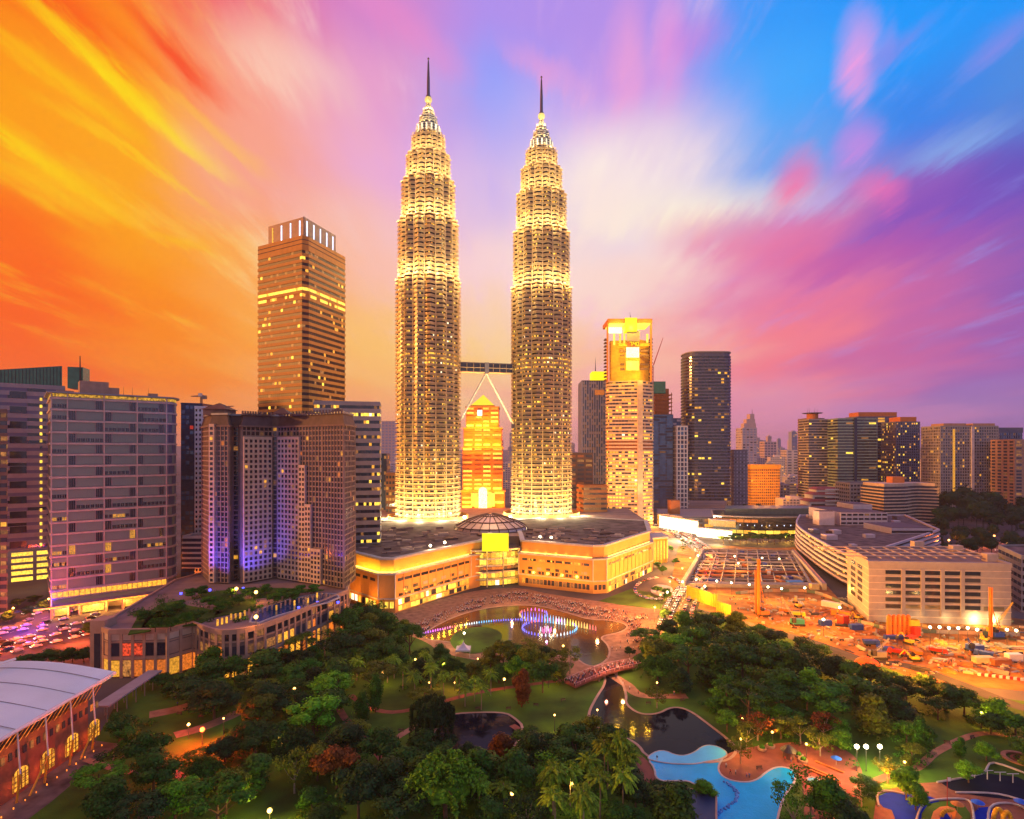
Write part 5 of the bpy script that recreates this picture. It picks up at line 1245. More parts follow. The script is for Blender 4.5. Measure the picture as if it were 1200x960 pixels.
    point((X(800, 600), 600, 12), (1, .85, .6), 120000, 3); point((X(840, 575), 575, 8), (1, .75, .35), 40000, 2); point((X(785, 540), 540, 12), (1, .55, .15), 50000, 2)
    # yellow lit colonnade at the mall's far corner
    t = thing('lit_colonnade', 'yellow lit columned gatehouse at the right end of the mall', 'gatehouse', (X(773, 480), 480, 0))
    P = rect(764, 782, 478, 22, 486); w = MB(); w.prism(P, 0, 20); part('wall', w, ['yellow_wall'], t)
    for i in range(5): x, y = lerp(P[0], P[1], (i + .5) / 5); w = MB(); w.tube((x, y - 1.0, 0), (x, y - 1.0, 19), .55); part('column', w, ['buff_stone'], t); w = MB(); w.box(x + .9, y - .3, 3, x + 1.6, y - .1, 18); part('lit_slot', w, ['win_yellow'], t)
    w = MB(); w.prism(inset(P, -1.4), 20, 21.4); part('roof', w, ['pale_concrete'], t); point((X(770, 465), 465, 9), (1, .7, .15), 14000, 1); point((X(780, 468), 468, 14), (1, .75, .2), 12000, 1)
    # --- long curved mall with a yellow lit arcade
    t = thing('shopping_arcade', 'long low curved dark glass arcade with yellow shop lights and white dots, behind the site', 'mall', (X(900, 620), 620, 0))
    cv = curve([(X(836, 650), 650), (X(880, 632), 632), (X(930, 632), 632), (X(958, 650), 650)], 6); P = cv + [(X(958, 700), 705), (X(836, 700), 705)]
    w = MB(); w.prism(P, 0, 21); part('wall', w, ['dark_glass'], t); w = MB(); w.prism([(X(850, 660), 660), (X(950, 665), 665), (X(950, 700), 700), (X(850, 700), 700)], 21, 27); part('upper_floor', w, ['green_grey'], t)
    w = MB(); w.ring(inset(P, -.8), inset(P, .3), 20.2, 21.5); part('roof_edge', w, ['mauve_panel'], t)
    for i in range(len(cv) - 1):
        p, q = cv[i], cv[i + 1]; an = atan2(q[1] - p[1], q[0] - p[0]); L = hypot(q[0] - p[0], q[1] - p[1]); x, y = (p[0] + q[0]) / 2 + sin(an) * .3, (p[1] + q[1]) / 2 - cos(an) * .3
        w = MB(); w.box(x - L * .46, y - .2, 3, x + L * .46, y + .2, 6.5, rot=an); part('shop_window', w, ['win_yellow' if i % 5 else 'win_gold'], t)
        if i < 7: w = MB(); w.box(x - L * .46, y - .2, 15, x + L * .46, y + .2, 18, rot=an); part('shop_window', w, ['win_orange'], t)
        w = MB(); w.box(x - .3, y - .3, 11.4, x + .3, y, 12.6, rot=an); part('wall_lamp', w, ['lamp_bluewhite'], t)
    # --- small buildings behind it
    t = tower('apartment_block', 'yellow floodlit block of flats with rows of small windows', rect(880, 914, 1000, 36), Z(546, 1000), 3.6, 14, 'yellow_orange', None, (('rust_wall', 1), ('mid_glass', 1), ('copper_roof', 3)), limit=100, wf=.62, hf=.6, detail=False)
    w = MB(); w.box(X(879, 998), 997, Z(549, 998), X(915, 998), 1034, Z(544.5, 998)); part('roof_band', w, ['yellow_orange'], t)
    for xx in (885, 897, 909): point((X(xx, 950), 945, 40), (1, .34, .02), 80000, 1)
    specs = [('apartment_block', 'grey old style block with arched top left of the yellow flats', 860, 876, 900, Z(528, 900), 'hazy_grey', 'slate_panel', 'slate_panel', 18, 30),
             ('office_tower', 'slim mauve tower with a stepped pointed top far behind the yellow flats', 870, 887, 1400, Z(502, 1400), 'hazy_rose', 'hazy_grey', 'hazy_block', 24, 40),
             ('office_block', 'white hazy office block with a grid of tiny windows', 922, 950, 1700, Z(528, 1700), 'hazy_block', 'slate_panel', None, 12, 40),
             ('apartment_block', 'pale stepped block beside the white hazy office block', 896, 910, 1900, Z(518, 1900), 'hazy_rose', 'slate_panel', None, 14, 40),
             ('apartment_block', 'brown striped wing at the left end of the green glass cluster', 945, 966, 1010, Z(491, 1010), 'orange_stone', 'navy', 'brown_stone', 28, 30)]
    for nm, lb, x0, x1, Y, z1, wl, wn, bd_, nz, dep in specs:
        t = tower(nm, lb, rect(x0, x1, Y, dep), z1, 4, nz, wl, bd_, ((wn, 3), ('mid_glass', 1)), limit=60, wf=.6, hf=.5, detail=False)
        if 'pointed' in lb:
            for k, (a_, b_, zz) in enumerate(((872, 886, 496), (875, 885, 491), (879, 884, 485))): w = MB(); w.prism(rect(a_, b_, Y + 4, 20), Z(502, Y) if k == 0 else Z((496, 491)[k - 1], Y), Z(zz, Y)); part('step', w, ['hazy_rose'], t)
            w = MB(); w.tube((X(883, Y), Y + 8, Z(486, Y)), (X(883, Y), Y + 8, Z(478, Y)), .8, .1); part('mast', w, ['dark_metal'], t)
    # --- cluster of green glass and dark residential towers
    lit = (('dark_glass', 14), ('mid_glass', 9), ('win_gold', .7), ('win_yellow', .3), ('win_dim', 1.4))
    t = tower('residential_tower', 'balcony tower with a round disc roof and masts at the left of the glass cluster', rect(948, 981, 985, 34), Z(492, 985), 4.4, 32, 'navy', 'mauve_panel', lit, limit=100, wf=.85, hf=.55, bd=1.0)
    cxd = X(957, 990); w = MB(); w.lathe([(0, Z(484.6, 990)), (15, Z(484.2, 990)), (16, Z(483.4, 990)), (0, Z(482.6, 990))], cxd, 1004, 24); part('roof_disc', w, ['slate_panel'], t); w = MB(); w.lathe([(9, Z(492, 990)), (9, Z(484.5, 990)), (0, Z(484.5, 990))], cxd, 1004, 16); part('roof_drum', w, ['orange_stone'], t)
    for dx in (-8, -5, 4, 8): w = MB(); w.tube((cxd + dx, 1004, Z(484, 990)), (cxd + dx, 1004, Z(476 + abs(dx) * .2, 990)), .35, .1, 5); part('mast', w, ['dark_metal'], t)
    t = tower('residential_tower', 'green glass balcony tower in the middle of the cluster', rect(982, 1027, 955, 36), Z(491, 955), 5, 30, 'dark_glass', 'teal_glass', lit, limit=100, wf=.9, hf=.55, bd=1.2)
    w = MB(); w.box(X(1001.5, 952), 952, 0, X(1004.5, 952), 954.5, Z(490, 955)); part('dark_shaft', w, ['navy'], t)
    t = tower('residential_tower', 'dark tower with a flat orange roof box behind the green glass tower', rect(1004, 1050, 1060, 36), Z(489, 1060), 4, 32, 'dark_glass', 'slate_panel', (('dark_glass', 9), ('navy', 5), ('win_gold', 2), ('win_yellow', 1)), limit=100, wf=.7, hf=.7, pier='slate_panel', bd=.4)
    w = MB(); w.prism(rect(1006, 1051, 1062, 30), Z(489, 1060), Z(483, 1060)); part('roof_box', w, ['orange_stone'], t)
    t = tower('residential_tower', 'dark window gridded tower at the right end of the cluster', rect(1050, 1078, 1000, 40), Z(495, 1000), 3.6, 32, 'mid_glass', 'slate_panel', (('dark_glass', 10), ('win_yellow', .8), ('win_gold', 1.2), ('win_dim', 1)), limit=100, wf=.6, hf=.6, pier='slate_panel', bd=.4)
    w = MB(); w.prism(rect(1055, 1074, 1004, 30), Z(495, 1000), Z(488.5, 1000)); part('roof_box', w, ['orange_stone'], t)
    # --- mid distance blocks in front of the cluster
    t = thing('residential_block', 'white stepped block with pink tiled roofs on every terrace', 'building', (X(962, 800), 810, 0))
    for k, (x0, x1, yt) in enumerate(((946, 984, 596), (949, 984, 588), (953, 985, 580), (957, 984, 574))):
        Y = 790 + k * 5; P = rect(x0, x1, Y, 30 - k * 3); w = MB(); w.prism(P, 0, Z(yt, Y)); part('wall', w, ['white_paint'], t)
        w = MB(); w.prism(inset(P, -1.2), Z(yt, Y), Z(yt, Y) + 3.4, top=inset(P, 4)); part('terrace_roof', w, ['red_tile'], t)
        for j in range(6 - k): w = MB(); z = Z(yt, Y) - 4 - j * 5; w.box(P[0][0] + 2, Y - .4, z - 1.3, P[1][0] - 2, Y - .05, z + 1.1); part('window_band', w, ['mid_glass'], t)
    for j in range(8): w = MB(); z = Z(606, 780) + j * 5.0; w.box(X(968, 786), 785, z, X(985, 786), 788.5, z + 1.5); part('balcony', w, ['white_paint'], t)
    tower('office_block', 'grey mauve square block with brown top, in front of the glass cluster', rect(996, 1036, 760, 34), Z(567, 760), 4.6, 10, 'mid_glass', 'mauve_panel', (('dark_glass', 5), ('mid_glass', 3), ('win_dim', .4)), limit=100, wf=.7, hf=.5, pier='mauve_panel', bd=.5)
    t = thing('hotel_block', 'long beige hotel with curved white balcony lines in front of the dark forest', 'hotel', (X(1066, 720), 730, 0))
    cvx = curve([(X(1036, 700), 700), (X(1060, 706), 706), (X(1074, 722), 722), (X(1098, 712), 712)], 4); P = cvx + [(X(1098, 712), 745), (X(1036, 700), 745)]
    for j in range(12):
        zb = 2 + j * 3.9; 
        if j == 11: P2 = P
        w = MB(); w.ring(inset(P, -1.0), inset(P, .2), zb, zb + 1.5); part('balcony', w, ['beige_stone'], t)
    w = MB(); w.prism(P, 0, 49); part('wall', w, ['mid_glass'], t); w = MB(); w.prism(inset(P, 1), 49, 52.5); part('attic', w, ['beige_stone'], t); w = MB(); w.prism(rect(1046, 1060, 722, 12), 52.5, 60); part('roof_box', w, ['orange_stone'], t)
    # --- towers at the right edge
    t = tower('residential_tower', 'wide brown gridded tower pair with pink roof boxes rising behind the dark forest', rect(1102, 1170, 850, 40), Z(500, 850), 3.4, 30, 'slate_panel', 'mauve_panel', (('mid_glass', 8), ('dark_glass', 6), ('win_dim', 1.2), ('win_gold', .5), ('slate_panel', 3)), limit=100, wf=.62, hf=.66, pier='mauve_panel', bd=.4)
    for a_, b_ in ((1106, 1132), (1140, 1166)): w = MB(); w.prism(rect(a_, b_, 856, 26), Z(500, 850), Z(496, 850)); part('roof_box', w, ['pink_stone'], t)
    w = MB(); w.box(X(1117, 849), 848.6, Z(580, 849), X(1119, 849), 849.8, Z(503, 849)); part('lit_shaft', w, ['win_gold'], t)
    w = MB(); w.box(X(1138, 849), 847.6, 10, X(1141, 849), 849.6, Z(500, 849)); part('dividing_pier', w, ['hazy_block'], t)
    t = tower('residential_tower', 'blue glass tower with white grid, partly hidden by an orange edged tower', rect(1171, 1198, 880, 36), Z(507, 880), 3.6, 26, 'navy', 'slate_panel', (('blue_glass', 8), ('navy', 5), ('win_dim', 1), ('win_gold', .4)), limit=100, wf=.7, hf=.72, pier='mauve_panel', bd=.3)
    w = MB(); w.prism(rect(1170, 1199, 884, 28), Z(507, 880), Z(501, 880)); part('roof_box', w, ['slate_panel'], t)
    tower('residential_tower', 'orange sided tower cut by the right edge of the picture', rect(1189, 1230, 800, 40), Z(516, 800), 4, 24, 'pink_stone', 'pink_stone', (('mid_glass', 4), ('win_dim', 1)), limit=80, wf=.6, hf=.6, detail=False)
    # --- white terraced complex
    t = thing('terraced_offices', 'white complex of curved terraces with dark glazing, left of the boxy parking building', 'building', (X(980, 470), 480, 0))
    fr = curve([(X(938, 640), 640), (X(934, 560), 560), (X(952, 480), 480), (X(990, 400), 400), (X(1008, 392), 392)], 4)
    P = fr + [(X(1100, 520), 520), (X(1060, 640), 640)]
    P = P if area(P) > 0 else P[::-1]
    w = MB(); w.prism(P, 0, 20.5); part('wall', w, ['mid_glass'], t)
    for j in range(6): w = MB(); w.ring(inset(P, -.9 - (5 - j) * .25), inset(P, .4), 3.2 + j * 3.6, 4.8 + j * 3.6); part('terrace', w, ['pink_white'], t)
    w = MB(); w.prism(inset(P, 1.2), 20.5, 21.2); part('roof', w, ['roof_dark'], t)
    c = []; facade(P, 4, 22, 4, 5, .8, .4, (('mid_glass', 5), ('dark_glass', 5), ('win_gold', 1.2), ('win_dim', 2), ('win_yellow', .4)), None, c); add_windows(t, c, 100)
    for (x0, x1, Y, dep, zb, zt, lb) in ((985, 1040, 560, 60, 21, 33, 1), (1000, 1022, 590, 30, 33, 38, 0), (960, 978, 560, 12, 21, 34, 0), (1045, 1093, 500, 40, 21, 26, 1)):
        Q = rect(x0, x1, Y, dep); w = MB(); w.prism(Q, zb, zt); part('upper_block', w, ['pink_white'], t)
        w = MB(); w.prism(inset(Q, 1), zt, zt + .4); part('roof', w, ['copper_roof'], t)
        if lb:
            n = 8
            for j in range(int((zt - zb) / 4)):
                for i in range(n): x, y = lerp(Q[0], Q[1], (i + .5) / n); w = MB(); w.box(x - 2.1, y - .25, zb + 1.2 + j * 4, x + 2.1, y - .02, zb + 3 + j * 4); part('window', w, ['dark_glass' if R() < .9 else 'win_dim'], t)
    roof_boxes(t, P, 21.2, 14, ('pink_white', 'grey_metal', 'copper_roof'), 3, 9, 4)
    # --- boxy parking building
    A, B = (X(1018, 316), 316), (X(1185, 309), 309); A2 = (X(993, 358), 358); zt = 32.6
    P = [A, B, (B[0] + 14, 365), A2]
    t = thing('parking_building', 'large boxy grey panelled building with five columns of dark recessed windows by the site', 'building', (A[0] + 30, 330, 0))
    w = MB(); w.prism(P, 0, zt - 1.5); part('wall', w, ['pale_panel'], t); w = MB(); w.ring(inset(P, -.35), inset(P, 1.0), zt - 2.4, zt); part('parapet', w, ['pale_panel'], t)
    for j in range(8): w = MB(); zz = 3.2 + j * 3.55; w.ring(inset(P, -.12), inset(P, .1), zz, zz + .28); part('joint', w, ['pink_frame'], t)
    L = B[0] - A[0]; an = atan2(B[1] - A[1], B[0] - A[0]); cells = []
    for i, (s0, s1) in enumerate(((.119, .232), (.255, .368), (.394, .507), (.533, .645), (.674, .787))):
        for j in range(6):
            x, y = lerp(A, B, (s0 + s1) / 2); m = 'dark_glass' if not (j == 4 and R() < .5) else 'mid_glass'
            if j == 0 and i in (1, 2): m = 'win_dim'
            cells.append((x, y - .12, 8.2 + j * 3.6 + .55, L * (s1 - s0), 2.0, an, m))
    cells.append((lerp(A, B, .88)[0], lerp(A, B, .88)[1] - .12, 8.6, 10, 2.0, an, 'win_dim'))
    for j in range(6):
        for s in (.3, .62): x, y = lerp(A2, A, s); a2 = atan2(A[1] - A2[1], A[0] - A2[0]); cells.append((x - .1, y - .05, 8.5 + j * 3.6, 9, 2.1, a2, 'mid_glass'))
    add_windows(t, cells, 100)
    for s in (.243, .381, .52, .66): x, y = lerp(A, B, s); w = MB(); w.box(x - 1.0, y - .7, 4, x + 1.0, y, zt - 4); part('pier', w, ['pale_panel'], t)
    w = MB(); w.prism(inset(P, 1), zt - 1.6, zt - 1.2); part('roof', w, ['roof_pink'], t)
    for k in range(11): x = A[0] - 6 + k * 7.6; w = MB(); w.tube((x, 320, zt + .6), (x + 9, 358, zt + .6), .45, .45, 4); part('roof_truss', w, ['beige_stone'], t)
    for k in range(4): y = 323 + k * 10.5; w = MB(); w.tube((A[0] - 8 + k * -1, y, zt + 1.3), (B[0] + 2, y, zt + 1.3), .35, .35, 4); part('roof_truss', w, ['beige_stone'], t)
    for x_, y_ in ((1075, 640), (1120, 645), (1160, 655)): q = G(x_, y_, zt); w = MB(); w.box(q[0] - 3, q[1] - 2, zt - 1.4, q[0] + 3, q[1] + 2, zt + 3); part('roof_equipment', w, ['beige_stone'], t)
    for dx in (10, 24, 38, 52, 62): point((A[0] + dx, 309, 3), (1, .72, .25), 1000 if dx < 45 else 6000, .6)
    for dy in (0, 16, 32): point((A2[0] - 3 + (32 - dy) * .1, 322 + dy, 9), (1, .62, .08), 2600, .6)
    # --- building cut by the right edge
    t = tower('office_block', 'grey block with a slanting roof edge cut by the right edge of the picture', [(X(1197, 335), 335), (X(1290, 330), 330), (X(1290, 380), 380), (X(1170, 372), 372)], 31, 6, 7, 'mauve_panel', 'mauve_panel', (('dark_glass', 1),), limit=60, wf=.8, hf=.5)
right_buildings()
# ------------------------------------------------------------------ the far city, block after block
def far_city():
    random.seed(71)
    n = 0; spots = []
    for Y0, Y1, k in ((900, 1400, 40), (1400, 2400, 90), (2400, 4200, 90), (4200, 7500, 75)):
        for _ in range(k):
            for tr in range(20):
                Y = U(Y0, Y1); px_ = random.choice([U(862, 945), U(862, 945), U(905, 945), U(1078, 1103), U(590, 610), U(690, 712), U(448, 465), U(780, 808)]) if R() < .55 and Y > 1400 else U(840, 1230) if R() < .7 else U(430, 840) if R() < .8 else U(-80, 380)
                if Y < 1400 and not (905 < px_ < 1110 or 440 < px_ < 470 or 590 < px_ < 610 or 690 < px_ < 712): continue
                x = X(px_, Y); w_ = U(18, 46); 
                if all(hypot(x - s[0], Y - s[1]) > w_ * .7 + s[2] for s in spots): break
            else: continue
            spots.append((x, Y, w_ * .7))
            h = U(10, 42) if Y < 1400 else U(12, 70) if R() < .86 else U(70, 150)
            if Y > 4200: h *= 1.5; w_ *= 1.6
            if Y < 2200: h = min(h, 75)
            else: h = 14 + (R() ** 1.8) * (85 + 24 * Y / 694) / (1.5 if Y > 4200 else 1)
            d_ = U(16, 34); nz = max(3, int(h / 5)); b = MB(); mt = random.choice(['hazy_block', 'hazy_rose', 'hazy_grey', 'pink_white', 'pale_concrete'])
            b.box(x - w_ / 2, Y, 0, x + w_ / 2, Y + d_, h)
            b.box(x - w_ * .2, Y + 3, h, x + w_ * .15, Y + d_ * .6, h + U(3, 7))
            nx = max(3, int(w_ / 5)); dark = 1
            for j in range(nz):
                z = h * (j + .5) / nz
                if n % 2: b.box(x - w_ / 2 + 1, Y - .3, z - h / nz * .25, x + w_ / 2 - 1, Y + .2, z + h / nz * .2, 1)
                for i in range(nx):
                    lit = R() < .09
                    if n % 2 and not lit: continue
                    xx = x - w_ / 2 + w_ * (i + .5) / nx; b.box(xx - w_ / nx * .3, Y - .5, z - h / nz * .25, xx + w_ / nx * .3, Y + .2, z + h / nz * .25, 2 if lit else 1)
            where = 'left' if px_ < 480 else 'between the twin towers' if px_ < 610 else 'behind the bright balcony tower' if px_ < 800 else 'beyond the yellow flats' if px_ < 945 else 'behind the glass cluster' if px_ < 1085 else 'beyond the dark forest'
            dist = 'far' if Y > 2400 else 'hazy' if Y > 1400 else 'low'
            if where == 'left': where = 'left of the left twin tower'
            single('city_block', b, [mt, 'slate_panel', 'win_gold'], f'{dist} {"striped" if n % 2 else "square windowed"} city block {where}', 'building', f'{dist} city blocks {where} {"striped" if n % 2 else "square windowed"}', (x, Y, 0))
            n += 1
far_city()

# ------------------------------------------------------------------ trees
def crown_mesh(seed, h, w, kind):
    """crown centred over the origin, total height h, spread w"""
    rnd = random.Random(seed); b = MB()
    if kind == 'round':
        n = rnd.randint(9, 13)
        for i in range(n):
            a = rnd.uniform(0, 2 * pi); q = rnd.uniform(.1, .72) if i else 0; zz = rnd.uniform(.42, .82) * h if i else h * .70
            r = w * .5 * rnd.uniform(.36, .55) * (1 - .25 * q)
            c = (cos(a) * q * w * .5, sin(a) * q * w * .5, zz - q * h * .12)
            leafy(b, c, r, int(190 * (r / (w * .22)) ** 2), w * .062, rnd)
            core(b, c, r * .72, rnd)
    elif kind == 'spread':
        for i in range(15):
            a = rnd.uniform(0, 2 * pi); q = sqrt(rnd.uniform(0.02, 1)) * .8; r = w * .5 * rnd.uniform(.24, .38); c = (cos(a) * q * w * .5, sin(a) * q * w * .5, h * (.80 - .24 * q * q) + rnd.uniform(-.07, .05) * h)
            leafy(b, c, r, 120, w * .05, rnd, .55); core(b, c, r * .6, rnd, .5)
    elif kind == 'tall':
        for i in range(12):
            t = i / 11; a = rnd.uniform(0, 2 * pi); q = .45 * sin(pi * (.15 + .8 * t)) * rnd.uniform(.3, 1); r = w * .5 * rnd.uniform(.42, .6) * (1.1 - .55 * t); c = (cos(a) * q * w * .5, sin(a) * q * w * .5, h * (.28 + .64 * t))
            leafy(b, c, r, 150, w * .075, rnd, 1.0); core(b, c, r * .7, rnd)
    elif kind == 'feather':        # bamboo like plume of arching sprays
        for i in range(90):
            a = rnd.uniform(0, 2 * pi); L = w * .5 * rnd.uniform(.35, 1.0); z0 = h * rnd.uniform(.25, .5); zt = h * (1.0 - .45 * (L / (w * .5)) ** 2) * rnd.uniform(.85, 1)
            for k in range(16):
                s = .25 + .75 * k / 15; x = cos(a) * L * s; y = sin(a) * L * s; z = z0 + (zt - z0) * sin(min(1, s * 1.15) * pi * .5) - h * .10 * max(0, s - .8) * 5
                leafy(b, (x, y, z), w * .035, 5, w * .042, rnd, .8, .5)
        core(b, (0, 0, h * .5), w * .28, rnd)
    elif kind == 'weep':
        for i in range(130):
            a = rnd.uniform(0, 2 * pi); q = sqrt(rnd.uniform(.02, 1)); R_ = w * .5 * q; zt = h * (1 - .30 * q * q) * rnd.uniform(.93, 1.03); ln = h * rnd.uniform(.15, .5) * (.4 + q)
            for k in range(9): leafy(b, (cos(a) * R_, sin(a) * R_, zt - ln * k / 9), w * .03, 5, w * .05, rnd, 1.5, 1.2)
        core(b, (0, 0, h * .62), w * .36, rnd, .85)
    elif kind == 'sparse':
        for i in range(20):
            a = rnd.uniform(0, 2 * pi); q = sqrt(rnd.uniform(0, 1)) * .85; c = (cos(a) * q * w * .5, sin(a) * q * w * .5, h * rnd.uniform(.5, .95) - q * h * .1)
            leafy(b, c, w * .13, 48, w * .055, rnd, .7)
    return b
def core(b, c, r, rnd, sq=.8):
    """uneven inner mass so that the lobe is not see-through"""
    n = len(b.v); S, T = 8, 5
    for j in range(T + 1):
        for i in range(S):
            ph = pi * j / T; th = 2 * pi * i / S; k = r * rnd.uniform(.8, 1.15); b.v.append((c[0] + sin(ph) * cos(th) * k, c[1] + sin(ph) * sin(th) * k, c[2] - cos(ph) * k * sq))
    for j in range(T):
        for i in range(S):
            q = (i + 1) % S; b.f.append((n + j * S + i, n + j * S + q, n + (j + 1) * S + q, n + (j + 1) * S + i)); b.m.append(0)
def trunk_mesh(seed, h, w, kind):
    rnd = random.Random(seed + 99); b = MB(); r = max(.18, h * .02)
    if kind == 'palm': b.tube((0, 0, 0), (.1, 0, h * .5), .2, .15, 7); b.tube((.1, 0, h * .5), (.0, .05, h * .93), .15, .12, 7); return b
    b.tube((0, 0, 0), (0, 0, h * .38), r * 1.25, r * .8, 7); b.tube((0, 0, h * .38), (rnd.uniform(-.5, .5), rnd.uniform(-.5, .5), h * .7), r * .8, r * .3, 6)
    for i in range(5):
        a = 2 * pi * i / 5 + rnd.uniform(-.4, .4); q = w * .5 * rnd.uniform(.45, .75); z0 = h * rnd.uniform(.26, .42)
        m_ = (cos(a) * q * .45, sin(a) * q * .45, z0 + h * .14); b.tube((0, 0, z0), m_, r * .6, r * .4, 5); b.tube(m_, (cos(a) * q, sin(a) * q, h * rnd.uniform(.58, .74)), r * .4, r * .14, 5)
    return b
def palm_crown(seed, h, w):
    rnd = random.Random(seed); b = MB(); zc = h * .90
    for i in range(26):
        a = 2 * pi * i / 26 + rnd.uniform(-.15, .15); L = w * .5 * rnd.uniform(.8, 1.05); up = rnd.uniform(-.15, .85); prev = None
        for k in range(6):
            s = k / 5; x = L * s * cos(up * .6) ; z = zc + L * (up * s * .9 - (.55 + .3 * (1 - up)) * s * s); p = Vector((cos(a) * x, sin(a) * x, z)); wd = w * .075 * sin(pi * (.12 + .8 * s)); n = Vector((-sin(a), cos(a), 0)) * wd
            cur = (p - n - Vector((0, 0, wd * .6)), p, p + n - Vector((0, 0, wd * .6)))
            if prev: b.quad(*[tuple(v) for v in (prev[0], prev[1], cur[1], cur[0])]); b.quad(*[tuple(v) for v in (prev[1], prev[2], cur[2], cur[1])])
            prev = cur
    leafy(b, (0, 0, zc + w * .06), w * .26, 150, w * .07, rnd, .8, .6)
    return b
PROTO = {}
def proto(kind, var, leaf):
    """mesh pair for one tree kind; unit sized 10 m high, 9 m wide"""
    key = (kind, var, leaf)
    if key not in PROTO:
        if ('b', kind, var) not in PROTO:
            PROTO[('b', kind, var)] = palm_crown(var, 10, 7) if kind == 'palm' else crown_mesh(var * 7 + len(kind), 10, 9, kind)
        PROTO[key] = (PROTO[('b', kind, var)].mesh('crown_' + kind, [leaf]), trunk_mesh(var, 10, 9, kind).mesh('trunk_' + kind, ['pale_bark' if kind in ('palm', 'sparse') else 'bark']))
    return PROTO[key]
LAND = [('blue wading pool', 850, 915), ('dark winding pond', 800, 858), ('red footbridge', 705, 783), ('white tent', 545, 757), ('small left pond', 565, 853), ('pink stone podium', 170, 765),
        ('white roofed hall', 60, 850), ('red lit path', 232, 850), ('playground', 1120, 940), ('row of white floodlights', 1015, 876), ('fountain lake', 640, 738), ('orange piling rig', 888, 700),
        ('crawler crane', 925, 735), ('red dome tent', 1018, 775), ('red brick plaza', 950, 900), ('sweeping roof garden wall', 320, 735), ('yellow lamp at the bottom edge', 315, 945), ('large weeping tree', 505, 830),
        ('feathery bamboo clump', 520, 905), ('curving site road', 1150, 825)]
KIND_W = {'round': 'rounded', 'spread': 'broad', 'tall': 'upright', 'feather': 'feathery', 'weep': 'weeping', 'sparse': 'thin airy', 'palm': 'palm'}
LEAF_W = {'leaf_dark': 'dark green', 'leaf_mid': 'mid green', 'leaf_bright': 'bright green', 'leaf_olive': 'olive', 'leaf_rust': 'rust brown', 'leaf_palm': 'yellow green', 'leaf_bamboo': 'light green', 'leaf_deep': 'blackish green'}
TREES = []
def tree(x, y, h, w, kind, leaf, var=None, label=None, group='park trees'):
    var = random.randint(1, 4) if var is None else var
    cm, tm = proto(kind, var, leaf)
    nm = 'palm_tree' if kind == 'palm' else 'park_tree' if group == 'park trees' else 'garden_tree' if 'roof' in group else 'street_tree'
    o = bpy.data.objects.new(nm, None); C.objects.link(o); o.location = (x, y, 0); o.rotation_euler = (0, 0, U(0, 6.28)); base = 9.0 if kind != 'palm' else 7.0
    o.scale = (w / base, w / base, h / 10)
    for n_, me in (('crown', cm), ('trunk', tm)): c = bpy.data.objects.new(n_, me); C.objects.link(c); c.parent = o
    o['category'] = 'palm' if kind == 'palm' else 'tree'; o['group'] = group
    TREES.append([o, x, y, h, w, kind, leaf, label]); return o
ORD = ['nearest', 'second', 'third', 'fourth', 'fifth', 'sixth', 'seventh', 'eighth', 'ninth', 'tenth', 'eleventh', 'twelfth']
def label_trees():
    buckets = {}
    for t in TREES:
        if t[7]: t[0]['label'] = t[7]; continue
        px_, py_ = pix(t[1], t[2], t[3] * .65); best = min(LAND, key=lambda l: hypot((l[1] - px_), (l[2] - py_) * 1.3)); dx, dy = px_ - best[1], (py_ - best[2]) * 1.3
        rel = ('right of' if dx > 0 else 'left of') if abs(dx) > abs(dy) else ('before' if dy > 0 else 'behind')
        buckets.setdefault((t[5], t[6], best[0], rel), []).append((hypot(dx, dy), t))
    for (k, lf, land, rel), v in buckets.items():
        v.sort(key=lambda q: q[0])
        noun = 'palm' if k == 'palm' else 'tree'; adj = LEAF_W[lf] if k == 'palm' else f'{KIND_W[k]} {LEAF_W[lf]}'
        for i, (_, t) in enumerate(v):
            if len(v) == 1: t[0]['label'] = f'{adj} {noun}, only such {rel} the {land}'
            else: t[0]['label'] = f'{adj} {noun}, {ORD[min(i, 11)]} such {rel} the {land}'
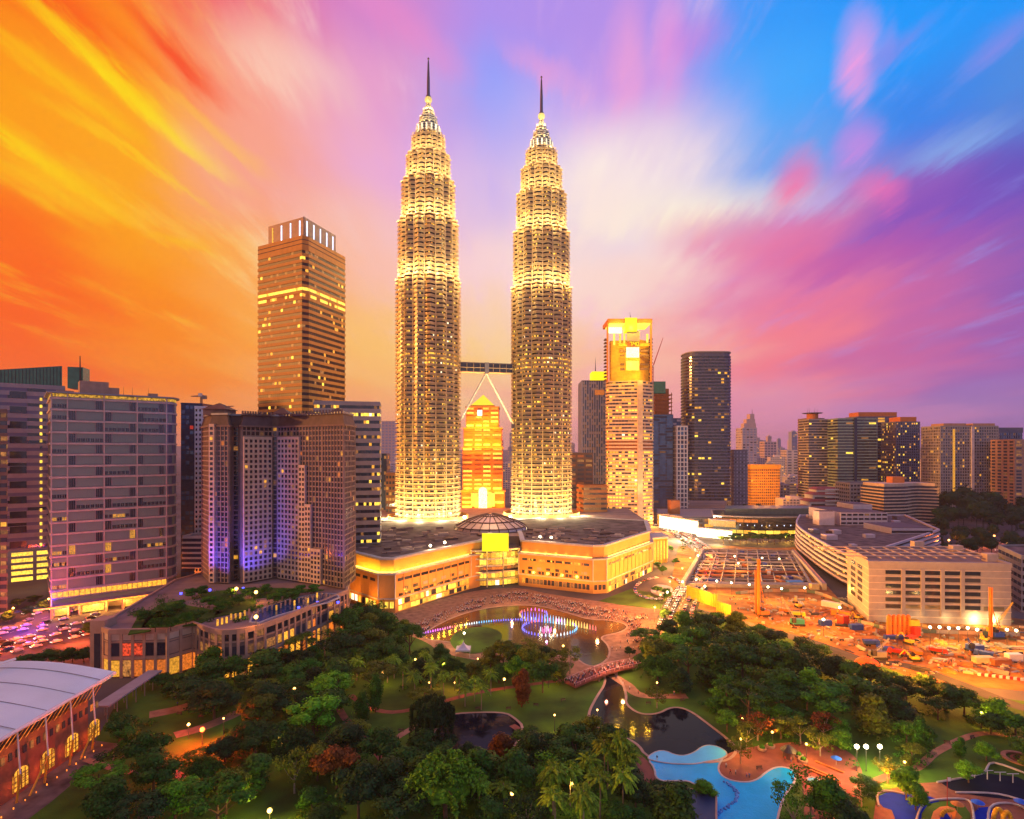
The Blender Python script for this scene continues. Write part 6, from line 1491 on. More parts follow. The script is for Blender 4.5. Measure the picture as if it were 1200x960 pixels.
# what the trees must leave in view (outlines seen in the photograph, taken down to the ground)
CLEAR = [[(492, 752), (505, 735), (580, 708), (740, 728), (735, 742), (705, 748), (715, 765), (742, 755), (740, 770), (745, 795), (690, 800), (664, 797), (690, 768), (672, 752), (640, 747), (610, 744), (585, 748), (560, 768), (520, 752)],
         [(532, 772), (530, 752), (553, 748), (556, 772)],
         [(680, 852), (700, 815), (712, 790), (830, 815), (790, 832), (862, 866), (866, 882), (830, 888), (935, 900), (930, 925), (905, 960), (842, 960), (838, 940), (800, 912), (768, 912), (752, 892), (750, 868), (730, 862)],
         [(868, 880), (905, 870), (985, 885), (1000, 925), (960, 935), (925, 950), (915, 930), (880, 915), (850, 910)],
         [(530, 838), (600, 838), (614, 856), (596, 870), (540, 868), (527, 850)], [(620, 815), (690, 808), (690, 850), (640, 850), (610, 846), (560, 825)],
         [(170, 838), (180, 822), (228, 818), (232, 832), (205, 848)], [(208, 862), (245, 838), (262, 838), (258, 860), (225, 872)],
         [(430, 842), (450, 808), (480, 812), (488, 836), (470, 868), (448, 868)], [(1095, 852), (1135, 846), (1175, 870), (1185, 890), (1160, 905), (1105, 896)],
         [(1030, 925), (1090, 902), (1300, 900), (1300, 990), (1000, 990)], [(805, 688), (860, 700), (856, 716), (806, 704)], [(990, 770), (1010, 757), (1050, 785), (1002, 785)],
         [(985, 858), (1050, 858), (1050, 890), (985, 890)], [(955, 745), (1000, 778), (1060, 785), (1150, 815), (1200, 840), (1400, 860), (1300, 700), (860, 700), (880, 725)],
         [(112, 740), (226, 733), (222, 782), (185, 800), (130, 800)], [(0, 980), (0, 760), (128, 783), (118, 868), (20, 980)], [(232, 738), (376, 702), (376, 722), (300, 748), (255, 752)],
         [(404, 600), (460, 720), (552, 700), (608, 694), (700, 712), (770, 700), (770, 600)], [(760, 600), (860, 600), (800, 712), (765, 712)], [(718, 720), (760, 706), (778, 712), (770, 732), (735, 735)],
         [(290, 925), (345, 915), (345, 985), (290, 985)]]
def clear_ok(x, y, h, w, tol=0):
    hits = 0
    for s, t in ((0, 1.0), (0, .55), (-.8, .6), (.8, .6), (-.45, .9), (.45, .9), (-.5, .32), (.5, .32)):
        p = pix(x + s * w * .5, y, h * t)
        if any(inside(p, c) for c in CLEAR): hits += 1
    p0 = pix(x, y, 0)
    if any(inside(p0, c) for c in WATERPX): return False
    return hits <= tol
WATERPX = [CLEAR[0], [(745, 830), (862, 866), (866, 882), (905, 895), (935, 900), (905, 985), (842, 985), (760, 900)], [(518, 835), (614, 835), (605, 880), (515, 880)]]
PODSAFE = inset(PODP, -3)
HALLSAFE = [(-230, 80), (-122, 80), (-122, 195), (-230, 200)]
LAKEP = inset(LAKE, -1); P1 = inset(POND1, -1.2); P2 = inset(POND2, -1.2); PL = inset(POOL, -1)
def free(x, y, r):
    for a in (PODSAFE, HALLSAFE, LAKEP, P1, P2, PL):
        if inside((x, y), a): return False
    return all(hypot(x - t[1], y - t[2]) > (r + t[4] * .5) * .56 for t in TREES)
def special(px_, py_, h, w, kind, leaf, var=None, label=None):
    x, y = G(px_, py_); return tree(x, y, h, w, kind, leaf, var, label)
random.seed(81)
special(505, 873, 15, 14.5, 'weep', 'leaf_deep', 1, 'large dark weeping tree with hanging sprays at the left end of the small pond')
special(522, 960, 17, 24, 'feather', 'leaf_bamboo', 1, 'huge feathery light green bamboo clump at the centre of the bottom edge')
for px_, py_ in ((398, 800), (418, 798), (437, 803), (454, 800), (472, 808), (486, 818), (462, 795), (505, 806), (520, 815), (538, 818), (556, 822), (575, 815), (498, 790), (545, 828), (564, 832)):
    special(px_, py_, U(8.5, 10), U(6.5, 8), 'palm', 'leaf_palm')
for px_, py_ in ((648, 955), (668, 948), (690, 938), (712, 925), (736, 930), (703, 960), (730, 962), (650, 980), (684, 985)): special(px_, py_, U(11, 13), U(7.5, 9), 'palm', 'leaf_palm')
special(727, 925, 15, 8, 'palm', 'leaf_palm'); special(708, 920, 13, 7.5, 'palm', 'leaf_olive')
special(562, 952, 9, 8, 'palm', 'leaf_palm'); special(590, 958, 9, 8, 'palm', 'leaf_palm')
for a in ((625, 798, 16, 14, 'round', 'leaf_olive'), (590, 790, 15, 14, 'spread', 'leaf_olive'), (605, 782, 11, 12, 'round', 'leaf_mid'), (640, 784, 11, 12, 'round', 'leaf_deep'), (668, 790, 11, 12, 'sparse', 'leaf_olive'), (655, 800, 10, 11, 'round', 'leaf_olive'), (575, 790, 12, 11, 'round', 'leaf_olive'), (608, 805, 13, 11, 'round', 'leaf_bright'), (612, 828, 13, 10, 'tall', 'leaf_rust'), (636, 812, 14, 13, 'round', 'leaf_dark'), (655, 790, 11, 9, 'sparse', 'leaf_olive'),
          (480, 770, 17, 15, 'spread', 'leaf_dark'), (455, 752, 16, 15, 'round', 'leaf_dark'), (520, 790, 9, 9, 'round', 'leaf_dark'), (495, 782, 9, 10, 'round', 'leaf_dark'), (405, 748, 16, 15, 'round', 'leaf_mid'), (390, 742, 15, 14, 'round', 'leaf_dark'), (420, 760, 15, 15, 'spread', 'leaf_dark'),
          (440, 835, 13, 8, 'tall', 'leaf_mid'), (425, 850, 11, 8, 'tall', 'leaf_mid'), (250, 795, 15, 16, 'round', 'leaf_mid'), (275, 800, 12, 13, 'round', 'leaf_mid'), (190, 806, 6, 12, 'round', 'leaf_dark'), (212, 806, 6, 11, 'round', 'leaf_dark'),
          (795, 775, 14, 16, 'round', 'leaf_bright'), (780, 770, 13, 13, 'round', 'leaf_bright'), (818, 765, 14, 15, 'round', 'leaf_mid'), (760, 770, 10, 9, 'round', 'leaf_mid'), (752, 782, 6, 7, 'round', 'leaf_deep'), (738, 770, 5, 6, 'round', 'leaf_deep'),
          (780, 728, 8, 9, 'round', 'leaf_deep'), (800, 736, 9, 10, 'round', 'leaf_mid'), (870, 795, 16, 20, 'round', 'leaf_dark'), (905, 800, 17, 20, 'round', 'leaf_dark'), (935, 805, 16, 18, 'round', 'leaf_deep'), (845, 790, 14, 15, 'round', 'leaf_olive'),
          (770, 830, 8, 9, 'sparse', 'leaf_olive'), (875, 880, 9, 9, 'sparse', 'leaf_olive'), (868, 895, 8, 8, 'sparse', 'leaf_olive'), (1040, 918, 7, 8, 'sparse', 'leaf_olive'), (1062, 938, 10, 9, 'round', 'leaf_bright'), (1073, 950, 8, 8, 'round', 'leaf_bright'),
          (1135, 918, 7, 8, 'round', 'leaf_bright'), (1156, 892, 6, 7, 'round', 'leaf_bright'), (1125, 888, 6, 5, 'tall', 'leaf_mid'), (1165, 852, 10, 12, 'round', 'leaf_bright'), (1045, 818, 11, 14, 'round', 'leaf_dark'), (1062, 826, 11, 14, 'round', 'leaf_deep'), (1085, 826, 12, 15, 'round', 'leaf_dark'), (1108, 834, 12, 15, 'round', 'leaf_deep'), (1130, 840, 11, 14, 'round', 'leaf_dark'), (1020, 808, 11, 14, 'round', 'leaf_deep'), (1000, 806, 12, 15, 'round', 'leaf_dark'), (978, 800, 12, 15, 'round', 'leaf_deep'), (958, 790, 11, 14, 'round', 'leaf_dark'), (888, 868, 9, 11, 'sparse', 'leaf_rust'), (915, 866, 8, 11, 'round', 'leaf_olive'), (938, 872, 8, 10, 'sparse', 'leaf_olive'), (965, 868, 9, 11, 'sparse', 'leaf_rust'), (852, 858, 8, 9, 'round', 'leaf_bright'), (985, 880, 7, 9, 'round', 'leaf_bright'), (1190, 862, 8, 12, 'round', 'leaf_mid'), (1080, 880, 10, 8, 'tall', 'leaf_mid'), (1205, 905, 5, 7, 'round', 'leaf_olive'),
          (826, 935, 5, 7, 'round', 'leaf_bright'), (950, 960, 13, 12, 'sparse', 'leaf_mid'), (975, 970, 12, 13, 'round', 'leaf_mid'), (930, 978, 12, 10, 'sparse', 'leaf_mid'), (995, 985, 10, 10, 'round', 'leaf_deep'),
          (445, 900, 12, 13, 'round', 'leaf_dark'), (395, 925, 13, 13, 'round', 'leaf_rust'), (372, 915, 12, 13, 'round', 'leaf_olive'), (345, 930, 12, 10, 'sparse', 'leaf_olive'), (590, 900, 11, 10, 'round', 'leaf_rust'), (625, 905, 13, 12, 'round', 'leaf_deep'), (600, 940, 14, 14, 'round', 'leaf_dark'),
          (455, 945, 14, 15, 'round', 'leaf_deep'), (420, 960, 15, 14, 'round', 'leaf_deep'), (255, 975, 14, 17, 'spread', 'leaf_mid'), (265, 955, 12, 12, 'spread', 'leaf_olive'), (175, 905, 13, 12, 'round', 'leaf_dark'), (180, 935, 14, 15, 'round', 'leaf_dark'), (140, 870, 10, 11, 'round', 'leaf_dark'), (125, 965, 12, 14, 'round', 'leaf_dark'),
          (150, 880, 9, 10, 'round', 'leaf_mid'), (715, 890, 12, 12, 'round', 'leaf_deep'), (670, 885, 11, 12, 'round', 'leaf_dark'), (745, 955, 12, 14, 'round', 'leaf_deep'), (690, 872, 10, 10, 'round', 'leaf_olive')):
    special(*a)
# the closed canopy in between; some lit crowns are put in as olive and bright leaves
ZONES = [([(118, 880), (240, 775), (300, 752), (380, 722), (430, 718), (475, 740), (500, 775), (520, 800), (470, 905), (560, 985), (100, 985)], 1.0, (('leaf_dark', 5), ('leaf_deep', 3.5), ('leaf_mid', 3), ('leaf_olive', 1.8), ('leaf_rust', .15), ('leaf_bright', 1.3)), (8, 16)),
         ([(470, 890), (620, 870), (740, 870), (770, 915), (800, 985), (440, 985)], 1.0, (('leaf_dark', 4), ('leaf_deep', 4), ('leaf_mid', 2), ('leaf_bright', .6)), (9, 14)),
         ([(745, 735), (800, 722), (860, 735), (960, 768), (1060, 800), (1150, 830), (1100, 850), (990, 868), (880, 862), (840, 830), (760, 800)], 1.0, (('leaf_dark', 4), ('leaf_deep', 4), ('leaf_mid', 3), ('leaf_olive', 1.5), ('leaf_bright', .8)), (9, 16)),
         ([(800, 815), (900, 830), (1000, 850), (1090, 862), (1090, 900), (1000, 905), (900, 870), (850, 845)], .8, (('leaf_mid', 3), ('leaf_olive', 4), ('leaf_bright', 3), ('leaf_rust', .5)), (5, 9)),
         ([(1050, 830), (1200, 838), (1300, 850), (1300, 905), (1180, 890), (1100, 850)], .8, (('leaf_mid', 3), ('leaf_bright', 1), ('leaf_dark', 2)), (5, 10)),
         ([(500, 770), (600, 765), (680, 785), (660, 805), (520, 800)], .7, (('leaf_dark', 3), ('leaf_olive', 2), ('leaf_rust', .6)), (7, 11)),
         ([(930, 920), (1030, 930), (1060, 985), (900, 985)], .8, (('leaf_dark', 3), ('leaf_mid', 2)), (8, 12))]
for (zone, dens, leaves, (h0, h1)), dn in zip(ZONES, (70, 34, 44, 24, 10, 12, 9)):
    cap = len(TREES) + dn
    g = gp(zone); xs = [p[0] for p in g]; ys = [p[1] for p in g]; miss = 0
    while miss < 420 and len(TREES) < cap:
        x, y = U(min(xs), max(xs)), U(min(ys), max(ys)); h = U(h0, h1); w = h * U(1.15, 1.55)
        if not inside((x, y), g) or not free(x, y, w * .5 / dens): miss += 1; continue
        if not clear_ok(x, y, h, w):
            h *= .6; w *= .65
            if not clear_ok(x, y, h, w): miss += 1; continue
        miss = 0
        tree(x, y, h, w, pick((('round', 5), ('spread', 2.4), ('tall', 1.4), ('sparse', 1), ('feather', .5))), pick(leaves))
# dark wood behind the hotel at the right, street trees by the arcade and the mall
LAND += [('parking building', 1100, 690), ('long beige hotel', 1066, 600), ('brown tower pair', 1136, 560), ('white blazing shopfronts', 800, 625), ('yellow shop arcade', 900, 620), ('car loop by the mall', 775, 690), ('hotel foot', 320, 690), ('grey glass slab', 140, 690)]
random.seed(83)
def wood():
    b = MB(); pts = []; rnd = random.Random(83)
    for k in range(70):
        for _ in range(40):
            Y = rnd.uniform(470, 800); px_ = rnd.uniform(1098, 1260); x = X(px_, Y)
            if all(hypot(x - t[0], Y - t[1]) > 14 for t in pts): break
        pts.append((x, Y)); h = rnd.uniform(13, 19) + max(0, (Y - 600) * .08) + (9 if 1115 < px_ < 1165 and Y > 640 else 0)
        b.tube((x, Y, 0), (x, Y, h * .6), .4, .2, 5)
        for i in range(7):
            a = rnd.uniform(0, 6.3); q = rnd.uniform(0, .6) * h * .5; c = (x + cos(a) * q, Y + sin(a) * q, h * rnd.uniform(.55, .85)); r = h * rnd.uniform(.2, .32); core(b, c, r * .75, rnd); leafy(b, c, r, 60, h * .1, rnd)
    part('wood', b, ['leaf_deep'], None, None, 'stuff')
wood()
for k in range(16): px_ = 848 + k * 6.6; Y = 575 + (k % 3) * 9; tree(X(px_, Y), Y, U(8, 12), U(11, 14), 'spread', 'leaf_olive' if k % 4 == 0 else 'leaf_dark', group='street trees along the arcade')
for px_, py_ in ((770, 660), (776, 668), (768, 650), (800, 640), (806, 636), (779, 692), (770, 690), (782, 697), (786, 640), (792, 655), (800, 632)): x, y = G(px_, py_ + 6); tree(x, y, U(5, 8), U(6, 8), 'sparse' if px_ > 795 else 'round', 'leaf_mid', group='street trees by the car loop')
for px_, Y in ((860, 660), (872, 900), (1018, 900), (930, 1050), (950, 900), (890, 900)): tree(X(px_, Y), Y, 13, 15, 'round', 'leaf_deep', group='small trees among the far blocks')
def rooftree(px_, py_, zb, h, w, kind, leaf, lab): x, y = G(px_, py_, zb); o = tree(x, y, h, w, kind, leaf, 2, lab, 'trees of the podium roof garden'); o.location.z = zb - .9
for a in ((200, 737, 'fan shaped dark roof garden tree over the pink podium front'), (218, 731, 'roof garden tree just right of the fan shaped one'), (232, 726, 'roof garden tree above the bend of the gallery'), (182, 738, 'small roof garden tree above the left podium bays')): rooftree(a[0], a[1], 19.7, 6, 8, 'feather' if a[0] < 225 else 'round', 'leaf_mid' if a[0] < 225 else 'leaf_dark', a[2])
for a in ((258, 716, 'roof garden tree left of the orange garden lamps'), (280, 708, 'orange lit roof garden tree beside the garden lamps'), (332, 700, 'roof garden tree under the middle of the hotel'), (350, 697, 'roof garden tree right of the middle of the hotel'), (342, 704, 'low roof garden tree at the pool'), (196, 722, 'roof garden tree in the left garden bed'), (210, 716, 'roof garden tree behind the fan shaped one'), (245, 710, 'roof garden tree in the bed bend'), (292, 700, 'roof garden tree between the orange lamps'), (312, 696, 'roof garden tree right of the lamps'), (322, 706, 'roof garden tree at the left end of the pool'), (368, 695, 'roof garden tree behind the pool end'), (170, 728, 'roof garden tree in the far left bed'), (270, 700, 'roof garden tree under the left hotel wing'), (225, 700, 'roof garden tree by the rounded slab end'), (236, 698, 'roof garden tree under the hotel corner turret')): rooftree(a[0], a[1], 19.7, 6.5, 8.5, 'round', 'leaf_mid', a[2])
for px_, py_, z_ in ((20, 705, 0), (40, 700, 0), (60, 768, 0), (75, 770, 0), (85, 768, 0), (45, 772, 0), (25, 778, 0), (8, 782, 0), (98, 768, 0), (104, 735, 0), (150, 738, 0), (140, 742, 0), (125, 744, 0), (10, 722, 0), (35, 716, 0), (50, 708, 0)):
    x, y = G(px_, py_ + 8); tree(x, y, U(6, 8), U(8, 11), 'round', 'leaf_dark', group='street trees at the left')
label_trees()
def undergrowth():
    rnd = random.Random(5); b = MB(); n = 0
    for (zone, dens, leaves, hh), k in zip(ZONES, (620, 260, 260, 150, 60, 70, 40)):
        g = gp(zone); xs = [p[0] for p in g]; ys = [p[1] for p in g]; c = 0
        while c < k:
            x, y = rnd.uniform(min(xs), max(xs)), rnd.uniform(min(ys), max(ys)); n += 1
            if n > 30000: break
            if not inside((x, y), g) or any(inside(pix(x, y, q), e) for e in CLEAR for q in (0, 2)) or inside((x, y), P1) or inside((x, y), P2) or inside((x, y), PL) or inside((x, y), LAKEP) or inside((x, y), HALLSAFE): c += .2; continue
            r = rnd.uniform(.7, 2.2); m = rnd.choice([0, 0, 1, 1, 2, 3]); f0 = len(b.f); leafy(b, (x, y, r * .45), r, 38, .6, rnd, .6); b.m[f0:] = [m] * (len(b.f) - f0); c += 1
    part('undergrowth', b, ['leaf_dark', 'leaf_mid', 'leaf_olive', 'leaf_bright'], None, None, 'stuff')
undergrowth()

# ------------------------------------------------------------------ footbridge, fountains, tents
def tiny_person(b, x, y, z, s, a, m0):
    """one small continuous figure: legs, torso, arms, head"""
    c, q = cos(a), sin(a)
    def T(px_, py_, pz): return (x + (px_ * c - py_ * q) * s, y + (px_ * q + py_ * c) * s, z + pz * s)
    prof = [(0, .17, .10), (.45, .16, .11), (.85, .20, .14), (1.15, .19, .13), (1.38, .24, .13), (1.46, .08, .07), (1.52, .09, .09), (1.62, .11, .11), (1.75, .07, .07)]
    n = len(b.v); S = 6
    for h, rx, ry in prof:
        for i in range(S): t = 2 * pi * i / S; b.v.append(T(cos(t) * rx, sin(t) * ry, h))
    for k in range(len(prof) - 1):
        m = m0 if k >= 2 and k < 4 else 0 if k < 2 else 1
        for i in range(S): j = (i + 1) % S; b.f.append((n + k * S + i, n + k * S + j, n + (k + 1) * S + j, n + (k + 1) * S + i)); b.m.append(m)
PM = ['cloth_dark', 'skin', 'cloth_white', 'cloth_red', 'cloth_blue', 'cloth_pink']
def crowd(name, region_px, n, z, seed, avoid=()):
    random.seed(seed); g = gp(region_px, z); xs = [p[0] for p in g]; ys = [p[1] for p in g]; b = MB(); k = 0
    hubs = [(U(min(xs), max(xs)), U(min(ys), max(ys))) for _ in range(n // 9)]
    while k < n:
        h_ = random.choice(hubs); x, y = (random.gauss(h_[0], 1.6), random.gauss(h_[1], 1.6)) if R() < .72 else (U(min(xs), max(xs)), U(min(ys), max(ys)))
        if not inside((x, y), g) or any(inside((x, y), a) for a in avoid): continue
        tiny_person(b, x, y, z, U(.9, 1.06), U(0, 6.28), random.choice([2, 2, 3, 4, 5, 2])); k += 1
    o = part(name, b, PM, None, None, 'stuff'); return o
crowd('crowd', [(470, 742), (500, 726), (552, 705), (608, 694), (640, 700), (700, 712), (760, 722), (745, 740), (738, 730), (690, 724), (625, 707), (580, 708), (540, 718), (505, 735), (488, 750)], 1500, .06, 91, (LAKE,))
crowd('crowd', [(700, 724), (765, 726), (755, 760), (735, 785), (705, 785), (715, 760), (738, 742)], 160, .06, 92, (LAKE,))
def footbridge():
    A, B = Vector(G(668, 799, 2.4)), Vector(G(745, 775, 2.4)); t = thing('footbridge', 'red and pink arched footbridge packed with people over the pond channel', 'bridge', (A.x, A.y, 0))
    d = (B - A); L = d.length; d.normalize(); n = Vector((-d.y, d.x)); K = 14
    def z(s): return 1.6 + 1.2 * sin(pi * s)
    w = MB()
    for k in range(K):
        s0, s1 = k / K, (k + 1) / K; p0, p1 = A + d * L * s0, A + d * L * s1
        a, b_, c_, e = (p0 - n * 3.2), (p1 - n * 3.2), (p1 + n * 3.2), (p0 + n * 3.2)
        w.quad((a.x, a.y, z(s0)), (b_.x, b_.y, z(s1)), (c_.x, c_.y, z(s1)), (e.x, e.y, z(s0))); w.quad((a.x, a.y, z(s0) - .7), (a.x, a.y, z(s0)), (b_.x, b_.y, z(s1)), (b_.x, b_.y, z(s1) - .7))
        w.quad((e.x, e.y, z(s0) - .7), (e.x, e.y, z(s0)), (c_.x, c_.y, z(s1)), (c_.x, c_.y, z(s1) - .7)); w.quad((a.x, a.y, z(s0) - .7), (b_.x, b_.y, z(s1) - .7), (c_.x, c_.y, z(s1) - .7), (e.x, e.y, z(s0) - .7))
    part('deck', w, ['terracotta'], t)
    for sgn in (-1, 1):
        w = MB()
        for k in range(K): p0, p1 = A + d * L * k / K + n * 3.1 * sgn, A + d * L * (k + 1) / K + n * 3.1 * sgn; w.tube((p0.x, p0.y, z(k / K) + 1.1), (p1.x, p1.y, z((k + 1) / K) + 1.1), .1, .1, 5); w.tube((p0.x, p0.y, z(k / K)), (p0.x, p0.y, z(k / K) + 1.1), .08, .08, 5)
        part('railing', w, ['pink_paint'], t)
        w = MB(); p = A + d * L * .5; [w.tube((p.x + n.x * 2 * sgn + d.x * q, p.y + n.y * 2 * sgn + d.y * q, -.5), (p.x + n.x * 2 * sgn + d.x * q, p.y + n.y * 2 * sgn + d.y * q, 2.2), .4) for q in (-5, 5)]; part('pier', w, ['pink_stone'], t)
    b = MB(); random.seed(5)
    for k in range(130): s = R(); p = A + d * L * s + n * U(-2.7, 2.7); tiny_person(b, p.x, p.y, z(s), U(.9, 1.06), U(0, 6), random.choice([2, 2, 3, 5, 4]))
    part('crowd', b, PM, None, None, 'stuff')
    m = A + d * L * .5; point((m.x, m.y - 5, 8), (1, .35, .2), 2600, .5); point((m.x + 12, m.y + 5, 8), (1, .35, .2), 1500, .5)
footbridge()
def hue(t):
    import colorsys
    return colorsys.hsv_to_rgb(t % 1, .82, 1)
for k in range(12): emat('jet_%d' % k, hue(k / 12), 1.5, False, 0)  # lamp colours put into the water as its own glow
def fountains():
    rings = [('small back ring of coloured water jets in the fountain lake', [G(625 + 16 * cos(2 * pi * i / 22), 721 + 5.5 * sin(2 * pi * i / 22)) for i in range(22)], 1.6, 5),
             ('large front ring of coloured water jets in the fountain lake', [G(644 + 32 * cos(2 * pi * i / 44), 737 + 9 * sin(2 * pi * i / 44)) for i in range(44)], 1.5, 0),
             ('long sweeping left line of blue and violet water jets', [G(496 + (610 - 496) * i / 40, 743 - 16 * sin(pi * .5 * i / 40) * 1.0) for i in range(41)], 1.1, 8),
             ('right line of tall water jets turning from blue to red', [G(612 + (698 - 612) * i / 26, 728 + 11 * (i / 26) ** 1.6) for i in range(27)], 5.0, 6)]
    for q, (lab, pts, h, off) in enumerate(rings):
        cx = sum(p[0] for p in pts) / len(pts); cy = sum(p[1] for p in pts) / len(pts); t = thing('fountain', lab, 'fountain', (cx, cy, .08), 'rings and lines of lit water jets')
        for i, (x, y) in enumerate(pts):
            hh = h * U(.8, 1.15)
            if q == 3: hh = 5.5 * (1 - .55 * i / 26)
            w = MB(); w.lathe([(.34, .08), (.26, .08 + hh * .6), (.05, .08 + hh), (0, .08 + hh)], x, y, 6)
            if q == 2: m = 8 if i > 30 else [9, 9, 10, 10, 10, 11, 11, 0, 1, 1, 'w', 'w', 'w', 7, 7, 7, 7, 8, 8, 8][min(i * 20 // 34, 19)]
            elif q == 3: m = [8, 8, 8, 8, 7, 7, 'w', 'w', 2, 2, 1, 1, 0, 0, 11][min(i // 2, 14)]
            elif q == 1: m = [7, 7, 'w', 'w', 'w', 8, 8, 8, 8, 8, 0, 0, 10, 9, 8, 8][i * 16 // 44]
            else: m = (8, 8, 7, 'w', 2, 1, 0, 0, 10, 9, 8)[i // 2]
            part('water_jet', w, ['jet_white' if m == 'w' else 'jet_%d' % m], t)
    x, y = G(640, 741); t = thing('fountain', 'pink glowing central plume of the fountain in the large ring', 'fountain', (x, y, .08), 'rings and lines of lit water jets')
    for i in range(12): a = 2.4 * i; r = .45 * sqrt(i); w = MB(); w.lathe([(.22, .08), (.2, 2.4), (0, 3.6 - r)], x + cos(a) * r * 2.2, y + sin(a) * r * 2.2, 5); part('water_jet', w, ['jet_11' if i % 3 else 'jet_white'], t)
    point((x, y - 3, 4), (1, .3, .7), 900, .5); p = G(600, 728); point((p[0], p[1], 3), (.3, .3, 1), 500, .4); p = G(535, 738); point((p[0], p[1], 3), (.4, .2, 1), 500, .4)
random.seed(95); fountains()
for px_, py_ in ((500, 725), (550, 706), (600, 694), (650, 702), (700, 712), (750, 728), (730, 770)): x, y = G(px_, py_, 9); point((x, y, 9), (1, .45, .16), 6500, .6)  # bare lights added over the promenade to brighten it
def peak_tent(x, y, s, col, label, h=3.2):
    t = thing('tent', label, 'tent', (x, y, 0), None); w = MB(); P = [(-s, -s), (s, -s), (s, s), (-s, s)]; n = 6; prev = [(p[0], p[1], h * .62) for p in P]
    for k in range(1, n + 1):
        q = k / n; sc_ = (1 - q) ** 1.6 * .96 + .015; cur = [(p[0] * sc_, p[1] * sc_, h * .62 + h * .62 * q ** 1.5 + .12 * q) for p in P]
        for i in range(4): j = (i + 1) % 4; w.quad(prev[i], prev[j], cur[j], cur[i])
        prev = cur
    w.v = [(v[0] + x, v[1] + y, v[2]) for v in w.v]; part('canopy', w, [col], t)
    for p in P: w = MB(); w.tube((x + p[0] * .96, y + p[1] * .96, 0), (x + p[0] * .96, y + p[1] * .96, h * .63), .07, seg=6); part('pole', w, ['white_paint'], t)
    w = MB(); w.box(x - s, y - s + .02, h * .5, x + s, y - s + .06, h * .63); part('valance', w, [col], t)
x, y = G(543, 768); peak_tent(x, y, 3.2, 'white_paint', 'white peaked party tent on the near shore of the fountain lake', 5.2)
point((x - 6, y + 8, 5), (1, .6, .2), 1500, .4)
# red dome tent by the site road
x, y = G(1016, 782); t = thing('dome_tent', 'red orange ribbed dome tent beside the grey site road', 'tent', (x, y, 0)); w = MB(); w.lathe([(4.9, 0), (4.7, 1.5), (4.0, 2.7), (2.8, 3.6), (1.3, 4.2), (.2, 4.5), (0, 4.5)], x, y, 20); part('canopy', w, ['red_cloth'], t, smooth=True)
w = MB(); [w.tube((x + cos(2 * pi * i / 10) * 4.8, y + sin(2 * pi * i / 10) * 4.8, 1.4), (x + cos(2 * pi * i / 10) * 1.4, y + sin(2 * pi * i / 10) * 1.4, 4.25), .1, .1, 4) for i in range(10)]; part('rib', w, ['orange_paint'], t, kind='stuff'); point((x - 4, y - 10, 7), (1, .2, .06), 3500, .5)
# ------------------------------------------------------------------ cars
RIM = [None]
def rim_mesh():
    b = MB(); b.tube((0, -.13, 0), (0, .13, 0), .2, .2, 8); return b.mesh('rim', ['steel'])
def car_proto(col, van=False):
    L, W, Hh = (4.4, 1.8, 1.45) if not van else (5.0, 1.95, 2.1); b = MB()
    prof = [(-L / 2, .35), (-L / 2, .78), (-L * .32, .92), (-L * .18, Hh), (L * .18, Hh), (L * .34, .88), (L / 2, .72), (L / 2, .35)] if not van else [(-L / 2, .35), (-L / 2, Hh * .95), (-L * .45, Hh), (L * .22, Hh), (L * .38, 1.1), (L / 2, .85), (L / 2, .35)]
    n = len(prof)
    for s in (-1, 1): b.v += [(p[0], s * W / 2 * (1 if p[1] < 1 else .86), p[1]) for p in prof]
    for i in range(n): j = (i + 1) % n; b.f.append((i, j, n + j, n + i)); b.m.append(0)
    b.f.append(tuple(range(n))[::-1]); b.f.append(tuple(range(n, 2 * n))); b.m += [0, 0]
    g = MB(); zt = Hh * .93
    for s in (-1, 1): g.quad((-L * .26, s * W * .475, .98), (L * .27, s * W * .475, .98), (L * .16, s * W * .44, zt), (-L * .16, s * W * .44, zt))
    g.quad((L * .335, -W * .4, .95), (L * .335, W * .4, .95), (L * .2, W * .38, zt), (L * .2, -W * .38, zt)); g.quad((-L * .33, -W * .4, .98), (-L * .33, W * .4, .98), (-L * .2, W * .38, zt), (-L * .2, -W * .38, zt))
    wh = MB(); wh.tube((0, -.11, 0), (0, .11, 0), .32, .32, 12); RIM[0] = RIM[0] or rim_mesh()
    hl = MB(); hl.box(-.04, -.2, -.09, .06, .2, .09)
    return [('body', b.mesh('car_body', [col]), [(0, 0, 0)]), ('windows', g.mesh('car_glass', ['dark_glass']), [(0, 0, 0)]), ('wheel', wh.mesh('wheel', ['tyre_black']), [(sx * L * .31, sy * W * .44, .32) for sx in (-1, 1) for sy in (-1, 1)]),
            ('headlight', hl.mesh('headlight', ['head_white']), [(L / 2, s * W * .36, .66) for s in (-1, 1)]), ('tail_light', hl.mesh('tail_light', ['tail_red']), [(-L / 2, s * W * .36, .72) for s in (-1, 1)])]
CARC = {'white': (.75, .74, .72), 'silver': (.42, .42, .44), 'black': (.025, .025, .03), 'red': (.42, .02, .02), 'blue': (.03, .07, .3), 'yellow': (.7, .45, .03)}
for k, v in CARC.items(): mat('car_' + k, v, .28, .3, var=.03, coat=.6)
CP = {}
def car(x, y, a, col, label, group, van=False, full=True):
    if (col, van) not in CP: CP[(col, van)] = car_proto('car_' + col, van)
    o = thing('car' if not van else 'van', label, 'car' if not van else 'van', (x, y, .1), group, a)
    for nm, me, locs in CP[(col, van)]:
        if not full and nm == 'wheel': continue
        for l in locs:
            c = bpy.data.objects.new(nm, me); C.objects.link(c); c.parent = o; c.location = l
            if nm == 'wheel' and y < 320: r_ = bpy.data.objects.new('rim', RIM[0]); C.objects.link(r_); r_.parent = c
    return o
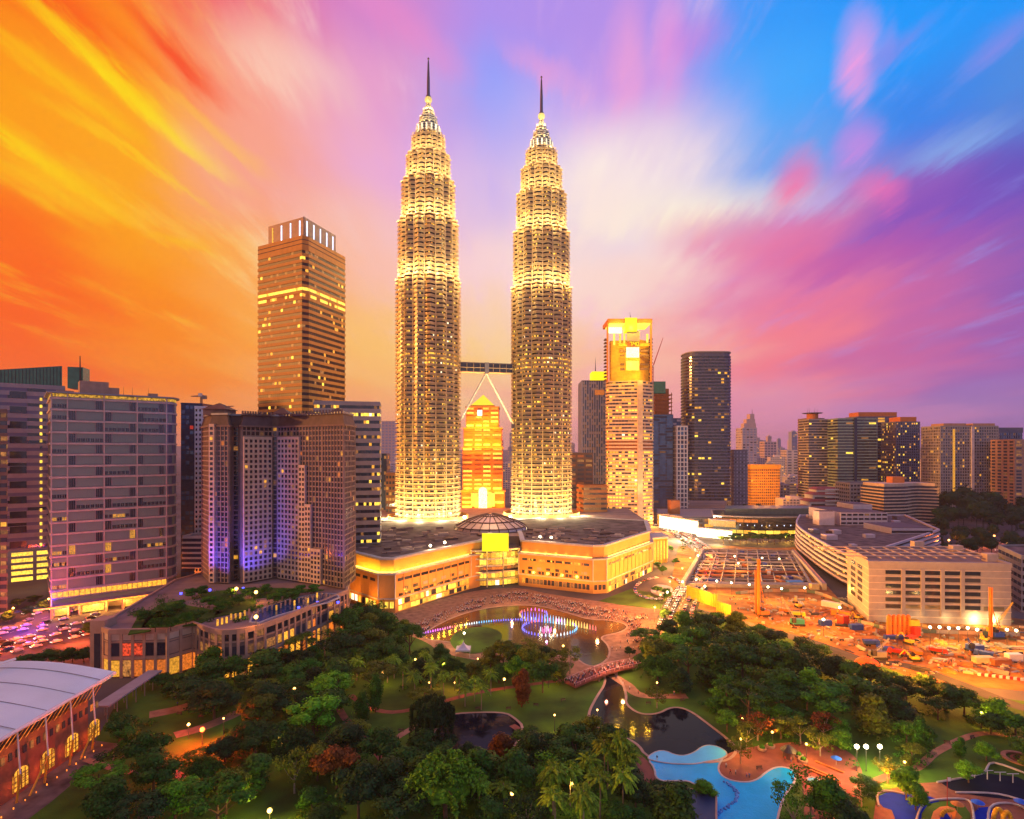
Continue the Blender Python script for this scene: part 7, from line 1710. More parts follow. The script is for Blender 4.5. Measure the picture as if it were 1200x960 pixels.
def lane(pts, off, gap, flip, label, group, prob=.9, white=.4):
    p = [Vector(q) for q in pts]; d = 0; nxt = U(0, gap)
    for i in range(len(p) - 1):
        e = p[i + 1] - p[i]; L = e.length; u = e.normalized(); n = Vector((-u.y, u.x))
        while nxt < d + L:
            q = p[i] + u * (nxt - d) + n * off; nxt += gap * U(.8, 1.4)
            if R() > prob: continue
            px_, py_ = pix(q.x, q.y, 0)
            if not (-20 < px_ < 1220 and 540 < py_ < 980): continue
            col = pick((('white', 4 * white + .5), ('silver', 3), ('black', 2.5), ('red', .8), ('blue', .6), ('yellow', .3))); van = R() < .1
            car(q.x, q.y, atan2(u.y, u.x) + (pi if flip else 0), col, f'{col} {"van" if van else "car"} {label}', f'{col} {"vans" if van else "cars"} {label}', van, q.y < 400)
        d += L
random.seed(97)
JAM = curve(gp([(-30, 806), (20, 780), (60, 768), (110, 756)]), 6)
for k in range(7): lane(curve(gp([(-10, 771 - k * 5), (50, 757 - k * 4.4), (113, 742 - k * 3.6)])), 0, 6.2, k % 2 == 0, 'parked in the crowded lot left of the pink podium', '', .85, 2)
LCC = curve(gp([(-160, 790), (0, 735), (112, 705), (230, 680)]))
for o_, fl, lb in ((-17, False, 'near lane'), (-10.5, False, 'second lane'), (-4, False, 'third lane'), (4, True, 'oncoming inner lane'), (10.5, True, 'oncoming middle lane'), (17, True, 'far lane')): lane(LCC, o_, 8.5, fl, f'queueing on the orange lit avenue at the left, {lb}', '', .7, 1)
for o_, fl, lb in ((-7.5, False, 'outer left lane'), (-3, False, 'inner left lane'), (3, True, 'inner right lane'), (7.5, True, 'outer right lane')): lane(RC, o_, 7.0, fl, f'on the street right of the mall, {lb}', '', .9, 1.2)
LOOP = smooth_poly(gp([(768, 704), (748, 700), (742, 690), (756, 680), (784, 676), (800, 684), (796, 702)]), 2); lane(LOOP + LOOP[:1], 0, 6.0, False, 'circling the red turning loop by the mall', '', .95, 1.5)
lane(gp([(838, 644), (955, 650)]), 0, 11, False, 'on the road in front of the shop arcade', '', .8, 1); lane(gp([(1080, 640), (1240, 650)]), 0, 11, True, 'on the red lit road behind the parking building', '', .8, 1)
# ------------------------------------------------------------------ street and park lamps
LAMPN = {}
def lamp(px_, py_, z, label, power, colr=(1, .42, .08), m='lamp_warm', r=.45, group='park lamps', name='street_lamp', cat='lamp'):
    x, y = G(px_, py_, z); t = thing(name, label, cat, (x, y, 0), group)
    w = MB(); w.tube((x, y, 0), (x, y, z - r * .6), .12, .07, 8); part('post', w, ['dark_metal'], t); w = MB(); w.lathe([(0, 0), (.22, 0), (.18, .3), (0, .35)], x, y, 8); part('base', w, ['dark_metal'], t)
    w = MB(); w.lathe([(r * sin(pi * i / 8), z - r * cos(pi * i / 8)) for i in range(9)], x, y, 12); part('globe', w, [m], t, smooth=True)
    if power: point((x, y - r - .25, z + .15), colr, power, r * .6)
for a in ((277, 783, 'small orange globe lamp in the dark canopy below the podium gallery', 500), (345, 807, 'orange globe lamp deep in the dark canopy left of the palms', 500), (221, 849, 'left one of two orange lamps on the red lit path', 1500), (449, 788, 'left one of a pair of orange lamps by the palms', 1500), (455, 782, 'right one of a pair of orange lamps by the palms', 600),
          (487, 773, 'orange lamp above the palm row under the dark trees', 500), (591, 796, 'left lamp of two in the trees near the footbridge', 1000), (643, 792, 'orange lamp just left of the footbridge end', 1500), (660, 745 + 12, 'small lamp on the lake shore left of the bridge', 0)): lamp(a[0], a[1], 4.6, a[2], a[3])
lamp(237, 855, 4.6, 'bright red lamp on the path below the brown trees', 34000, (1, .04, .004), 'lamp_red', .7); lamp(316, 950, 4.2, 'dazzling yellow lamp at the bottom edge of the picture', 9000, (1, .62, .08), 'lamp_glow', .6); lamp(672, 919, 6, 'yellow lamp among the palms at the bottom', 1200, (1, .6, .1), 'lamp_glow', .6)
for k, (px_, py_) in enumerate(((300, 820), (262, 842), (372, 838), (330, 870), (420, 775), (520, 778), (560, 772), (612, 775), (700, 832), (650, 838), (760, 752), (820, 752), (770, 800), (870, 842), (1080, 850), (1150, 835), (400, 880), (470, 892))):  # lamps added among the trees to light up the crowns
    lamp(px_, py_, 5.2, f'small warm park lamp glimmering through the canopy, {["first", "second", "third", "fourth", "fifth", "sixth"][k % 6]} counted across the {["left", "middle", "right"][k // 6]} third', 1100, (1, .42, .08), 'lamp_warm', .28)
for a in ((905, 858, 'lamp in the olive trees behind the dark kiosk'), (868, 866, 'lamp in the trees behind the pool plaza'), (945, 872, 'lamp left of the white floodlights'), (1060, 893, 'lamp right of the white floodlights')): lamp(a[0], a[1], 5, 'warm ' + a[2], 3800, (1, .45, .06), 'lamp_glow', .35)  # lamps added to light the trees round the plaza
lamp(600, 930, 5, 'dim orange lamp under the trees in the bottom middle', 500); lamp(544, 742, 4.2, 'yellow lamp on the lake island lawn', 2500, (1, .6, .12), 'lamp_white', .5); lamp(407, 786, 3, 'orange lit bench lamp left of the palms', 1800, (1, .2, .02), 'lamp_warm', .25)
lamp(533, 800, 3, 'low orange lamp behind the palm row', 1800, (1, .2, .02), 'lamp_warm', .25); lamp(503, 800, 3, 'low orange lamp left behind the palm row', 1500, (1, .2, .02), 'lamp_warm', .25); lamp(440, 822, 3, 'low orange lamp lighting the lawn by the upright trees', 1500, (1, .25, .03), 'lamp_warm', .2)
for i, px_ in enumerate((1004, 1015, 1031)):
    lamp(px_, 875 - i % 2 * 0, 7, ['left', 'middle', 'right'][i] + ' one of three dazzling white floodlights by the plaza', 6500, (1, .85, .40), 'lamp_white', .62, 'white floodlights by the plaza', 'floodlight')
for px_, py_, pw in ((1040, 905, 2600), (1000, 900, 900), (960, 905, 600), (1050, 930, 900), (985, 925, 900), (1010, 950, 1100), (975, 900, 900)): x, y = G(px_, py_, 4); point((x, y, 4), (1, .26, .03), pw * 2.6, .4)
# site floodlights
sites = [(800, 682, 'lowest left lamp of the pit rim'), (816, 679, 'second lamp of the near pit rim'), (840, 681, 'third lamp of the near pit rim'), (857, 683, 'lamp left of the orange piling rig'), (878, 685, 'lamp behind the piling rig'), (900, 688, 'largest lamp right of the piling rig'), (916, 690, 'second lamp right of the piling rig'), (943, 689, 'lamp at the right corner of the pit'),
         (818, 651, 'lamp at the far left pit corner'), (861, 652, 'left lamp of the far pit edge'), (865, 660, 'lamp inside the pit'), (893, 654, 'bright lamp on the far pit edge'), (913, 655, 'right lamp of the far pit edge'),
         (1090, 735, 'first lamp before the parking building'), (1101, 735, 'second lamp before the parking building'), (1112, 736, 'third lamp before the parking building'), (1123, 736, 'fourth lamp before the parking building'), (1134, 736, 'fifth lamp before the parking building'), (1145, 738, 'sixth lamp before the parking building'),
         (1180, 738, 'seventh lamp near the right edge'), (1191, 739, 'last lamp at the right edge'), (984, 712, 'lamp at the left foot of the parking building'), (965, 726, 'lamp by the barrier fence'), (782, 694, 'lamp at the left end of the yellow hoarding'), (826, 697 - 10, 'lamp over the yellow hoarding')]
for px_, py_, lb in sites: lamp(px_, py_, 8, 'white construction floodlight, ' + lb, 9000 if py_ > 670 else 9000, (1, .50, .10), 'lamp_white', .6, 'construction site floodlights', 'floodlight', 'floodlight')
# street lamps along the roads
random.seed(99)
for i, q in enumerate(LCC[::3]):
    px_, py_ = pix(q[0], q[1], 8)
    if -10 < px_ < 200: lamp(px_, py_, 8, f'{ORD[min(i, 11)] if i else "first"} orange street lamp along the avenue left of the grey slab', 52000, (1, .16, .015), 'lamp_warm', .5, 'orange street lamps at the left')
for i, q in enumerate(RC[2::4]):
    px_, py_ = pix(q[0] - 11, q[1], 8); lamp(px_, py_, 8, f'{ORD[min(i, 11)] if i else "first"} orange street lamp along the street right of the mall', 150000, (1, .32, .05), 'lamp_warm', .5, 'orange street lamps right of the mall')
for i in range(9):
    px_ = 842 + i * 14; x, y = X(px_, 600), 600 - (i % 2) * 14; q = pix(x, y, 6); lamp(q[0], q[1], 6, f'{ORD[i]} yellow lamp from the left along the arcade trees', 9000, (1, .5, .08), 'lamp_glow', .7, 'yellow lamps along the arcade')
for i, (px_, Y) in enumerate(((1090, 560), (1112, 560), (1128, 540), (1150, 560), (1165, 590), (1180, 545), (1195, 560))):
    q = pix(X(px_, Y), Y, 7); lamp(q[0], q[1], 7, f'{ORD[i]} red orange lamp from the left on the road behind the parking building', 14000, (1, .16, .03), 'lamp_warm', .8, 'red orange lamps behind the parking building')
for px_, Y, pw in ((926, 1500, 300000), (945, 1450, 200000), (900, 1100, 60000)): point((X(px_, Y), Y, 14), (1, .5, .1), pw, 2)
# ------------------------------------------------------------------ construction site
def site():
    random.seed(101)
    # the pit: walls, deck beams, slabs
    t = thing('building_pit', 'sunken concrete basement frame of the construction site with rows of beams', 'foundation', (X(870, 430), 430, 0))
    P = gp([(803, 688), (952, 690), (928, 648), (824, 646)]); P = P if area(P) > 0 else P[::-1]
    w = MB(); w.ring(inset(P, -.5), inset(P, 1.2), .1, 2.4); part('rim_wall', w, ['concrete'], t); w = MB(); w.prism(inset(P, 1.3), .08, .3); part('floor_slab', w, ['roof_dark'], t)
    A, B, Cc, D = P
    for i in range(11):
        s = (i + .5) / 11; p, q = lerp(P[0], P[3], s), lerp(P[1], P[2], s); w = MB(); w.tube((p[0], p[1], 1.3), (q[0], q[1], 1.3), .7 if i % 3 else 1.3, seg=4); part('beam', w, [pick((('concrete', 2), ('mauve_panel', 2), ('rust_wall', 1)))], t)
    for i in range(9):
        s = (i + .5) / 9; p, q = lerp(P[0], P[1], s), lerp(P[3], P[2], s); w = MB(); w.tube((p[0], p[1], 1.7), (q[0], q[1], 1.7), .45, seg=4); part('beam', w, ['concrete'], t)
    for k in range(60):
        u_, v_ = R(), R(); p = lerp(lerp(P[0], P[1], u_), lerp(P[3], P[2], u_), v_); a = U(0, 3); w = MB(); s = U(1, 5); w.box(p[0] - s, p[1] - U(.5, 2), .3, p[0] + s, p[1] + U(.5, 2), U(.8, 3), rot=a); part('formwork', w, [pick((('rust_wall', 2), ('mauve_panel', 3), ('green_grey', 2), ('concrete', 2), ('blue_paint', .3), ('pink_stone', 1)))], t)
    for (x0, y0, x1, y1, lb) in ((800, 690, 824, 648, 'left'), (930, 650, 966, 692, 'right')):
        a, b_ = G(x0, y0), G(x1, y1); s = thing('retaining_wall', f'long concrete retaining ramp wall along the {lb} side of the building pit', 'wall', (a[0], a[1], 0)); w = MB(); d = Vector((b_[0] - a[0], b_[1] - a[1])).normalized(); n = Vector((-d.y, d.x)) * 1.4
        w.prism([(a[0] - n.x, a[1] - n.y), (b_[0] - n.x, b_[1] - n.y), (b_[0] + n.x, b_[1] + n.y), (a[0] + n.x, a[1] + n.y)], 0, 4.5); part('wall', w, ['mauve_panel'], s); w = MB(); w.tube((a[0], a[1], 5.4), (b_[0], b_[1], 5.4), .18, seg=4); part('rail', w, ['orange_paint'], s)
    # yellow sheet pile hoarding
    for (pts, zt, n, lab) in (([(805, 700), (840, 712)], 7.5, 14, 'long yellow corrugated hoarding lit from above at the corner of the site'), ([(840, 716), (856, 722)], 6.0, 6, 'shorter yellow ribbed hoarding just right of the long one')):
        a, b_ = G(*pts[0]), G(*pts[1]); s = thing('hoarding', lab, 'fence', (a[0], a[1], 0)); w = MB()
        for i in range(n): p = lerp(a, b_, (i + .5) / n); w.tube((p[0], p[1], 0), (p[0], p[1], zt), hypot(b_[0] - a[0], b_[1] - a[1]) / n * .52, seg=10)
        part('sheet_pile', w, ['yellow_paint'], s, kind='stuff'); q = lerp(a, b_, .5); point((q[0] - 2, q[1] - 8, 6), (1, .68, .08), 5000, .5); point((q[0] + 5, q[1] - 8, 6), (1, .68, .08), 3500, .5)
    # piling rigs
    def rig(px_, py_, yt, lab, mcol, bcol, lean=0):
        x, y = G(px_, py_); zt = Z(yt, y); t = thing('piling_rig', lab, 'piling rig', (x, y, 0), 'piling rigs'); w = MB()
        for sx, sy in ((-.5, -.5), (.5, -.5), (.5, .5), (-.5, .5)): w.tube((x + sx, y + sy, .8), (x + sx, y + sy, zt), .16, seg=4)
        n = int(zt / 1.6)
        for i in range(n): z0, z1 = .8 + (zt - .8) * i / n, .8 + (zt - .8) * (i + 1) / n; s = 1 if i % 2 else -1; w.tube((x - .5 * s, y - .5, z0), (x + .5 * s, y - .5, z1), .1, seg=4); w.tube((x - .5, y - .5 * s, z0), (x - .5, y + .5 * s, z1), .1, seg=4)
        part('mast', w, [mcol], t); w = MB(); w.box(x - .42, y - .42, 1, x + .42, y + .42, zt - .5); part('leader', w, [mcol], t)
        w = MB(); w.box(x + 1, y - 1.6, .9, x + 5.5, y + 1.6, 3.2); part('body', w, [bcol], t); w = MB(); w.box(x + 1.0, y - 1.7, 3.2, x + 2.6, y, 4.6); part('cab', w, ['dark_glass'], t)
        for s in (-1, 1): w = MB(); w.box(x - .4, y + s * 2 - .45, 0.05, x + 5.6, y + s * 2 + .45, 1.0); part('track', w, ['tyre_black'], t)
        w = MB(); w.tube((x + 4.5, y, 3), (x + .5, y, zt * .62), .22, seg=6); part('back_stay', w, [mcol], t)
    rig(889, 722, 655, 'tall orange piling rig standing in the middle of the site', 'orange_paint', 'rust_wall'); rig(1161, 748, 688, 'orange piling rig mast with blue body before the parking building', 'orange_paint', 'blue_paint'); rig(886, 720, 668, 'thinner companion mast just left of the tall orange piling rig', 'rust_wall', 'grey_metal')
    def crawler(px_, py_, tx, ty, lab, bcol):
        x, y = G(px_, py_); t = thing('crawler_crane', lab, 'crane', (x, y, 0), 'crawler cranes'); zt = Z(ty, y); tip = (X(tx, y), y, zt)
        w = MB(); w.box(x - 3, y - 1.7, 1.1, x + 3.2, y + 1.7, 3.4); part('body', w, [bcol], t); w = MB(); w.box(x - 3, y - 1.9, 1.8, x - 1.2, y - .4, 4.2); part('cab', w, ['mid_glass'], t)
        for s in (-1, 1): w = MB(); w.box(x - 3.2, y + s * 2 - .5, 0.05, x + 3.2, y + s * 2 + .5, 1.1); part('track', w, ['tyre_black'], t)
        a = Vector((x - 1, y, 2.4)); b_ = Vector(tip); d = b_ - a; u = d.normalized(); n = Vector((-u.z, 0, u.x)); w = MB(); k = int(d.length / 1.6)
        for s in (-1, 1):
            for q in (-1, 1): o = n * .55 * s + Vector((0, .55 * q, 0)); w.tube(tuple(a + o * .4), tuple(a + d * .2 + o), .12, seg=4); w.tube(tuple(a + d * .2 + o), tuple(b_ + o * .2), .12, seg=4)
        for i in range(k): s = 1 if i % 2 else -1; p0 = a + d * (i / k); p1 = a + d * ((i + 1) / k); w.tube(tuple(p0 + n * .5 * s), tuple(p1 - n * .5 * s), .08, seg=4)
        part('boom', w, [bcol if bcol != 'teal_paint' else 'grey_metal'], t); w = MB(); w.tube((x + 2.6, y, 3.2), (x + 1.6, y, 8.5), .18, seg=5); w.tube((x + 1.6, y, 8.5), tip, .05, seg=4); part('gantry', w, ['dark_metal'], t)
        w = MB(); w.tube(tip, (tip[0], tip[1], max(1, tip[2] - 9)), .06, seg=4); w.box(tip[0] - .4, tip[1] - .4, max(.5, tip[2] - 10), tip[0] + .4, tip[1] + .4, max(1, tip[2] - 9)); part('hook', w, ['dark_metal'], t)
    crawler(934, 733, 916, 700, 'teal crawler crane with a lattice boom leaning left, at the edge of the trees', 'teal_paint'); crawler(1166, 744, 1187, 706, 'crawler crane with yellow boom leaning right at the corner of the parking building', 'yellow_paint'); crawler(1028, 772, 1042, 748, 'low crane with a grey boom lying by the site road', 'grey_metal'); crawler(1142, 764, 1134, 748, 'small blue and yellow excavator crane on the orange sand', 'blue_paint')
    # orange silos and containers
    for k in range(5):
        x, y = G(1042 + k * 5.6, 745); t = thing('silo', f'{["first", "second", "third", "fourth", "fifth"][k]} from the left of the tall orange storage silos by the parking building', 'silo', (x, y, 0), 'orange silos'); w = MB(); w.lathe([(1.15, .1), (1.15, 9.4), (.5, 10.4), (0, 10.5)], x, y, 14); part('drum', w, ['orange_paint'], t, smooth=False)
        w = MB(); [w.lathe([(1.25, z), (1.25, z + .2), (1.1, z + .2)], x, y, 14) for z in (2.5, 5, 7.5)]; part('hoop', w, ['rust_wall'], t)
    def container(px_, py_, L, W, h, col, a, lab, z=0):
        x, y = G(px_, py_, z); t = thing('container', lab, 'container', (x, y, z), 'site containers and cabins'); w = MB(); w.box(x - L / 2, y - W / 2, z + .1, x + L / 2, y + W / 2, z + h, rot=a); part('shell', w, [col], t)
        w = MB(); n = int(L / .5); 
        for i in range(n): xx = x - L / 2 + L * (i + .5) / n; w.box(xx - .09, y - W / 2 - .06, z + .3, xx + .09, y - W / 2 + .02, z + h - .2, rot=a, piv=(x, y))
        part('ribs', w, [col], t, kind='stuff'); w = MB(); w.box(x + L / 2, y - W / 2 + .15, z + .25, x + L / 2 + .06, y + W / 2 - .15, z + h - .15, rot=a, piv=(x, y)); part('door', w, ['grey_metal'], t)
    for a in ((1073, 747, 3, 3, 5.2, 'red_paint', 0, 'red cabin under the yellow one right of the orange silos', 0), (1070, 733, 4.6, 3, 3, 'yellow_paint', 0, 'yellow cabin stacked above the red one', 5.3), (1050, 749, 11, 2.2, 1.8, 'blue_paint', 0, 'long blue tray in front of the orange silos', 0), (967, 733, 6, 2.6, 2.8, 'blue_paint', .1, 'blue container left of the red barrier fence', 0),
              (1003, 738, 6.5, 2.6, 2.8, 'blue_paint', .1, 'darker blue container by the red scaffold', 0), (988, 732, 4, 4, 5, 'red_paint', .3, 'red scaffold cabin at the left foot of the parking building', 0), (975, 712, 11, 3, 3.2, 'white_paint', -.9, 'white roofed site shed on the slope left of the parking building', 0), (986, 722, 10, 3, 3, 'orange_paint', -.9, 'orange barrier shed parallel to the white one', 0),
              (931, 686, 10, 5, 3, 'sky_paint', .1, 'sky blue tarpaulin cabin on the near pit rim', 0), (1152, 777, 8, 3, 2.8, 'cream_paint', 0, 'cream container near the right edge on the sand', 0), (1172, 779, 8, 3, 2.6, 'rust_wall', .1, 'rusty container right of the cream one', 0), (954, 691, 5, 4, 4, 'cream_paint', 0, 'cream cabin at the right corner of the pit', 0), (1188, 774, 6, 3, 3, 'white_paint', 0, 'white cabin at the right edge on the sand', 0)): container(*a)
    # red and white barriers
    for k in range(22):
        x, y = G(1148 + k * 4.2, 792 + k * .5); t = thing('barrier', 'red plastic road barrier in the row by the site road' if k % 2 else 'white plastic road barrier in the row by the site road', 'barrier', (x, y, 0), 'red barriers in the row' if k % 2 else 'white barriers in the row'); w = MB(); w.prism([(x - .8, y - .35), (x + .8, y - .35), (x + .8, y + .35), (x - .8, y + .35)], 0.1, 1.2, top=[(x - .7, y - .12), (x + .7, y - .12), (x + .7, y + .12), (x - .7, y + .12)]); part('shell', w, ['red_paint' if k % 2 else 'white_paint'], t)
    # building material heaps
    b = MB(); 
    for k in range(1000):
        px_, py_ = U(850, 1200), U(700, 790)
        x, y = G(px_, py_)
        if inside((x, y), gp([(1080, 690), (1200, 690), (1200, 735), (1090, 735)])) or not inside((x, y), SITE): continue
        s = U(.2, 1.3); b.box(x - s * U(.5, 2), y - s * .4, .07, x + s * U(.5, 2), y + s * .4, .1 + U(.2, 1.1), random.randint(0, 5), rot=U(0, 3))
    part('debris', b, ['concrete', 'rust_wall', 'pink_stone', 'grey_metal', 'beige_stone', 'dark_metal'], None, None, 'stuff')
    for px_, py_, pw in ((880, 705, 16000), (930, 712, 16000), (990, 745, 16000), (1040, 760, 16000), (1100, 760, 18000), (1160, 765, 16000), (1185, 785, 9000), (970, 705, 12000), (1080, 785, 7000)): x, y = G(px_, py_, 12); point((x, y, 12), (1, .30, .015), pw * 2.6, 1)
site()

for px_, py_, cl, pw in ((30, 722, (.12, .03, 1), 14000), (50, 706, (.1, .03, 1), 7000), (12, 735, (1, .1, .02), 50000), (90, 735, (1, .12, .02), 40000)): x, y = G(px_, py_, 8); point((x, y, 8), cl, pw, 1)  # bare lights added for a purple and red glow over the avenue
def site_more():
    random.seed(111)
    zone = gp([(862, 700), (950, 702), (1000, 722), (1080, 752), (1200, 752), (1200, 800), (1080, 790), (1000, 760), (960, 745), (900, 728)])
    def spot():
        while True:
            px_, py_ = U(860, 1215), U(700, 798); q = G(px_, py_)
            if inside(q, zone): return q
    kinds = {'truck': 'orange_paint', 'excavator': 'yellow_paint'}
    for k in range(9):
        x, y = spot(); a = U(0, 6.28); col = random.choice(['yellow', 'orange', 'blue', 'red']); t = thing('dump_truck', f'{col} dump truck, {ORD[k]} placed among the heaps of the orange site', 'truck', (x, y, .08), 'dump trucks on the site', a)
        w = MB(); w.box(-3.4, -1.2, .8, 1.2, 1.2, 1.3); part('chassis', w, ['dark_metal'], t, origin=(0, 0, 0)); w = MB(); w.prism([(-3.5, -1.2), (1.0, -1.2), (1.0, 1.2), (-3.5, 1.2)], 1.3, 2.7, top=[(-3.9, -1.4), (1.2, -1.4), (1.2, 1.4), (-3.9, 1.4)]); part('tipper', w, [col + '_paint'], t, origin=(0, 0, 0))
        w = MB(); w.prism([(1.4, -1.2), (3.3, -1.2), (3.3, 1.2), (1.4, 1.2)], .8, 2.8, top=[(1.5, -1.1), (2.9, -1.1), (2.9, 1.1), (1.5, 1.1)]); part('cab', w, [col + '_paint'], t, origin=(0, 0, 0)); w = MB(); w.box(2.95, -1.0, 1.9, 3.16, 1.0, 2.6); part('windscreen', w, ['dark_glass'], t, origin=(0, 0, 0))
        for sx in (-2.6, -1.4, 2.4):
            for sy in (-1.1, 1.1): w = MB(); w.tube((sx, sy - .2, .5), (sx, sy + .2, .5), .5, .5, 10); part('wheel', w, ['tyre_black'], t, origin=(0, 0, 0))
    for k in range(6):
        x, y = spot(); a = U(0, 6.28); t = thing('excavator', f'yellow tracked excavator, {ORD[k]} of those digging on the orange site', 'excavator', (x, y, .08), 'excavators on the site', a)
        for s in (-1, 1): w = MB(); w.box(-1.9, s * 1.2 - .3, 0, 1.9, s * 1.2 + .3, .9); part('track', w, ['tyre_black'], t, origin=(0, 0, 0))
        w = MB(); w.box(-2.0, -1.2, 1.0, 1.2, 1.2, 2.1); part('body', w, ['yellow_paint'], t, origin=(0, 0, 0)); w = MB(); w.box(0, .1, 2.1, 1.3, 1.1, 3.1); part('cab', w, ['dark_glass'], t, origin=(0, 0, 0))
        w = MB(); w.tube((1.1, -.2, 1.8), (3.6, -.2, 4.6), .3, .25, 6); w.tube((3.6, -.2, 4.6), (5.6, -.2, 2.2), .22, .18, 6); part('boom', w, ['yellow_paint'], t, origin=(0, 0, 0)); w = MB(); w.prism([(5.1, -.8), (6.1, -.8), (6.1, .4), (5.1, .4)], 1.0, 2.3, top=[(5.4, -.8), (5.9, -.8), (5.9, .4), (5.4, .4)]); part('bucket', w, ['dark_metal'], t, origin=(0, 0, 0))
    for k in range(34):
        x, y = spot(); a = U(0, 3.1); m = pick((('rust_wall', 3), ('grey_metal', 2), ('concrete', 2), ('beige_stone', 1), ('dark_metal', 1))); w = MB(); n = random.randint(3, 7); L = U(3, 8); ca, sa = cos(a), sin(a)
        for i in range(n):
            for j in range(random.randint(1, 3)): o = (i - n / 2) * .45; w.tube((x - ca * L / 2 - sa * o, y - sa * L / 2 + ca * o, .3 + j * .42), (x + ca * L / 2 - sa * o, y + sa * L / 2 + ca * o, .3 + j * .42), .19, .19, 6)
        single('pipe_stack', w, [m], {'rust_wall': 'rusty', 'grey_metal': 'steel grey', 'concrete': 'concrete', 'beige_stone': 'beige', 'dark_metal': 'black'}[m] + ' stack of long pipes lying on the orange site', 'pipe stack', {'rust_wall': 'rusty', 'grey_metal': 'steel grey', 'concrete': 'concrete', 'beige_stone': 'beige', 'dark_metal': 'black'}[m] + ' pipe stacks', (x, y, 0))
    for k in range(16):
        x, y = spot(); r = U(1.5, 4); w = MB(); n = 14
        w.lathe([(r, 0), (r * .8, r * .22), (r * .45, r * .42), (.1, r * .5), (0, r * .5)], x, y, n); w.v = [(v[0] + U(-.2, .2) * r * .4, v[1] + U(-.2, .2) * r * .4, v[2] * U(.8, 1.2)) for v in w.v]
        single('earth_heap', w, ['soil'], 'rounded heap of orange earth on the construction site', 'heap', 'orange earth heaps', (x, y, 0))
    # ruts and puddles
    for k in range(7):
        a, b_, c = spot(), spot(), spot(); path('wheel_ruts', curve([a, b_, c], 10), U(.6, 1.3), .085 + k * .002, 'rut_mud')
    for (pts, lab) in (([(862, 697), (905, 694), (955, 696), (1000, 715)], 'green and grey site fence behind the piling rig'), ([(1005, 730), (1035, 738)], 'corrugated fence left of the orange silos'), ([(1080, 742), (1195, 746)], 'low mesh fence under the row of lamps before the parking building')):
        p = curve(gp(pts), 5); t = thing('site_fence', lab, 'fence', (p[0][0], p[0][1], 0))
        for i, (a, b_) in enumerate(zip(p, p[1:])): w = MB(); w.prism([a, b_, (b_[0], b_[1] + .08), (a[0], a[1] + .08)], .1, 2.0); part('panel', w, [['green_grey', 'mauve_panel', 'pink_stone'][i % 3]], t); w = MB(); w.tube((a[0], a[1] - .1, 0), (a[0], a[1] - .1, 2.3), .07, seg=5); part('post', w, ['grey_metal'], t)
site_more()
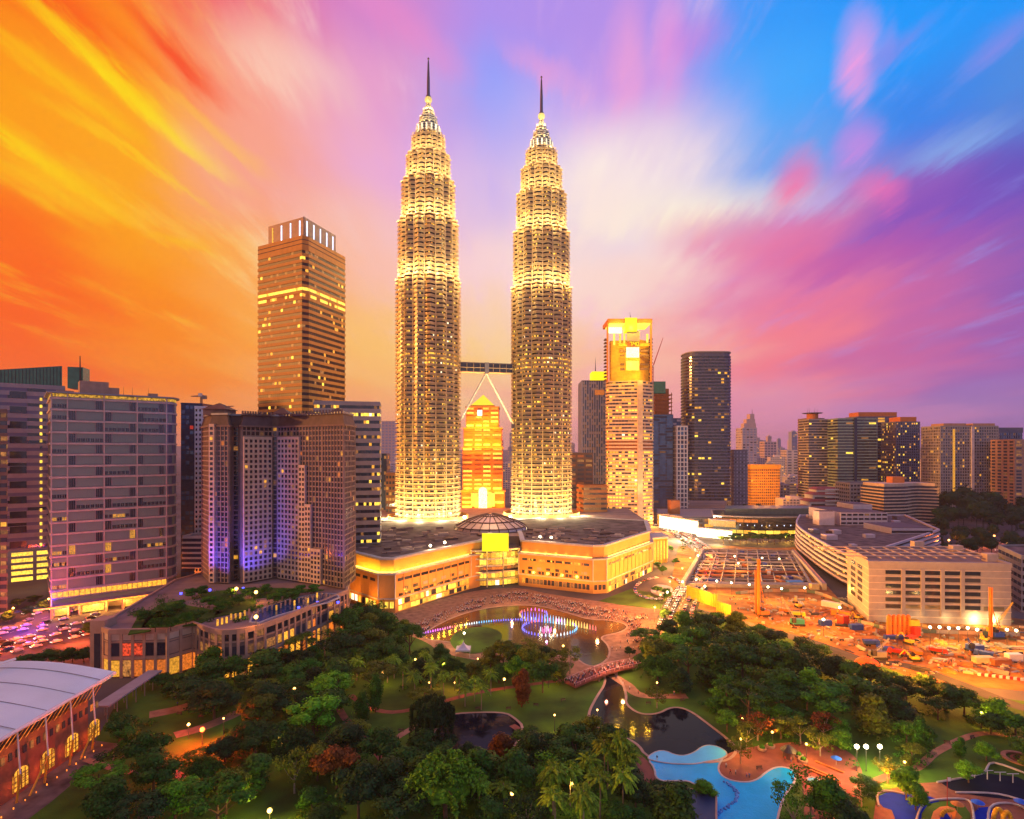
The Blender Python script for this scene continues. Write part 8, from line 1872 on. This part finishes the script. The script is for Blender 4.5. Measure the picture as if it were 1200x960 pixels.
# ------------------------------------------------------------------ playground and plaza furniture
def playground():
    random.seed(103)
    def patch(pts, m, z): sheet('playground_surface', smooth_poly(gp(pts), 1), z, m)
    patch([(1020, 985), (1028, 928), (1095, 915), (1300, 915), (1300, 985)], 'brick_red', .12)
    patch([(1030, 930), (1066, 928), (1110, 940), (1080, 955), (1070, 985), (1045, 985), (1050, 952), (1030, 945)], 'play_blue', .16); patch([(1098, 915), (1180, 905), (1230, 930), (1200, 940), (1120, 930)], 'play_dark', .16)
    patch([(1080, 945), (1110, 938), (1136, 945), (1140, 985), (1080, 985)], 'lawn', .20); patch([(1090, 955), (1105, 944), (1124, 950), (1128, 985), (1092, 985)], 'play_orange', .24); patch([(1100, 958), (1112, 952), (1120, 985), (1100, 985)], 'play_blue', .28)
    patch([(1140, 948), (1165, 946), (1172, 985), (1138, 985)], 'play_blue', .20); patch([(1160, 948), (1200, 945), (1230, 985), (1168, 985)], 'brick_red', .24)
    def arch(px_, py_, w_, h, m, lab):
        x, y = G(px_, py_); t = thing('play_arch', lab, 'playground equipment', (x, y, .2)); w = MB(); n = 10; pr = None
        for i in range(n + 1):
            a = pi * i / n; p = (x - cos(a) * w_, y, .2 + sin(a) * h)
            if pr: w.tube(pr, p, .5, .5, 7)
            pr = p
        part('tube', w, [m], t, smooth=True)
    arch(1170, 966, 1.3, 3.6, 'yellow_paint', 'left yellow play arch on the red floor'); arch(1180, 968, 1.1, 3.2, 'yellow_paint', 'right yellow play arch on the red floor'); arch(1112, 958, 1.8, 1.6, 'yellow_paint', 'low yellow climbing hoop on the blue patch')
    def brolly(px_, py_, m, lab, r=1.5, h=2.6):
        x, y = G(px_, py_); t = thing('parasol', lab, 'parasol', (x, y, .1), 'coloured parasols'); w = MB(); w.lathe([(r, h - .5), (r * .6, h - .15), (0, h + .15)], x, y, 10); part('canopy', w, [m], t); w = MB(); w.tube((x, y, .1), (x, y, h), .05); part('pole', w, ['grey_metal'], t)
    brolly(1146, 950, 'play_blue_bright', 'bright blue parasol in the playground'); brolly(1196, 949, 'play_blue_bright', 'light blue parasol at the right edge of the playground'); brolly(1122, 952, 'play_orange', 'peach parasol at the top of the slide'); brolly(980, 897, 'play_blue_bright', 'small blue parasol by the white floodlights')
    # slide tower
    x, y = G(1128, 975); t = thing('slide', 'yellow slide with an orange tower in the playground', 'slide', (x, y, .2)); w = MB(); w.box(x - 1.6, y + .2, .2, x - .2, y + 1.6, 2.2); part('tower', w, ['play_orange'], t); w = MB(); w.prism([(x - 1.8, y), (x, y), (x, y + 1.8), (x - 1.8, y + 1.8)], 3.4, 4.4, top=[(x - 1, y + .8), (x - .8, y + .8), (x - .8, y + 1), (x - 1, y + 1)]); part('roof', w, ['play_orange'], t)
    for dx in (-1.5, -.2):
        for dy in (.3, 1.5): w = MB(); w.tube((x + dx, y + dy, .2), (x + dx, y + dy, 3.5), .07); part('post', w, ['grey_metal'], t)
    w = MB(); w.quad((x - .1, y + .4, 2.0), (x + 3.6, y - 1.2, .3), (x + 3.6, y - .4, .3), (x - .1, y + 1.3, 2.0)); w.quad((x - .1, y + .4, 1.9), (x + 3.6, y - 1.2, .2), (x + 3.6, y - .4, .2), (x - .1, y + 1.3, 1.9)); part('chute', w, ['yellow_paint'], t)
    # wavy low seat walls
    for i, pts in enumerate(([(1072, 985), (1076, 955), (1090, 940), (1130, 938), (1140, 950), (1142, 985)], [(1030, 946), (1028, 932), (1040, 928), (1060, 932)], [(1160, 985), (1160, 948), (1185, 943), (1215, 955)], [(1120, 930), (1170, 932), (1215, 945)], [(1098, 918), (1150, 908), (1165, 895), (1220, 915)])):
        p = curve(gp(pts), 4); t = thing('seat_wall', ['long curved pale seat wall round the orange play patch', 'short pale kerb wall at the left blue patch', 'pale seat wall round the yellow arches', 'pale curb between the red and dark strips', 'white railing like kerb behind the dark strip'][i], 'wall', (p[0][0], p[0][1], 0)); w = MB()
        for a, b_ in zip(p, p[1:]): w.tube((a[0], a[1], .3), (b_[0], b_[1], .3), .28, .28, 6)
        part('coping', w, ['pale_concrete'], t)
    w = MB(); x, y = G(1110, 945); t = thing('flag_pole', 'thin red pole rising from the playground', 'pole', (x, y, 0)); w.tube((x, y, 0), (x, y, 7.5), .1, .06); part('pole', w, ['red_paint'], t); w = MB(); w.box(x + .1, y - .02, 6.4, x + .9, y + .04, 7.4); part('sign', w, ['white_paint'], t)
    for k in range(4):
        x, y = G(1142 + k * 15, 912 + k * 2); t = thing('swing_frame', f'{["first", "second", "third", "fourth"][k]} white swing post from the left behind the playground', 'swing', (x, y, 0), 'white swing posts'); w = MB(); w.tube((x, y, 0), (x, y, 2.6), .12); part('post', w, ['white_paint'], t); w = MB(); w.tube((x - 1.6, y, 2.6), (x + 1.6, y, 2.6), .09); part('crossbar', w, ['white_paint'], t)
    # round stone ring at the right edge
    x, y = G(1196, 890); t = thing('stone_ring', 'round paved ring with dark slots at the right edge of the lawn', 'paving', (x, y, 0)); w = MB(); n = 30; w.ring([(x + cos(2 * pi * i / n) * 4.6, y + sin(2 * pi * i / n) * 4.6) for i in range(n)], [(x + cos(2 * pi * i / n) * 3.4, y + sin(2 * pi * i / n) * 3.4) for i in range(n)], .05, .45); part('ring', w, ['paving'], t)
    w = MB(); w.prism([(x + cos(2 * pi * i / n) * 2.4, y + sin(2 * pi * i / n) * 2.4) for i in range(n)], .05, .3); part('centre', w, ['terracotta'], t)
    # plaza: round planters, round tub, gazebo like stand, benches, pump house by the pool
    for k, (px_, py_) in enumerate(((893, 879), (903, 876), (936, 887), (941, 893))):
        x, y = G(px_, py_); t = thing('round_planter', f'{["first", "second", "third", "fourth"][k]} round stone planter from the left on the brick plaza', 'planter', (x, y, 0), 'round planters'); w = MB(); w.lathe([(1.2, .05), (1.35, .8), (1.1, .85), (1.0, .6), (0, .6)], x, y, 14); part('tub', w, ['shore_stone'], t); w = MB(); core(w, (x, y, .9), .9, random); part('plant', w, ['leaf_mid'], t)
    x, y = G(924, 888); t = thing('kiosk', 'dark round kiosk with a cone roof on the red brick plaza', 'kiosk', (x, y, 0)); w = MB(); w.lathe([(1.6, .05), (1.6, 2.4), (0, 2.4)], x, y, 12); part('drum', w, ['copper_roof'], t); w = MB(); w.lathe([(2.4, 2.3), (1.0, 3.4), (0, 3.9)], x, y, 12); part('roof', w, ['dark_metal'], t)
    x, y = G(954, 917); t = thing('splash_tub', 'round pale water tub at the edge of the red plaza', 'basin', (x, y, 0)); w = MB(); w.lathe([(1.9, .05), (1.9, .6), (1.6, .6), (1.6, .4)], x, y, 18); part('rim', w, ['pale_concrete'], t); w = MB(); w.lathe([(1.62, .45), (0, .45)], x, y, 18); part('water', w, ['pool_shelf'], t)
    for k, (px_, py_, L) in enumerate(((960, 905, 9), (965, 910, 9), (972, 900, 8))): x, y = G(px_, py_); t = thing('bench', f'{["first", "second", "third"][k]} long curved orange lit step bench on the red plaza', 'bench', (x, y, 0), 'step benches of the plaza'); w = MB(); w.box(x - L / 2, y - .3, .35, x + L / 2, y + .3, .5, rot=-.9); part('seat', w, ['orange_stone'], t); w = MB(); w.box(x - L / 2 + .3, y - .2, .05, x + L / 2 - .3, y + .2, .35, rot=-.9); part('base', w, ['brick_red'], t)
    P = gp([(783, 985), (783, 948), (803, 953), (806, 931), (840, 938), (840, 985)]); t = thing('pump_house', 'low dark flat roofed pump house with pale edges beside the blue pool', 'building', (P[0][0], P[0][1], 0)); P = P if area(P) > 0 else P[::-1]; w = MB(); w.prism(P, 0, 1.4); part('wall', w, ['navy'], t); w = MB(); w.ring(inset(P, -.12), inset(P, .35), 1.4, 1.75); part('roof_edge', w, ['shore_stone'], t)
    # stepping stones in the wading pool
    b = MB()
    for k in range(40): s = k / 39; px_ = 850 + 14 * sin(s * 4.2) + U(-2, 2); py_ = 917 + 42 * s; x, y = G(px_, py_); b.lathe([(U(.3, .55), .1), (U(.2, .35), .45), (0, .5)], x, y, 7)
    t = thing('stepping_stones', 'curving double line of blue stepping stones in the wading pool', 'stones', (G(850, 930)[0], G(850, 930)[1], .1)); part('stones', b, ['sky_paint'], t, kind='stuff')
playground()
def benches():
    random.seed(121)
    for k, (px_, py_, lb) in enumerate(((456, 868, 'by the pale path below the upright trees'), (470, 858, 'where the pale path meets the lawn'), (628, 828, 'on the open lawn below the rust tree'), (660, 822, 'on the lawn left of the pond channel'), (500, 815, 'under the palms'), (760, 826, 'on the lawn inside the pond bend'), (800, 822, 'beside the boardwalk'), (1110, 872, 'on the path over the right lawn'), (1140, 866, 'farther along the path over the right lawn'), (210, 838, 'beside the path on the far left lawn'), (235, 842, 'beside the lamps of the red lit path'), (560, 832, 'above the small left pond'), (596, 832, 'at the right end of the small left pond'), (890, 902, 'on the brick plaza by the pool bay'))):
        x, y = G(px_, py_); t = thing('park_bench', 'brown park bench ' + lb, 'bench', (x, y, .1), 'park benches', U(-.5, .5)); w = MB(); w.box(-.9, -.22, .42, .9, .22, .48); part('seat', w, ['bark'], t, origin=(0, 0, 0)); w = MB(); w.box(-.9, .2, .55, .9, .26, .95); part('backrest', w, ['bark'], t, origin=(0, 0, 0))
        for sx in (-.75, .75): w = MB(); w.box(sx - .05, -.2, 0, sx + .05, .24, .42); part('leg', w, ['dark_metal'], t, origin=(0, 0, 0))
benches()
# people big enough to see one by one
def person_mesh(seed, top, low):
    rnd = random.Random(seed); sp = rnd.uniform(.06, .18); b = MB(); bm = bmesh.new()
    pts = {'pel': (0, 0, .95), 'che': (0, .02, 1.30), 'nek': (0, .02, 1.50), 'hed': (0, .03, 1.66), 'kl': (.09, sp, .5), 'fl': (.1, sp * 1.2, .06), 'kr': (-.09, -sp, .5), 'fr': (-.1, -sp * 1.4, .06), 'sl': (.2, .02, 1.42), 'el': (.27, 0, 1.15), 'hl': (.27, .12, .93), 'sr': (-.2, .02, 1.42), 'er': (-.27, 0, 1.15), 'hr': (-.26, .1, .93)}
    rad = {'pel': .15, 'che': .16, 'nek': .06, 'hed': .11, 'kl': .075, 'fl': .06, 'kr': .075, 'fr': .06, 'sl': .07, 'el': .05, 'hl': .04, 'sr': .07, 'er': .05, 'hr': .04}
    bones = [('pel', 'che'), ('che', 'nek'), ('nek', 'hed'), ('pel', 'kl'), ('kl', 'fl'), ('pel', 'kr'), ('kr', 'fr'), ('che', 'sl'), ('sl', 'el'), ('el', 'hl'), ('che', 'sr'), ('sr', 'er'), ('er', 'hr')]
    me = bpy.data.meshes.new('person'); ks = list(pts); me.from_pydata([pts[k] for k in ks], [(ks.index(a), ks.index(c)) for a, c in bones], []); ob = bpy.data.objects.new('person_build', me); C.objects.link(ob)
    md = ob.modifiers.new('skin', 'SKIN'); ob.modifiers.new('sub', 'SUBSURF').levels = 1
    for i, k in enumerate(ks): me.skin_vertices[0].data[i].radius = (rad[k], rad[k] * .8)
    me.skin_vertices[0].data[0].use_root = True
    dg = bpy.context.evaluated_depsgraph_get(); out = bpy.data.meshes.new_from_object(ob.evaluated_get(dg)); bpy.data.objects.remove(ob)
    for m in (top, low, 'skin', 'hair_black'): out.materials.append(M_(m))
    for p in out.polygons:
        z = p.center.z; x = abs(p.center.x)
        p.material_index = 3 if z > 1.72 or (z > 1.6 and p.center.y < 0) else 2 if z > 1.5 or (x > .2 and z < 1.1) else 0 if z > .93 else 1
    return out
def people():
    ms = [(person_mesh(1, 'cloth_white', 'cloth_dark'), 'white top'), (person_mesh(2, 'cloth_red', 'cloth_dark'), 'red top'), (person_mesh(3, 'cloth_pink', 'cloth_blue'), 'pink top'), (person_mesh(4, 'cloth_blue', 'cloth_dark'), 'blue top'), (person_mesh(5, 'cloth_dark', 'cloth_white'), 'dark top and white trousers')]
    random.seed(105); spots = [(851, 901, 'by the pool edge below the airy tree'), (856, 908, 'standing where the plaza bulges into the pool'), (875, 912, 'in the group of two beside the pool'), (878, 913, 'in the group of two beside the pool, right one'), (866, 884, 'under the airy tree on the plaza'), (862, 909, 'on the pool rim'), (920, 893, 'just left of the dark kiosk'), (927, 894, 'just right of the dark kiosk'),
             (722, 796, 'at the near end of the footbridge'), (730, 802, 'on the orange path below the footbridge'), (738, 809, 'walking down the path from the footbridge'), (748, 814, 'where the path meets the boardwalk'), (790, 815, 'on the boardwalk over the lawn'), (208, 828, 'on the lawn near the pink podium'), (770, 892, 'at the left pool corner'), (1000, 918, 'on the orange plaza steps'), (1120, 948, 'in the playground'), (1060, 905, 'on the path behind the playground'), (980, 920, 'at the foot of the red plaza')]
    for i, (px_, py_, lb) in enumerate(spots):
        me, tp = ms[i % 5]; x, y = G(px_, py_); o = bpy.data.objects.new('person', me); C.objects.link(o); o.location = (x, y, .12); o.rotation_euler = (0, 0, U(0, 6)); o['label'] = f'person in {tp} {lb}'; o['category'] = 'person'; o['group'] = 'people in the park'
people()

# ------------------------------------------------------------------ haze over the city
def haze():
    b = MB(); b.box(-8800, -390, -3, 8800, 13900, 470); o = part('haze', b, ['haze_air'], None, None, 'stuff'); return o
m = bpy.data.materials.new('haze_air'); m.use_nodes = True; nt = m.node_tree; nt.nodes.clear(); vo = nt.nodes.new('ShaderNodeVolumePrincipled'); ou = nt.nodes.new('ShaderNodeOutputMaterial')
vo.inputs['Color'].default_value = (.84, .74, .90, 1); vo.inputs['Density'].default_value = .00006; vo.inputs['Anisotropy'].default_value = .2
nt.links.new(vo.outputs[0], ou.inputs['Volume']); MATS['haze_air'] = m
haze()
